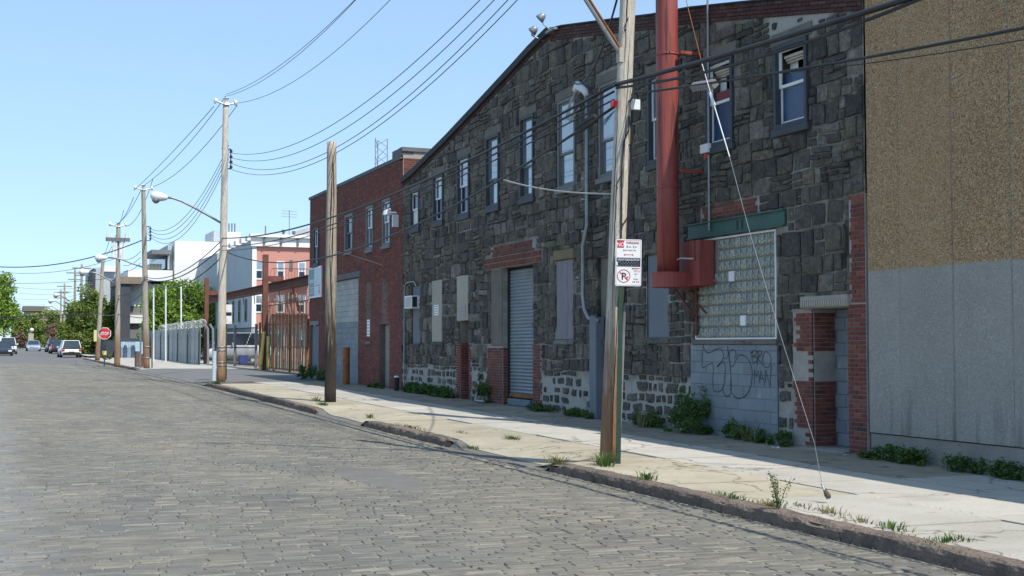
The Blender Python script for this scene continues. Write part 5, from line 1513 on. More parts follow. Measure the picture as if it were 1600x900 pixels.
# heavy cables between the near pole and pole 3, and on to the right
cable('upper thick black cable crossing stone wall from nearest pole to strapped pole', XY(t3, -.1), XY(N1, -.16), [(352, 371), (399, 370), (439, 363), (480, 352), (509, 343), (640, 291), (760, 232), (905, 163), (975, 130)], .022)
cable('second thick cable just below the uppermost cable across stone wall', XY(t3, -.1), XY(N1, -.16), [(352, 384), (420, 378), (484, 364), (640, 302), (760, 244), (905, 172), (975, 138)], .016)
cable('third, thinner cable under two thick ones across stone wall', XY(t3, -.1), XY(N1, -.16), [(352, 391), (399, 388), (483, 367), (640, 313), (760, 257), (905, 183), (975, 147)], .012)
cable('sagging thick cable crossing lowest over the brick workshop', XY(t3, .1), XY(N1, -.1), [(354, 393), (387, 405), (436, 411.5), (480, 408), (515, 400), (640, 352), (790, 280), (905, 203), (962, 165)], .021)
t = MB(); a, b = PX(902, 203, N1.x - .05), PX(932, 183, N1.x - .05); t.tube([a, a + (b - a) * .1, a + (b - a) * .9, b], [.03, .07, .07, .03], 8)
wall_thing('cable_splice', 'black splice case on sagging cable left of nearest pole', 'splice case', [('casing', t, 'tar')])
# to the right, past the frame (plane bends slightly towards the next pole)
RT = Vector((7.6, -4.0, 0))
cable('upper thick cable from nearest pole to the right edge of frame', XY(N1, -.12), RT, [(990, 126), (1063, 103), (1180, 72), (1260, 50), (1370, 12)], .030)
cable('second thick cable below the upper one right of nearest pole', XY(N1, -.12), RT, [(990, 135), (1063, 120), (1180, 90), (1260, 70), (1380, 22), (1430, 0)], .018)
cable('lower cable running level from nearest pole to upper right', XY(N1, .08), Vector((7.9, -4, 0)), [(1000, 145), (1085, 135), (1180, 117), (1263, 104), (1354, 92), (1440, 76), (1600, 42)], .016)
cable('thin wire under the lower cable over the pebble panels', XY(N1, .08), Vector((7.9, -4, 0)), [(1180, 118), (1355, 96), (1440, 90), (1520, 78), (1600, 60)], .006)
t = MB(); q1, q2 = PX(1083, 136, N1.x + .1), PX(1117, 131, N1.x + .1); t.tube([q1, q2], [.062, .062], 4)
wall_thing('wooden_cable_guard', 'weathered wooden guard block on cable where guy wire crosses', 'cable guard', [('block', t, 'oldboard')])
# white service drop
q1 = PX(787, 281, 8.4); q2 = b1 + ax * ((PY(957, 302, b1.y).z - b1.z) / ax.z); w1_ = cable('pale service wire sagging from mid-span splice to nearest pole', XY(q1), XY(q2, -.1), [(787, 281), (820, 290), (860, 297), (905, 301), (955, 303)], .013, 'cablewhite', n=20)
# small thin wire across the brick
cable('thin pale wire sloping across the brick workshop wall', (11.8, 46.2, 0), (11.8, 39.5, 0), [(527, 393), (570, 405), (614, 421)], .008, 'cablewhite', n=16)
# primaries: pole 3 top to beyond the frame above the near pole
N0 = XY(p1top)
cable('left high-voltage wire climbing from the strapped pole top to upper frame', XY(t3, 0), XY(N0, -.5), [(357, 147), (400, 124), (470, 80), (553, 0)], .008, 'cablegreen', n=50)
cable('second high-voltage wire from same insulator, almost touching the left one', XY(t3, -.05), XY(N0, -.65), [(357, 150), (400, 130), (470, 84), (554, 1)], .008, 'cablegreen', n=50)
cable('right high-voltage wire climbing from strapped pole top', XY(t3, .42), XY(N0, .5), [(374, 162), (420, 144), (500, 102), (560, 50), (607, 0)], .008, 'cablegreen', n=50)
sec = [([(362, 240), (420, 236), (480, 214), (550, 177), (620, 125), (700, 50), (746, 0)], 'first'), ([(362, 248), (410, 249), (480, 231), (550, 195), (640, 130), (720, 52), (769, 0)], 'second'),
       ([(362, 257), (410, 262.5), (460, 257), (520, 234), (600, 185), (700, 95), (791, 0)], 'third'), ([(362, 264), (410, 274), (460, 268), (515, 244), (600, 188), (700, 105), (811, 0)], 'fourth')]
for k, (px, w) in enumerate(sec):
    cable('%s from top of four parallel wires rising right from strapped pole' % w, XY(t3, .12), XY(N0, .1 + .04 * k), px, .009, 'cablegreen', n=50)
# rack at pole 3 / pole 4
for e_, (x, ys) in ((p3, (361, (236, 245, 253, 261))), (p4, (235, (357, 362, 368, 373)))):
    Yv = (b3 if e_ is p3 else b4).y
    for y in ys:
        q = PY(x, y, Yv); t = MB(); t.tube([q - Vector((0, 0, .05)), q + Vector((0, 0, .05))], [.06, .05], 8); t.build('spool_insulator', M['tar'], e_)
    q, q2 = PY(x, ys[0] - 3, Yv), PY(x, ys[-1] + 3, Yv)
    t = MB(); t.tube([q - Vector((0, -.05, 0)), q2 + Vector((0, .05, 0))], .02, 5); t.tube([q, q - Vector((.35, 0, 0))], .02, 5); t.tube([q2, q2 - Vector((.35, 0, 0))], .02, 5); t.build('insulator_rack', M['tar'], e_)
# pole 3 -> pole 4
t4, t5, t6 = p4top, p5top, p6top
cable('left high wire between strapped pole and next pole', XY(t4, -.5), XY(t3, -.45), [(214, 293), (260, 248), (300, 204), (338, 162)], .013, 'cablegreen')
cable('middle high wire between strapped pole and next pole', XY(t4, 0), XY(t3, 0), [(224, 290), (270, 252), (310, 205), (352, 152)], .013, 'cablegreen')
cable('right high wire between strapped pole and next pole', XY(t4, .5), XY(t3, .42), [(234, 293), (275, 273), (320, 226), (371, 165)], .013, 'cablegreen')
for k, (yy, mid) in enumerate(((357, 330), (362, 337), (368, 345), (373, 352))):
    cable('%s of four parallel wires sagging below street lamp arm' % ('top', 'second', 'third', 'bottom')[k], XY(t4, .25), XY(t3, .12), [(237, yy + 1), (262, yy + 2 - k * .4), (300, mid - 5 + k * 2), (325, 290 + k * 12), (346, 250 + 5 * k)], .012, 'cablegreen')
cable('upper sagging cable in front of white building', XY(t4, .1), XY(t3, -.1), [(232, 434), (262, 433), (300, 415), (340, 382)], .02)
cable('middle sagging cable in front of white building', XY(t4, .1), XY(t3, -.1), [(232, 437), (265, 439), (300, 421), (342, 391)], .024)
cable('lowest sagging cable in front of the green tree', XY(t4, .1), XY(t3, -.05), [(232, 442), (262, 449), (300, 440), (341, 406)], .024)
# pole 4 -> 5 -> 6 and beyond
cable('left high wire above riser pole', XY(t5, -.55), XY(t4, -.5), [(176, 353), (190, 344), (205, 318), (213, 297)], .016, 'cablegreen')
cable('middle high wire above riser pole', XY(t5, 0), XY(t4, 0), [(185, 348), (197, 338), (212, 312), (223, 292)], .016, 'cablegreen')
cable('right high wire above riser pole', XY(t5, .5), XY(t4, .5), [(193, 353), (205, 349), (220, 330), (233, 297)], .016, 'cablegreen')
for k in range(3): cable('%s of three thin wires low between riser pole and next pole' % ('top', 'middle', 'bottom')[k], XY(t5, .3), XY(t4, -.1), [(190, 405 + 9 * k), (205, 404 + 9 * k), (224, 388 + 9 * k)], .014, 'cablegreen')
cable('drooping cable ending at riser pole, upper', XY(b5), XY(b4), [(186, 462), (200, 460), (214, 449), (227, 436)], .024)
cable('drooping cable ending at riser pole, lower', XY(b5), XY(b4), [(187, 468), (202, 473), (214, 465), (228, 448)], .024)
cable('left wire from riser pole to leaning pole', XY(t6, -.2), XY(t5, -.5), [(161, 400), (168, 385), (175, 358)], .014, 'cablegreen')
cable('right wire from riser pole to leaning pole', XY(t6, .2), XY(t5, .3), [(163, 402), (172, 390), (184, 360)], .014, 'cablegreen')
# crossing the road to the left
cable('heavy cable crossing the street from the lamp pole to far left', XY(b4, -.1), (-9, 78, 0), [(216, 378), (180, 391), (140, 403), (100, 411), (60, 416), (20, 417.5)], .028)
cable('thin wire crossing street below the heavy cable', XY(b5, -.1), (-9, 92, 0), [(180, 404), (100, 423), (30, 427)], .014)
cable('thin level wire crossing street lower still', XY(b5, -.1), (-9, 92, 0), [(180, 434), (100, 441), (30, 443)], .013)
for k in range(4): cable('%s of four hair-thin wires crossing the far sky' % ('highest', 'second highest', 'third', 'lowest')[k], Vector((9, 128 + 9 * k, 0)), (-9, 128 + 9 * k, 0), [(128 - 8 * k, 449 + 7 * k), (70, 452 + 8 * k), (20, 448 + 9 * k)], .014, group='thin wires crossing the far sky')
cable('thick double cable crossing street at tree height, upper strand', XY(b6, 0, -.1), (-9, 100, 0), [(154, 489), (100, 492), (20, 494.5)], .035)
cable('thick double cable crossing street at tree height, lower strand', XY(b6, 0, -.1), (-9, 100, 0), [(154, 492), (100, 496), (20, 498)], .028)
cable('cable from leaning pole to riser pole at tree height', XY(b6), XY(b5), [(154, 489), (170, 493), (184, 490)], .03)
cable('cable from riser pole toward fence at tree height', XY(b5), XY(b4, .1), [(184, 491), (205, 495), (228, 497)], .024)
cable('black drop cable from nearest pole top down to the weatherhead', XY(N1, -.1), (11.75, 24.8, 0), [(966, -6), (957, 20), (949, 52), (935, 90), (914, 126)], .016)
# ---- guy wire
gp = G(1293, 787); gtop = PY(1072, 0, 12.2) if 0 else None
g0 = gp; gd = b1 + ax * 1.0
ga = Vector((g0.x, g0.y, g0.z))
# direction through the image points (1113,155) and (1072,0), in the plane through anchor and pole top
e = empty('guy_wire', ga, 'slanting guy wire with white guard anchored in the sidewalk', 'guy wire')
gx = N0 if 0 else Vector((b1.x + .3, b1.y + .6, 0))
d = Vector((gx.x - ga.x, gx.y - ga.y, 0)); d.normalize()
def onplane(x, y):
    q = ray(x, y); det = q[0] * (-d.y) + q[1] * d.x; t = (ga.x * (-d.y) + ga.y * d.x) / det
    return Vector((q[0] * t, q[1] * t, q[2] * t + EYE))
G1, G2, G3, G4 = onplane(1072, 0), onplane(1113, 155), onplane(1140, 245), onplane(1172, 365)
t = MB(); t.tube([ga + Vector((0, 0, .05)), onplane(1284, 755)], .014, 8); t.build('anchor_rod', M['galv'], e)
t = MB(); c = ga + Vector((0, 0, .09)); t.tube([c + Vector((.03, 0, -.03)), c, c + Vector((-.03, 0, .05))], [.015, .035, .02], 8); t.build('anchor_eye', M['bark'], e)
t = MB(); t.tube([onplane(1284, 755), onplane(1272, 690), onplane(1220, 525), G4, G3], .0033, 6); t.build('strand', M['galv'], e)
t = MB(); t.tube([G3, G2], .007, 6); t.tube([G2, onplane(1097, 100)], .005, 6); t.build('wire_guard', M['white'], e)
t = MB(); t.tube([onplane(1097, 100), G1, G1 + (G1 - G2) * 1.2], .0045, 6); t.build('upper_strand', M['rust'], e)
t = MB(); t.tube([onplane(1116, 165), onplane(1110, 145)], [.02, .02], 6); t.build('insulator', M['white'], e)

# ================================================================== SIGNS
def text_part(body, size, m, parent, x, z, y=-.004, align='CENTER', sx=1.0, name='lettering'):
    cu = bpy.data.curves.new('lettering', 'FONT'); cu.body = body; cu.size = size; cu.extrude = .0008; cu.align_x = align; cu.resolution_u = 2
    cu.offset = size * .012
    tmp = bpy.data.objects.new('lettering', cu); col.objects.link(tmp)
    bpy.context.view_layer.update()
    me = bpy.data.meshes.new_from_object(tmp.evaluated_get(bpy.context.evaluated_depsgraph_get()))
    bpy.data.objects.remove(tmp)
    me.materials.clear(); me.materials.append(M[m])
    me.transform(Matrix.Translation((x, y, z)) @ Matrix.Rotation(math.pi / 2, 4, 'X') @ Matrix.Scale(sx, 4, (1, 0, 0)))
    o = bpy.data.objects.new(name, me); put(o, parent, local=True); return o
def rrect(w, h, r, n=5):
    out = []
    for cx, cz, a0 in ((w / 2 - r, h / 2 - r, 0), (-w / 2 + r, h / 2 - r, 90), (-w / 2 + r, -h / 2 + r, 180), (w / 2 - r, -h / 2 + r, 270)):
        for k in range(n + 1):
            a = R(a0 + 90 * k / n); out.append((cx + r * math.cos(a), cz + r * math.sin(a)))
    return out
def flat(parent, name, polys, y0, y1, m):
    mb = MB()
    for p in polys: mb.prism(p, 'y', y0, y1)
    return mb.build(name, M[m], parent, local=True)
def rect(x0, x1, z0, z1): return [(x0, z0), (x1, z0), (x1, z1), (x0, z1)]
def arrow(x0, x1, z, t=.006, h=.018): return [[(x0, z), (x0 + h * 1.2, z + h), (x0 + h * 1.2, z + t), (x1 - h * 1.2, z + t), (x1 - h * 1.2, z + h), (x1, z), (x1 - h * 1.2, z - h), (x1 - h * 1.2, z - t), (x0 + h * 1.2, z - t), (x0 + h * 1.2, z - h)]]
def ringpoly(cx, cz, r0, r1, n=28):
    return [[(cx + r0 * math.cos(2 * math.pi * k / n), cz + r0 * math.sin(2 * math.pi * k / n)), (cx + r1 * math.cos(2 * math.pi * k / n), cz + r1 * math.sin(2 * math.pi * k / n)),
             (cx + r1 * math.cos(2 * math.pi * (k + 1) / n), cz + r1 * math.sin(2 * math.pi * (k + 1) / n)), (cx + r0 * math.cos(2 * math.pi * (k + 1) / n), cz + r0 * math.sin(2 * math.pi * (k + 1) / n))] for k in range(n)]
def parking_sign(label, base, height, full, s=1.0, rz=0.0, tilt=0.0):
    e = empty('parking_sign', base, label, 'parking sign', rz=rz)
    W, H = .365 * s, .66 * s; zc = height
    mb = MB(); mb.box(-.03, .03, -.004, .004, -.1, zc + H / 2); mb.box(-.032, -.026, -.004, .026, -.1, zc + H / 2); mb.box(.026, .032, -.004, .026, -.1, zc + H / 2)
    mb.build('sign_post', M['signgreen'], e, local=True)
    if full:
        h = MB()
        for k in range(int((zc - .1) / .05)): h.box(-.005, .005, -.0055, -.0035, .15 + k * .05, .16 + k * .05)
        h.build('post_holes', M['tar'], e, local=True, kind='stuff')
    o = .10 * s if full else 0
    pl = MB(); pl.prism([(x + o, z + zc) for x, z in rrect(W, H, .022 * s)], 'y', -.012, -.006)
    pl = pl.build('sign_plate', M['signwhite'], e, local=True)
    Q = lambda poly: [[(x + o, z + zc) for x, z in p] for p in poly]
    y0, y1 = -.014, -.012
    # thin dark outlines
    def outline(x0, x1, z0, z1, w=.003): return [rect(x0, x1, z0, z0 + w), rect(x0, x1, z1 - w, z1), rect(x0, x0 + w, z0, z1), rect(x1 - w, x1, z0, z1)]
    flat(pl, 'border', Q(outline(-W / 2 + .012 * s, W / 2 - .012 * s, .07 * s, H / 2 - .012 * s) + outline(-W / 2 + .012 * s, W / 2 - .012 * s, -H / 2 + .012 * s, .065 * s)), y0, y1, 'signgreydark')
    flat(pl, 'red_square', Q([rect(-W / 2 + .018 * s, -W / 2 + .115 * s, H / 2 - .12 * s, H / 2 - .018 * s)]), y0, y1, 'signred')
    flat(pl, 'night_band', Q([rect(-W / 2 + .016 * s, W / 2 - .016 * s, -.055 * s, .062 * s)]), y0, y1, 'signblack')
    flat(pl, 'arrow', Q(arrow(-.07 * s, .07 * s, .112 * s, .004 * s, .016 * s) + arrow(.055 * s, .10 * s, -.27 * s, .003 * s, .013 * s) + arrow(.108 * s, .155 * s, -.27 * s, .003 * s, .013 * s)), y0, y1, 'signred')
    cx, cz = -.065 * s, -.19 * s
    flat(pl, 'no_parking_ring', Q(ringpoly(cx, cz, .083 * s, .094 * s)), y0, y1, 'signred')
    y2 = -.0165
    flat(pl, 'slash', Q([[(cx - .058 * s, cz + .052 * s), (cx - .052 * s, cz + .060 * s), (cx + .064 * s, cz - .05 * s), (cx + .056 * s, cz - .060 * s)], [(cx + .022 * s, cz - .03 * s), (cx + .058 * s, cz + .0 * s), (cx + .068 * s, cz - .012 * s), (cx + .032 * s, cz - .045 * s)]]), y2, -.0145, 'signred')
    if not full: return e
    yy = -.0145
    T = lambda body, size, m, x, z, sx=1.0, al='CENTER', y=yy: text_part(body, size, m, pl, x + o, z + zc, y, al, sx)
    T('NO', .078, 'signwhite', -W / 2 + .066, H / 2 - .098, .82)
    T('PARKING', .046, 'signred', .055, H / 2 - .062, .9)
    T('8', .05, 'signgreydark', -.02, H / 2 - .115); T('AM', .022, 'signgreydark', .012, H / 2 - .11); T('-', .04, 'signgreydark', .035, H / 2 - .112); T('6', .05, 'signgreydark', .068, H / 2 - .115); T('PM', .022, 'signgreydark', .10, H / 2 - .11)
    T('MON THRU FRI', .026, 'signgreydark', .01, H / 2 - .158)
    T('NIGHT REGULATION', .034, 'signwhite', 0, .028, .92)
    moon = [(-.15 + .02 * math.cos(a), -.016 + .024 * math.sin(a)) for a in [R(60 + 15 * k) for k in range(17)]] + [(-.138 + .014 * math.cos(a), -.016 + .018 * math.sin(a)) for a in [R(290 - 14 * k) for k in range(16)]]
    flat(pl, 'moon', Q([moon]), -.0165, -.0145, 'signwhite')
    st = [rect(-.115 + .038 * k + (.019 if j == 1 else 0), -.109 + .038 * k + (.019 if j == 1 else 0), .004 - .022 * j, .010 - .022 * j) for k in range(7) for j in range(3)]
    flat(pl, 'stars', Q(st), -.0165, -.0145, 'signwhite')
    T('P', .135, 'signblack', cx, cz - .048)
    for k, (w_, sz) in enumerate((('MIDNIGHT', .026), ('TO 3', .028), ('MON', .022), ('&', .022), ('THURS', .024))): T(w_, sz, 'signred' if k in (0, 1) else 'signgreydark', .102, .038 - .047 * k - .085 if 0 else -.088 - .036 * k, .85)
    T('AM', .014, 'signred', .148, -.088 - .036)
    T('3', .001, 'signred', .1, -.1) if 0 else None
    return e
sb = G(966, 725)
scz = PY(992, 411, sb.y).z - sb.z
sgn = parking_sign('no parking and night regulation sign on green post beside nearest pole', sb, scz, True, .97, rz=-R(20))
sgn.rotation_euler = (0, R(1.1), -R(21))
sb2 = G(353, 593)
parking_sign('small distant no parking sign on green post near strapped pole', sb2, PY(362, 491, sb2.y).z - sb2.z, False, 1.15, rz=-R(10))
# stop sign
sb3 = G(163, 572)
e = empty('stop_sign', sb3, 'red octagonal stop sign at the corner beside the leaning pole', 'stop sign', rz=-R(3))
zc = PY(163, 521, sb3.y).z - sb3.z; rr = .40
mb = MB(); mb.box(-.04, .04, .0, .04, -.1, zc + .35); mb.build('sign_post', M['signgreen'], e, local=True)
oc = lambda r_: [(r_ * math.cos(R(22.5 + 45 * k)), zc + r_ * math.sin(R(22.5 + 45 * k))) for k in range(8)]
mb = MB(); mb.prism(oc(rr), 'y', -.02, -.01); pl = mb.build('sign_plate', M['signwhite'], e, local=True)
mb = MB(); mb.prism(oc(rr - .035), 'y', -.024, -.02); mb.build('red_face', M['signred'], pl, local=True)
text_part('STOP', .28, 'signwhite', pl, 0, zc - .10, -.027, sx=.85)
mb = MB(); mb.box(-.12, .12, -.03, -.01, zc - 1.45 + .1, zc - 1.2 + .1); mb.build('yellow_marker', M['yellow'], e, local=True)
# yellow notice on the leaning pole
q = PY(150, 523, b6.y - .2); t = MB(); t.box(q.x - .16, q.x + .06, b6.y - .25, b6.y - .22, q.z - .5, q.z + .35); 
wall_thing('yellow_notice', 'tall yellow notice strapped to the leaning pole', 'notice', [('sheet', t, 'paleyellow')])

# ================================================================== YARD: gates, fence, crane beam
FX = 13.3
def yard_z(Y): return gz(12, Y)
ZT = lambda y, x=430: PX(x, y, FX).z
def gate():
    e = empty('steel_gate', (FX, 62, yard_z(62)), 'rusty steel picket gate with tall stakes across the yard entrance', 'gate')
    Y = 56.4; r = random.Random(2); picks = []
    mb = MB(); t = MB(); k = 0
    while Y < 67.4:
        top = 4.35 - .3 * abs(math.sin(Y * .9)) + r.uniform(-.35, .15); picks.append((Y, top)); Y += .27
    me = MB(); me.box(-.012, .012, -.018, .018, 0, 1); me = me.mesh('picket', M['rust'])
    me2 = MB(); me2.box(-.012, .012, -.015, .015, 0, 1); me2 = me2.mesh('picket', M['rustpanel'])
    for i, (Y, top) in enumerate(picks):
        o = link_copy('picket', me if i % 3 else me2, (FX, Y, yard_z(Y) + .05), e); o.scale = (1, 1, top - yard_z(Y) - .05)
    for z in (.12, 1.2, 2.35, 3.35):
        t = MB(); t.box(FX - .025, FX + .0, 56.3, 67.5, yard_z(55) + z, yard_z(55) + z + .05); t.build('rail', M['rust'], e)
    for Y in (56.4, 60.1, 63.8, 67.5):
        t = MB(); t.box(FX - .06, FX + .06, Y - .05, Y + .05, yard_z(Y), 2.9); t.build('gate_post', M['rust'], e)
    return e
gate()
def grille(label, Y0, Y1, h, m, step=.16):
    e = empty('sheeted_grille', (FX + .05, Y0, yard_z(Y0)), label, 'gate panel')
    n = int((Y1 - Y0) / step)
    for k in range(n):
        if k % 4 == 3: continue
        y = Y0 + k * step
        mb = MB(); mb.box(FX + .03, FX + .05, y, y + step * .82, yard_z(y) + .08, yard_z(y) + h); mb.build('bar_strip', M[m], e)
grille('rusty sheeted grille low behind the right half of the gate', 56.6, 67.2, 2.2, 'rustpanel')
def bar_gate():
    e = empty('bar_gate', (FX, 70, yard_z(70)), 'low dark bar gate with white van parked behind', 'gate')
    me = MB(); me.box(-.015, .015, -.015, .015, 0, 2.25); me = me.mesh('bar', M['tar'])
    Y = 68.6
    while Y < 82:
        link_copy('bar', me, (FX, Y, yard_z(Y) + .03), e); Y += .34
    for z in (.15, 1.1, 2.2):
        t = MB(); t.box(FX - .02, FX + .02, 68.4, 82, yard_z(72) + z, yard_z(72) + z + .06); t.build('rail', M['tar'], e)
    for Y in (68.5, 75, 82):
        t = MB(); t.box(FX - .07, FX + .07, Y - .07, Y + .07, yard_z(Y), yard_z(Y) + 2.45); t.build('gate_post', M['greyframe'], e)
bar_gate()
# white wire posts where the corrugated fence begins
for x, lab in ((325, 'leftmost leaning white fence post topped by razor wire'), (333, 'right-hand leaning white fence post beside strapped pole')):
    q = G(x - 1, 574); t = MB(); tp = PX(x + 1, 514, 12.3)
    a = Vector((12.3, tp.y, yard_z(tp.y))); t.tube([a, Vector((12.3, tp.y + .3, tp.z)), Vector((12.1, tp.y + .3, tp.z + .3))], .07, 6)
    wall_thing('fence_post', lab, 'post', [('post', t, 'galv')])
def board_fence():
    e = empty('board_fence', (12.4, 95, yard_z(95)), 'long weathered grey board fence topped with razor wire coil', 'fence')
    r = random.Random(4); Y = 80.5
    while Y < 116:
        w = 1.18
        X = lambda y: 12.1 + (y - 80) * .022
        h = PX(300, 521, 12.5).z - yard_z(92)
        z = yard_z(Y); mb = MB(); n = 9
        vv = []
        for k in range(n + 1):
            y = Y + (w - .02) * k / n; xx = X(y) + (.03 if k % 2 else 0)
            vv += [(xx, y, z), (xx, y, z + 2.35 + .03 * math.sin(Y))]
        mb.add(vv, [(2 * k, 2 * k + 2, 2 * k + 3, 2 * k + 1) for k in range(n)])
        mb.box(X(Y) + .04, X(Y) + .09, Y, Y + w - .02, z + .5, z + .6); mb.box(X(Y) + .04, X(Y) + .09, Y, Y + w - .02, z + 1.8, z + 1.9)
        piece_object('fence_board', mb, M['woodfence'], e)
        Y += w
    for Y in (81, 87, 93, 99, 105, 111):
        mb = MB(); mb.box(12.02 + (Y - 80) * .022, 12.1 + (Y - 80) * .022, Y, Y + .12, yard_z(Y), yard_z(Y) + 2.5); mb.build('fence_post', M['greyframe'], e)
board_fence()
def razor():
    mb = MB(); pts = []
    for k in range(1500):
        t = k / 1500; Y = 80.5 + t * 26; a = t * 2 * math.pi * 60
        pts.append(Vector((12.2 + (Y - 80) * .022 + (.24 + .09 * noise.noise(Vector((k * .07, 0, 0)))) * math.cos(a), Y, 2.62 + yard_z(Y) + (.24 + .09 * noise.noise(Vector((k * .05, 3, 0)))) * math.sin(a) - .1 * t)))
    mb.tube(pts, .012, 3)
    o = mb.build('razor_wire', M['razor']); setp(o, 'coiled razor wire running along the top of grey board fence', 'razor wire')
razor()
for x, y0, lab in ((240, 449, 'leftmost of three thin white poles in front of the green tree'), (259, 447, 'middle one of three thin white poles before green tree'), (283, 447, 'rightmost of three thin white poles before green tree')):
    Y = 92; a = PY(x, 560, Y); b = PY(x, y0, Y); t = MB(); t.tube([(a.x, Y, yard_z(Y)), (b.x, Y, b.z)], .055, 6); t2 = MB(); t2.tube([(b.x, Y, b.z), (b.x, Y, b.z + .1)], .08, 6)
    wall_thing('white_pole', lab, 'pole', [('pole', t, 'white'), ('cap', t2, 'galv')])
# crane runway
e = empty('crane_runway', (13.8, 68, yard_z(68)), 'rusty red steel crane runway beam on columns over the yard', 'crane beam')
t = MB()
zc = 4.58
t.box(13.55, 14.05, 50.5, 88.5, zc - .02, zc + .02); t.box(13.55, 14.05, 50.5, 88.5, zc + .36, zc + .40); t.box(13.77, 13.83, 50.5, 88.5, zc + .02, zc + .36)
t.build('beam', M['redbeam'], e)
CX = 13.05; c1 = PX(414, 490, CX).y; c2 = PX(322.5, 470, CX).y
for Y, zt, low in ((c1, PX(414, 398, CX).z, True), (c2, PX(322.5, 434, CX).z, False)):
    t = MB(); s_ = .135
    t.box(CX - s_, CX + s_, Y - s_, Y - s_ + .03, yard_z(Y), zt); t.box(CX - s_, CX + s_, Y + s_ - .03, Y + s_, yard_z(Y), zt); t.box(CX - .015, CX + .015, Y - s_ + .03, Y + s_ - .03, yard_z(Y), zt)
    t.build('column', M['redbeam'], e)
    t = MB(); t.box(CX, 14.0, Y - .12, Y + .12, zc + .41, zc + .7); t.build('bracket', M['redbeam'], e)
    if low:
        t = MB(); z0 = yard_z(Y)
        t.tube([(CX - .25, Y - .2, z0), (CX - .08, Y - .2, z0 + 2.0)], .08, 6); t.build('yellow_guard', M['yellow'], e)
        t = MB(); t.tube([(CX + .12, Y - .3, z0), (CX + .12, Y - .3, z0 + 1.75)], .09, 6); t.build('yellow_guard', M['yellow'], e)
for k in range(10):
    Y = 52 + k * 3.4; t = MB(); t.tube([(13.9, Y, zc), (13.95, Y, zc - .45), (13.95, Y + .12, zc - .5)], .025, 5); t.build('hanger', M['rust'], e)

# ================================================================== BACKGROUND BUILDINGS
def building(name, label, base): return empty(name, base, label, 'building')
YR = 103.0
# salmon row house
c0 = PY(395, 400, YR); zt = PY(395, 376, YR).z; X0 = c0.x; X1 = X0 + 12
rh = building('salmon_house', 'three-storey salmon row house with white windows and fire escape', (X0, YR, .4))
mb = MB(); mb.box(X0, X1, YR, YR + 14, .2, zt - .1); mb.build('wall', M['pinkwall'], rh)
t = MB(); t.box(X0 - .05, X0 - .01, YR + .3, YR + 14, .2, zt + .05); t.build('side_wall', M['greywall'], rh)
t = MB(); t.box(X0 - .06, X0 + .30, YR - .08, YR - .01, .3, zt - .2); t.build('corner_strip', M['whitewall'], rh)
t = MB(); t.box(X0 - .3, X1, YR - .5, YR + .2, zt + .3, zt + .55); t.box(X0 - .2, X1, YR - .25, YR - .01, zt - .45, zt + .3)
t.build('cornice', M['whitewall'], rh)
for k in range(8):
    t = MB(); t.box(X0 + .8 + k * 1.4, X0 + .95 + k * 1.4, YR - .38, YR - .25, zt - .35, zt + .28); t.build('cornice_bracket', M['greyframe'], rh)
FR = Fr(X0, YR, (1, 0), (0, -1))
def small_window(fr, a, z0, w, h, parent, frame='white', glass='glassdark', up='glass'):
    mb = MB(); ring(mb, fr, a, a + w, z0, z0 + h, .12, -.02, .05); mb.fbox(fr, a + .12, a + w - .12, z0 + h / 2 - .06, z0 + h / 2 + .06, -.02, .04)
    o = mb.build('window', M[frame], parent)
    pane_quad(fr, a + .12, a + w - .12, z0 + .12, z0 + h / 2 - .06, .02, 'pane', M[glass], o); pane_quad(fr, a + .12, a + w - .12, z0 + h / 2 + .06, z0 + h - .12, .02, 'pane', M[up], o)
def ax_(x): return PY(x, 410, YR).x - X0
rows = [(PY(0, 429, YR).z, PY(0, 397, YR).z), (PY(0, 485, YR).z, PY(0, 454, YR).z), (PY(0, 545, YR).z, PY(0, 513, YR).z)]
for z0, z1 in rows:
    for x0, x1 in ((398.5, 411.5), (432, 445), (465, 478)):
        a, b = ax_(x0), ax_(x1); small_window(FR, a, z0, b - a, z1 - z0, rh)
    small_window(FR, ax_(452.5), z0 + .8, ax_(457.5) - ax_(452.5), .9, rh, 'greyframe')
    small_window(FR, ax_(478) + 1.2, z0, 1.0, z1 - z0, rh)
fe = empty('fire_escape', (X0 + 3, YR - .6, 2), 'dark red iron fire escape on the salmon house front', 'fire escape')
for z0, _ in rows[:2]:
    zf = z0 - .1; a0, a1 = ax_(424), ax_(483)
    t = MB(); t.fbox(FR, a0, a1, zf - .08, zf, .05, 1.1); t.build('platform', M['darkred'], fe)
    t = MB(); t.fbox(FR, a0, a1, zf + .98, zf + 1.03, 1.05, 1.1)
    for k in range(14):
        a = a0 + (a1 - a0) * k / 13; t.fbox(FR, a, a + .03, zf, zf + 1.0, 1.06, 1.09)
    t.fbox(FR, a0, a0 + .03, zf + .98, zf + 1.02, .05, 1.1); t.build('railing', M['darkred'], fe)
t = MB(); z0, z1 = rows[1][0], rows[0][0]
t.tube([FR(ax_(452), z1, .9), FR(ax_(466), z0, .9)], .07, 4); t.tube([FR(ax_(452), z1, .5), FR(ax_(466), z0, .5)], .07, 4)
t.tube([FR(ax_(440), rows[1][0], .9), FR(ax_(452), rows[2][0], .9)], .06, 4); t.build('stair', M['darkred'], fe)
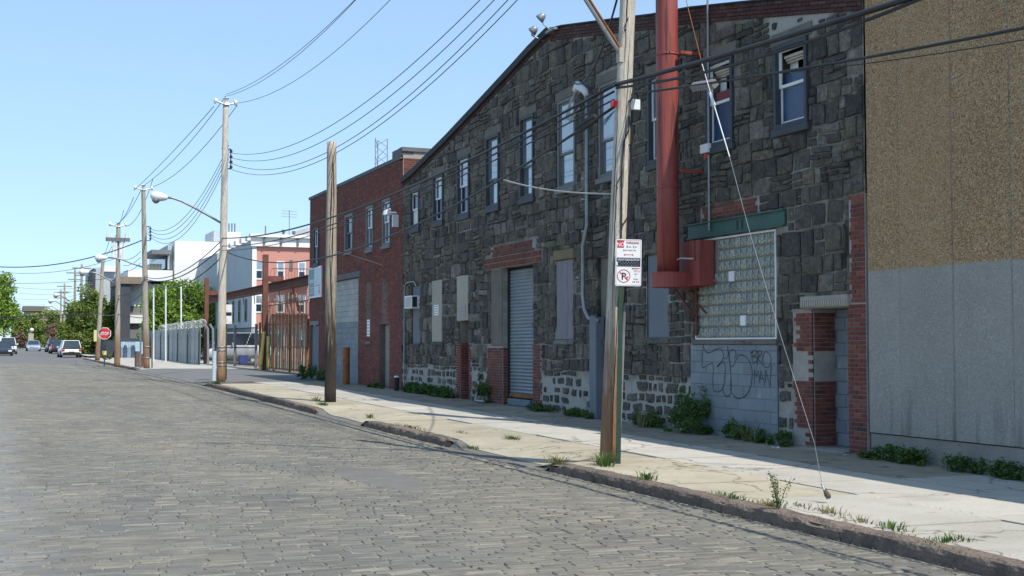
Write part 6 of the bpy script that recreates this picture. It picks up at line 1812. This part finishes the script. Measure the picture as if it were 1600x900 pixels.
for x0, x1, y, nm in ((392.5, 399, 367.5, 'left'), (440, 446, 359, 'middle'), (456.5, 462, 361, 'right')):
    q0, q1 = PY(x0, y, YR + 3), PY(x1, y, YR + 3); t = MB(); t.tube([(q0.x / 2 + q1.x / 2, YR + 3, zt), (q0.x / 2 + q1.x / 2, YR + 3, q0.z - .2)], (q1.x - q0.x) * .32, 8); t.tube([(q0.x / 2 + q1.x / 2, YR + 3, q0.z - .2), (q0.x / 2 + q1.x / 2, YR + 3, q0.z)], (q1.x - q0.x) * .5, 8); t.build('chimney_cap', M['midgrey'], rh)
q = PY(415, 353, YR + 2); t = MB(); t.tube([(q.x, YR + 2, zt), (q.x, YR + 2, q.z)], .06, 5); t.build('vent_pipe', M['midgrey'], rh)
# pale arched volume behind the salmon house
Yb = 118; A, Bq = PY(449, 383, Yb), PY(500, 383, Yb); ztop = PY(449, 353, Yb).z
ab_ = building('arched_roof_block', 'pale arched rooftop block rising behind the salmon house', (A.x, Yb, .5))
pl = [(A.x, .4)] + [(A.x + (3.0) * (1 - math.cos(R(90 * k / 8))) , ztop - 1.6 + 1.6 * math.sin(R(90 * k / 8))) for k in range(9)] + [(Bq.x, ztop), (Bq.x, .4)]
mb = MB(); mb.prism(pl, 'y', Yb, Yb + 12); mb.build('wall', M['greywall'], ab_)
t = MB(); t.box(A.x + 2.4, Bq.x, Yb - .1, Yb - .01, ztop - 2.2, ztop - .05); t.build('panel', M['whitewall'], ab_)
t = MB(); t.box(A.x + .6, A.x + 1.5, Yb - .15, Yb - .01, ztop - 2.2, ztop - .9); t.build('window', M['midgrey'], ab_)
# antenna
q = PY(452, 347, 112); t = MB(); q0 = PY(452, 328, 112); t.tube([(q.x, 112, 8), (q.x, 112, q0.z)], .03, 4); t2 = MB()
for k in range(3): t2.tube([(q.x - .7, 112, q0.z - .1 - .25 * k), (q.x + .7, 112, q0.z - .15 - .25 * k)], .02, 4)
wall_thing('tv_antenna', 'thin television antenna above the salmon house', 'antenna', [('mast', t, 'galv'), ('element', t2, 'galv')])
def boxb(mb, x0, x1, ytop, ybot, Y, depth):
    a, b = PY(x0, (ytop + ybot) / 2, Y), PY(x1, (ytop + ybot) / 2, Y)
    z1, z0 = PY(x0, ytop, Y).z, (PY(x0, ybot, Y).z if ybot < 900 else -.2)
    mb.box(a.x, b.x, Y, Y + depth, z0, z1); return a.x, b.x, z0, z1
# big white building
wb = building('white_building', 'large white modern building with dark side windows and canopy', PY(300, 540, 128))
mb = MB(); wx = boxb(mb, 270, 362, 376, 900, 128, 22); mb.build('wall', M['whitewall'], wb)
mb = MB(); boxb(mb, 262, 269.8, 383, 421, 129, 14); mb.build('side_wing', M['greywall'], wb)
mb = MB(); boxb(mb, 258, 262, 399, 419, 129.4, 13); mb.build('window', M['glassdark'], wb)
mb = MB(); boxb(mb, 237, 268, 390, 396.5, 127, 8); mb.build('canopy', M['midgrey'], wb)
mb = MB(); boxb(mb, 200, 269.8, 421, 438, 127.5, 20); mb.build('white_parapet', M['whitewall'], wb)
mb = MB(); boxb(mb, 186, 222, 432, 443, 126.8, 10); mb.build('soffit', M['brownsoffit'], wb)
mb = MB(); boxb(mb, 200, 269.8, 443, 478, 129, 14); mb.build('lower_wall', M['whitewall'], wb)
mb = MB(); boxb(mb, 186, 201, 441, 900, 127, 12); mb.build('charcoal_wing', M['charcoal'], wb)
mb = MB(); boxb(mb, 200, 269.8, 478, 900, 128.6, 14); mb.build('grey_base', M['midgrey'], wb)
mb = MB(); boxb(mb, 200, 228, 492, 505, 128.2, .3); mb.build('white_band', M['whitewall'], wb)
e = empty('rooftop_unit', PY(243, 421, 128), 'cream slatted air unit on the white building roof', 'rooftop unit')
mb = MB(); x0, x1, z0, z1 = boxb(mb, 234, 252.5, 412, 421, 128, 3); mb.build('casing', M['beige'], e)
mb = MB(); FV = Fr(0, 128, (1, 0), (0, -1))
for k in range(4): mb.fbox(FV, x0 + .05 + k * .33, x0 + .10 + k * .33, z0, z1, .0, .04)
mb.build('slat', M['brownsoffit'], e)
# white roof volumes above
wv = building('white_roof_block', 'small white rooftop block with three thin vents behind the strapped pole', PY(350, 374, 135))
mb = MB(); boxb(mb, 334, 349, 360, 377, 135, 6); mb.build('wall', M['greywall'], wv)
mb = MB(); boxb(mb, 350, 376, 362, 380, 134, 8); mb.build('upper_wall', M['whitewall'], wv)
for x in (358, 362.5, 367): 
    q = PY(x, 349, 134.5); t = MB(); t.tube([(q.x, 134.5, q.z - 1.2), (q.x, 134.5, q.z)], .08, 5); t.build('vent_pipe', M['midgrey'], wv)
# grey neighbour with stepped parapet left of the salmon house
gb_ = building('grey_side_house', 'light grey house side with stepped white parapet blocks', (X0 - .3, YR + 15, .4))
t = MB(); t.box(X0 - .6, X0 + 7, YR + 14.1, YR + 26, .2, zt - .1); t.build('wall', M['greywall'], gb_)
t = MB()
for k in range(5): t.box(X0 - .35, X0 + .1, YR + .6 + k * 2.7, YR + 1.6 + k * 2.7, zt + .06, zt + .45)
t.build('parapet_block', M['whitewall'], gb_)
for k in range(4):
    small_window(Fr(X0 - .06, YR + 2 + k * 3, (0, 1), (-1, 0)), 0, 3.6, .9, 1.9, rh, 'greyframe', 'glassdark')
# pale building further left
pw = building('pale_corner_building', 'pale flat-roofed building behind the leaning pole', PY(165, 520, 150))
mb = MB(); boxb(mb, 143, 182, 418, 900, 150, 14); mb.build('wall', M['greywall'], pw)
mb = MB(); boxb(mb, 160, 181, 415, 424, 149.5, 10); mb.build('parapet', M['whitewall'], pw)
mb = MB(); boxb(mb, 141.5, 146, 420, 900, 149.6, 8); mb.build('dark_edge', M['charcoal'], pw)
# mural shed
ms = building('mural_shed', 'low dark shed with pale blue mural of two figures', PY(205, 560, 113))
mb = MB(); x0, x1, z0, z1 = boxb(mb, 187, 224, 531, 900, 113, 7); mb.build('wall', M['muralgrey'], ms)
mb = MB(); boxb(mb, 163, 186.7, 532, 900, 116, 6); mb.build('dark_wing', M['charcoal'], ms)
mb = MB(); mb.box(x0 - .1, x1 + .1, 112.9, 120, z1, z1 + .15); mb.build('roof_edge', M['charcoal'], ms)
mu = MB(); r = random.Random(12); U = lambda x: PY(x, 545, 113).x; V = lambda y: PY(200, y, 113).z; FM = Fr(0, 113, (1, 0), (0, -1))
mu.fbox(FM, U(211), U(223), V(565), V(534), .0, .012)
for k in range(10): mu.fbox(FM, U(189 + k * 2.4), U(190.7 + k * 2.4), V(541 + r.uniform(-1, 4)), V(533.5 + r.uniform(0, 2)), .013, .02)
o = mu.build('mural', M['muralblue'], ms)
mf = MB()
for cx in (195.5, 208):
    mf.fbox(FM, U(cx - 3.5), U(cx + 3.5), V(551), V(543), .021, .03); mf.fbox(FM, U(cx - 3.2), U(cx - .4), V(560), V(551), .021, .03); mf.fbox(FM, U(cx + .4), U(cx + 3.0), V(559), V(551), .021, .03)
    mf.tube([FM(U(cx), V(541.3), .02), FM(U(cx), V(541.3), .03)], .13, 10)
mf.build('mural_figures', M['muraldark'], o)
mf = MB()
for cx in (194, 207): mf.fbox(FM, U(cx - 2), U(cx + 2), V(564), V(561), .021, .03)
mf.build('mural_shoes', M['whitewall'], o)
# distant low building at the end
fb = building('distant_brown_building', 'low brown building on the skyline at the end of street', PY(60, 520, 420))
mb = MB(); boxb(mb, 36, 92, 484, 900, 420, 20); mb.build('wall', M['brownsoffit'], fb)
mb = MB(); boxb(mb, 36, 70, 478, 486, 418, 15); mb.build('roof', M['sandstone'], fb)
mb = MB(); boxb(mb, 38, 52, 487, 495, 417.8, 1); mb.build('window_band', M['charcoal'], fb)
wl = building('small_white_gatehouse', 'tiny cream wall with round white ball at the end of street', PY(48, 540, 235))
mb = MB(); boxb(mb, 44.5, 52.5, 521, 534, 235, 3); mb.build('wall', M['beige'], wl)
mb = MB(); q = PY(49.7, 515.5, 235); mb.tube([(q.x, 235, q.z - .35), (q.x, 235, q.z - .2), (q.x, 235, q.z), (q.x, 235, q.z + .2), (q.x, 235, q.z + .35)], [.05, .3, .38, .3, .05], 10); mb.build('ball', M['white'], wl, True)

# ================================================================== PLANTS
def leaves(mb, pts, r, size, tl=0, flat=.5):
    for (p, t) in pts:
        n = Vector((r.gauss(0, 1), r.gauss(0, 1), r.gauss(0, 1) + flat)).normalized()
        a = n.orthogonal().normalized(); b = n.cross(a); th = r.uniform(0, 6.28)
        u = (a * math.cos(th) + b * math.sin(th)); w = n.cross(u); s = size * r.uniform(.6, 1.3)
        mb.add([p - u * s, p + w * s * .45 + n * s * .12, p + u * s, p - w * s * .45 + n * s * .12], [(0, 1, 2, 3)], t)
def tree(name, label, base, top_z, halfw, zlow, n, leaf, m='leaf', seed=1, group=None, depth=None, trunk=.16):
    r = random.Random(seed); base = Vector(base); depth = depth or halfw
    e = empty(name, base, label, 'tree', group)
    cz = (top_z + zlow) / 2; hz = (top_z - zlow) / 2
    clumps = []
    for q_ in range(int(34 + n / 400)):
        while True:
            v = Vector((r.uniform(-1, 1), r.uniform(-1, 1), r.uniform(-1, 1)))
            if .15 < v.length < 1: break
        v = v.normalized() * (v.length ** .55) * (.45 if q_ % 4 == 0 else 1)
        s = 1 + .22 * noise.noise(v * 2.1 + Vector((seed, 0, 0)))
        c = base + Vector((v.x * halfw * s * .86, v.y * depth * s * .86, cz - base.z + v.z * hz * .86 * s)); clumps.append((c, r.uniform(.14, .30) * max(halfw, hz) , r.random()))
    mb = MB(); pts = []
    for k in range(n):
        c, s, t = clumps[k % len(clumps)]
        d = Vector((r.gauss(0, 1), r.gauss(0, 1), r.gauss(0, .75))); d = d.normalized() * s * (r.random() ** .4)
        pts.append((c + d, min(.999, max(0, .6 * t + .4 * r.random()))))
    leaves(mb, pts, r, leaf); 
    mb.build('crown', M[m], e)
    mb = MB(); q = [base - Vector((0, 0, .2)), base + Vector((.05, 0, (zlow - base.z) * .6)), base + Vector((.1, .1, (cz - base.z) * .9)), base + Vector((.0, .1, (top_z - base.z) * .8))]
    mb.tube(q, [trunk, trunk * .8, trunk * .5, trunk * .15], 8)
    for k in range(9):
        c = clumps[(k * 5) % len(clumps)][0]; s = q[1] + (q[3] - q[1]) * (.1 + .08 * k); mb.tube([s, (s + c) / 2 + Vector((0, 0, .2)), c], [trunk * .4, trunk * .25, trunk * .08], 5)
    mb.build('trunk', M['bark'], e, True)
    return e
def ptree(label, x0, x1, ytop, ylow, Y, n, leaf, m='leaf', seed=1, name='leafy_tree', group=None, dz=.7):
    a, b = PY(x0, 500, Y), PY(x1, 500, Y); cx = (a.x + b.x) / 2
    return tree(name, label, (cx, Y, gz(min(cx, 13), Y) if cx > 7 else road_z(0, Y)), PY(x0, ytop, Y).z, (b.x - a.x) / 2, PY(x0, ylow, Y).z, n, leaf, m, seed, group, depth=(b.x - a.x) / 2 * dz)
ptree('broad bright green tree behind the grey board fence', 202, 352, 432, 560, 119, 22000, .19, 'leaf', 3, dz=.5)
ptree('tall bright green tree just right of the mid-street trees', 150, 206, 452, 560, 134, 9000, .19, 'leafdark', 4)
ptree('dense roadside tree left of the leaning pole', 118, 166, 446, 556, 142, 9500, .2, 'leafdark', 5)
ptree('darker roadside tree further left behind parked white car', 100, 138, 462, 556, 152, 6500, .2, 'leafdark', 6)
ptree('small tree at the far right kerb by the parked cars', 86, 116, 500, 552, 175, 3000, .22, 'leafdark', 7)
ptree('bright tree on the left side of the street at frame edge', -16, 27, 424, 530, 150, 5000, .2, 'leaf', 8)
ptree('faded brownish blossom tree in the distance', 68, 96, 503, 546, 230, 3000, .3, 'leafpink', 9)
ptree('pinkish low tree at the end of street, left', 22, 42, 518, 545, 260, 1500, .3, 'leafpink', 10)
for k, (x0, x1, yt, lab) in enumerate(((20, 48, 490, 'left'), (40, 72, 484, 'middle'), (60, 100, 480, 'right'), (84, 130, 486, 'rightmost'))):
    ptree('%s tree of the distant wood closing the street view' % lab, x0, x1, yt, 548, 290 + 12 * k, 3500, .42, 'leafdark', 20 + k, group='distant trees closing the street')
def bush(label, x, ybase, w, h, n, leaf, m='weed', seed=1, name='weed_clump', X=None, depth=.5, cat='weed', group=None):
    """w, h in metres; placed where the photograph shows its foot"""
    r = random.Random(seed); b = G(x, ybase)
    if X is not None: b = Vector((X, PX(x, ybase, X).y, 0)); b.z = gz(X, b.y)
    e = empty(name, b, label, cat, group); mb = MB(); pts = []
    ncl = max(5, n // 60); cl = [(r.uniform(-1, 1), r.uniform(-1, 1), r.random() ** .8, r.random()) for _ in range(ncl)]
    for k in range(n):
        cx, cy, cz, t = cl[k % ncl]
        hh = h * cz * math.sqrt(max(.05, 1 - .75 * cy * cy))
        p = b + Vector((cx * depth / 2 * .8 + r.gauss(0, .04), cy * w / 2 * .85 + r.gauss(0, .05) * min(1, w), max(.01, hh * r.uniform(.5, 1.0) + r.gauss(0, .02))))
        pts.append((p, min(.99, max(0, .5 * t + .5 * r.random()))))
    leaves(mb, pts, r, leaf, flat=.8)
    mb.build('foliage', M[m], e, kind='stuff')
    mb = MB()
    for k in range(min(10, ncl)):
        cx, cy, cz, t = cl[k]; mb.tube([b + Vector((cx * depth / 4, cy * w / 3, 0)), b + Vector((cx * depth / 2 * .8, cy * w / 2 * .8, h * cz * .8))], .006, 4)
    mb.build('stem', M['weed'], e)
    return e
XW = 11.82
bush('large round green bush against the wall, left of graffiti blocks', 1076, 680, 1.15, .92, 2600, .035, seed=2, X=11.72, name='wall_bush', cat='bush', depth=.6)
bush('leafy green plant at left side of the roller door jamb', 752, 629, .75, .85, 900, .04, seed=3, X=XW, name='wall_bush', cat='bush')
bush('dark green bush beside the grey door of the brick workshop', 481, 593, 1.7, .62, 1400, .05, seed=4, X=11.5, name='wall_bush', cat='bush', depth=.9)
for k, (x, y, w, h, lab) in enumerate(((1012, 668, 1.1, .35, 'weeds under the blue grey boarded window beside nearest pole'), (1150, 688, .55, .38, 'feathery weeds below the graffiti blocks, left'), (1183, 692, .42, .22, 'low weeds below the graffiti blocks, right'),
        (1225, 695, .5, .26, 'weeds at the stone wall between graffiti blocks and doorway'), (1099, 689, .3, .14, 'tiny weed on pavement right of big bush'), (1390, 712, 1.0, .24, 'weeds at the foot of grey panels nearest the brick pilaster'),
        (1430, 718, .55, .24, 'dense low weeds along grey panels, second clump'), (1500, 730, .55, .22, 'dark green weeds against the plinth, third clump from pilaster'), (1555, 738, .5, .24, 'green weeds against plinth, fourth clump from pilaster'), (1592, 744, .45, .30, 'green weeds against plinth at the right frame edge'),
        (662, 612, 1.9, .38, 'weeds along the wall under the air conditioner window'), (690, 617, 1.5, .32, 'weeds along the wall under the left beige board'), (640, 608, .9, .32, 'weeds by the standpipe at the warehouse corner'),
        (845, 638, .9, .18, 'low weeds right of the roller door step'), (905, 648, 1.2, .2, 'low weeds below the weathered boarded window'), (590, 603, 1.4, .18, 'thin weeds by doorway of the brick workshop'), (505, 597, .8, .5, 'tall dry weeds beside cut off pole at the brick wall'))):
    bush(lab, x, y, w * 1.25, h * 1.0, int(900 * w * h / .2) + 250, .03 if x > 850 else .042, seed=30 + k, X=XW - .02 if x > 1000 else XW - .05, depth=.28)
def tuft(label, x, y, h, n, m='weed', seed=1, spread=.12, name='grass_tuft', cat='grass', up=0):
    r = random.Random(seed); b = G(x, y); e = empty(name, b, label, cat); mb = MB()
    for k in range(n):
        a = r.uniform(0, 6.28); q = b + Vector((math.cos(a) * min(spread, .12), math.sin(a) * spread, 0)) * r.random(); hh = h * r.uniform(.25, .8); ln = r.uniform(.3, 1.3) * hh
        w = .006 * (1 + h); s = Vector((-math.sin(a), math.cos(a), 0)) * w
        m_ = q + Vector((math.cos(a) * ln * .4, math.sin(a) * ln * .4, hh * .65)); t = q + Vector((math.cos(a) * ln, math.sin(a) * ln, hh * .9))
        mb.add([q - s, q + s, m_ + s * .8, m_ - s * .8, t], [(0, 1, 2, 3), (3, 2, 4)], r.random())
    mb.build('blades', M[m], e, kind='stuff')
    return e
tl = [(944, 728, .30, 90, 'weed', 'green grass tuft at the foot of nearest pole', .22), (1010, 750, .16, 60, 'weed', 'small grass tuft on kerb right of nearest pole', .2), (1145, 778, .07, 110, 'weed', 'low grass along kerb left of the tall stalk', .5),
      (1300, 824, .11, 60, 'drygrass', 'dry brown grass on kerb below the anchor', .25), (1395, 850, .10, 60, 'weed', 'mixed green tuft on the kerb near lower right', .25), (1497, 868, .08, 36, 'weed', 'green tuft low on kerb face at lower right', .2),
      (1474, 846, .07, 50, 'weed', 'tiny sprig in slab joint at lower right', .1), (870, 726, .18, 80, 'drygrass', 'dry grass where kerb ends at the driveway', .3), (800, 686, .10, 90, 'weed', 'weeds in slab joint left of nearest pole', .3), (735, 690, .08, 120, 'weed', 'grass along driveway edge behind kerb end', .5),
      (505, 633, .12, 160, 'weed', 'green grass at the foot of cut off pole', .5), (495, 627, .22, 40, 'drygrass', 'dry stalks left of the cut off pole', .2), (578, 653, .16, 50, 'weed', 'small plant at start of second kerb', .2), (338, 600, .18, 200, 'weed', 'bright grass at foot of strapped pole', .6),
      (640, 668, .08, 120, 'weed', 'thin grass behind middle kerb', 1.0), (720, 676, .05, 60, 'drygrass', 'dry tuft in tan slab joint', .4), (1345, 838, .08, 50, 'drygrass', 'wispy dry grass behind lower kerb', .3), (1250, 812, .05, 60, 'weed', 'tiny weeds in gutter below tall stalk', .5), (1450, 872, .05, 60, 'weed', 'tiny weeds in the gutter near frame corner', .5)]
for k, (x, y, h, n, m, lab, sp) in enumerate(tl): tuft(lab, x, y, h, n, m, 50 + k, sp)
for k, (x, y, lab) in enumerate(((1000, 668, 'thin dry stems standing among weeds right of nearest pole'), (1170, 690, 'dry upright stems below the graffiti blocks'), (1410, 715, 'dead stems sticking up at the grey panel plinth'), (1520, 731, 'sparse dead stems at the plinth further right'), (675, 614, 'dry stems along wall below the left beige board'), (885, 645, 'dry stems below weathered boarded window'))):
    tuft(lab, x, y, .55, 26, 'drygrass', 170 + k, .35, 'dry_stems', 'weed')
# tall stalk weed at the kerb
def stalk():
    r = random.Random(77); b = G(1216, 797); e = empty('tall_weed', b, 'tall thin branching weed growing from the kerb near the guy wire', 'weed')
    st = MB(); lf = MB(); pts = []
    for k in range(5):
        a = r.uniform(0, 6.28); tip = b + Vector((math.cos(a) * .10, math.sin(a) * .12, .30 + .12 * r.random())) + Vector((0, (k - 2) * .035, 0))
        mid = (b + tip) / 2 + Vector((0, 0, .03)); st.tube([b, mid, tip], [.005, .004, .002], 4)
        for q in range(18):
            t = .2 + .8 * q / 18; p = b + (tip - b) * t
            for s in (-1, 1): pts.append((p + Vector((r.gauss(0, .012), s * .022 + r.gauss(0, .01), r.gauss(0, .01))), r.random()))
    leaves(lf, pts, r, .016); st.build('stem', M['weed'], e); lf.build('leaves', M['weed'], e)
    d = tuft('dry grass clump around base of the tall thin weed', 1205, 792, .10, 120, 'drygrass', 78, .25)
stalk()
bush('roadside grass and weeds at the foot of far poles', 165, 569, 3.0, .5, 500, .08, seed=90, X=8.2, depth=1.2)
bush('dark hedge of weeds by the parked white car', 128, 560, 6.0, .9, 900, .1, seed=91, X=9.0, depth=1.5)
# two short posts by pole 4
for x, lab, h in ((214, 'short brown wooden stump post left of the lamp pole', .85), (220, 'short dark stump post between brown post and lamp pole', .7)):
    b = G(x, 573.5); t = MB(); t.tube([b, b + Vector((0, 0, h))], .13, 8); t2 = MB(); t2.tube([b + Vector((0, 0, h)), b + Vector((0, 0, h + .03))], .14, 8)
    wall_thing('stump_post', lab, 'post', [('post', t, 'darkred' if x == 220 else 'bark'), ('cap', t2, 'tar')])
# litter
r = random.Random(5)
for k, (x, y, lab) in enumerate(((1033, 675, 'white scrap of litter by the wall right of nearest pole'), (1212, 700, 'white litter scrap below the stone wall'), (1325, 712, 'white litter ball near the brick pilaster'))):
    b = G(x, y); mb = MB(); vv = [(b.x + r.uniform(-.05, .05), b.y + r.uniform(-.08, .08), b.z + r.uniform(.0, .04)) for _ in range(7)]
    mb.add(vv, [(0, 1, 2), (1, 2, 3), (2, 3, 4), (3, 4, 5), (4, 5, 6), (0, 5, 6)])
    o = mb.build('litter', M['litter']); setp(o, lab, 'litter')
c = G(772, 628); t = MB(); t.tube([Vector((11.75, c.y, gz(11.7, c.y) + .35)), Vector((11.6, c.y - .25, gz(11.7, c.y) + .06)), Vector((11.65, c.y - .75, gz(11.7, c.y) + .05))], .035, 6)
wall_thing('bent_pipe_scrap', 'bent grey scrap pipe leaning beside the roller door step', 'scrap', [('pipe', t, 'galv')])

# ================================================================== VEHICLES
def car(label, cat, loc, rz, paint, kind='sedan', L=4.5, W=1.8, H=1.45, group=None, name='parked_car'):
    e = empty(name, loc, label, cat, group, rz=rz)
    # profile along y (front = +y), list of (y, z_low, z_high, halfwidth)
    bh = H * (.62 if kind == 'sedan' else .58)
    secs = [(-.5, .38, .55, .78), (-.49, .26, .80, .90), (-.42, .22, .96, .97), (-.2, .20, 1.0, 1), (.1, .20, 1.0, 1), (.3, .20, .97, 1), (.42, .22, .86, .96), (.485, .28, .72, .88), (.5, .38, .56, .78)]
    mb = MB(); vv = []; 
    for y, zl, zh, hw in secs:
        w = W / 2 * hw; zt_ = bh * zh; z0 = zl
        vv += [(-w * .92, y * L, z0), (-w, y * L, z0 + (zt_ - z0) * .35), (-w * .99, y * L, z0 + (zt_ - z0) * .75), (-w * .86, y * L, zt_), (w * .86, y * L, zt_), (w * .99, y * L, z0 + (zt_ - z0) * .75), (w, y * L, z0 + (zt_ - z0) * .35), (w * .92, y * L, z0)]
    n = 8; fs = [(i * n + k, i * n + (k + 1) % n, (i + 1) * n + (k + 1) % n, (i + 1) * n + k) for i in range(len(secs) - 1) for k in range(n)]
    fs += [tuple(range(n)), tuple((len(secs) - 1) * n + k for k in reversed(range(n)))]
    mb.add(vv, fs); mb.build('body', M[paint], e, True, local=True)
    cab = {'sedan': [(-.40, 0), (-.24, 1), (.06, 1), (.24, 0)], 'suv': [(-.485, 0), (-.43, 1), (.08, 1), (.26, 0)], 'van': [(-.49, 0), (-.48, 1), (.30, 1), (.44, 0)]}[kind]
    z0, z1 = bh * .96, H
    g = MB(); w0, w1 = W / 2 * .88, W / 2 * .70
    a, b, c, d = [q[0] * L for q in cab]
    V8 = [(-w0, a, z0), (w0, a, z0), (w0, d, z0), (-w0, d, z0), (-w1, b, z1 - .04), (w1, b, z1 - .04), (w1, c, z1 - .04), (-w1, c, z1 - .04)]
    g.add(V8, [(0, 1, 5, 4), (1, 2, 6, 5), (2, 3, 7, 6), (3, 0, 4, 7)]); g.build('windows', M['carglass'], e, local=True)
    rf = MB(); rf.add([(-w1 - .02, b - .05, z1 - .05), (w1 + .02, b - .05, z1 - .05), (w1 + .02, c + .05, z1 - .05), (-w1 - .02, c + .05, z1 - .05), (-w1 * .9, b + .1, z1), (w1 * .9, b + .1, z1), (w1 * .9, c - .1, z1), (-w1 * .9, c - .1, z1)], [(0, 1, 5, 4), (1, 2, 6, 5), (2, 3, 7, 6), (3, 0, 4, 7), (4, 5, 6, 7)])
    for s in (-1, 1):
        for (p, q) in (((w0, a), (w1, b)), ((w0, d), (w1, c))): rf.tube([(s * p[0], p[1], z0), (s * q[0], q[1], z1 - .04)], .04, 5)
        rf.tube([(s * w0 * .99, (a + d) / 2, z0), (s * w1, (b + c) / 2, z1 - .04)], .035, 5)
    rf.build('roof', M[paint], e, local=True)
    for sy in (-.31, .31):
        for s in (-1, 1):
            x = s * (W / 2 - .09); t = MB(); t.tube([(x - .1, sy * L, .33), (x + .1, sy * L, .33)], .33, 16); w_ = t.build('wheel', M['tyre'], e, local=True)
            t = MB(); xx = x + s * .1; t.tube([(xx - s * .01, sy * L, .33), (xx + s * .012, sy * L, .33)], .2, 10); t.build('rim', M['galv'], w_, local=True)
    for s in (-1, 1):
        t = MB(); t.box(s * W * .40 - .14, s * W * .40 + .14, -L * .5 + .005, -L * .475, bh * .62, bh * .82); t.build('tail_light', M['taillight'], e, local=True)
        t = MB(); t.box(s * W * .36 - .16, s * W * .36 + .16, L * .47, L * .5 + .002, bh * .55, bh * .72); t.build('headlight', M['headlight'], e, local=True)
        t = MB(); t.box(s * W * .5 - .02 * s, s * W * .5 + .13 * s, .14 * L, .16 * L, bh * .98, bh * 1.12); t.build('mirror', M[paint], e, local=True)
    for y0, y1 in ((-L * .505, -L * .46), (L * .46, L * .505)):
        t = MB(); t.box(-W * .42, W * .42, y0, y1, .25, .47); t.build('bumper', M['tyre'] if kind != 'sedan' else M[paint], e, local=True)
    t = MB(); t.box(-.26, .26, -L * .508, -L * .5, .55, .67); t.build('number_plate', M['signwhite'], e, local=True)
    return e
def place(x, Y): 
    q = PY(x, 545, Y); return (q.x, Y, road_z(6.5, Y) + .0)
car('white sport utility car parked nearest at the far right kerb', 'car', place(108.5, 124), R(2), 'carwhite', 'suv', 4.6, 1.85, 1.6)
car('dark navy sedan parked ahead of the white car', 'car', place(90.5, 158), R(2), 'carnavy', 'sedan', 4.5, 1.85, 1.45)
car('dark maroon sport utility car parked farthest in the row', 'car', place(84, 176), R(2), 'cardark', 'suv', 4.7, 2.0, 1.8)
car('silver blue car driving toward the camera down the far street', 'car', place(52, 188), R(180), 'carsilver', 'sedan', 4.4, 1.85, 1.55, name='moving_car')
car('white pickup-like van parked on left side at frame edge', 'car', place(12, 150), R(180), 'carwhite', 'van', 4.8, 1.9, 1.9)
car('dark sport utility car parked at left frame edge', 'car', place(4, 134), R(180), 'carnavy', 'suv', 4.6, 1.85, 1.5)
q = PY(380, 560, 92); car('white van parked in the yard behind the bar gate', 'van', (q.x + .2, 92, gz(12, 92)), R(70), 'carwhite', 'van', 5.2, 2.0, 2.1, name='parked_van')
q = G(366, 566) if 0 else PY(367, 565, 80); t = MB(); t.box(14.3, 14.8, 78.9, 79.4, gz(12, 80), gz(12, 80) + .6)
wall_thing('blue_bin', 'blue plastic bin behind the bar gate', 'bin', [('body', t, 'blueplastic')])
print('objects', len(bpy.data.objects), 'tris', sum(len(o.data.polygons) for o in bpy.data.objects if o.type == 'MESH'))
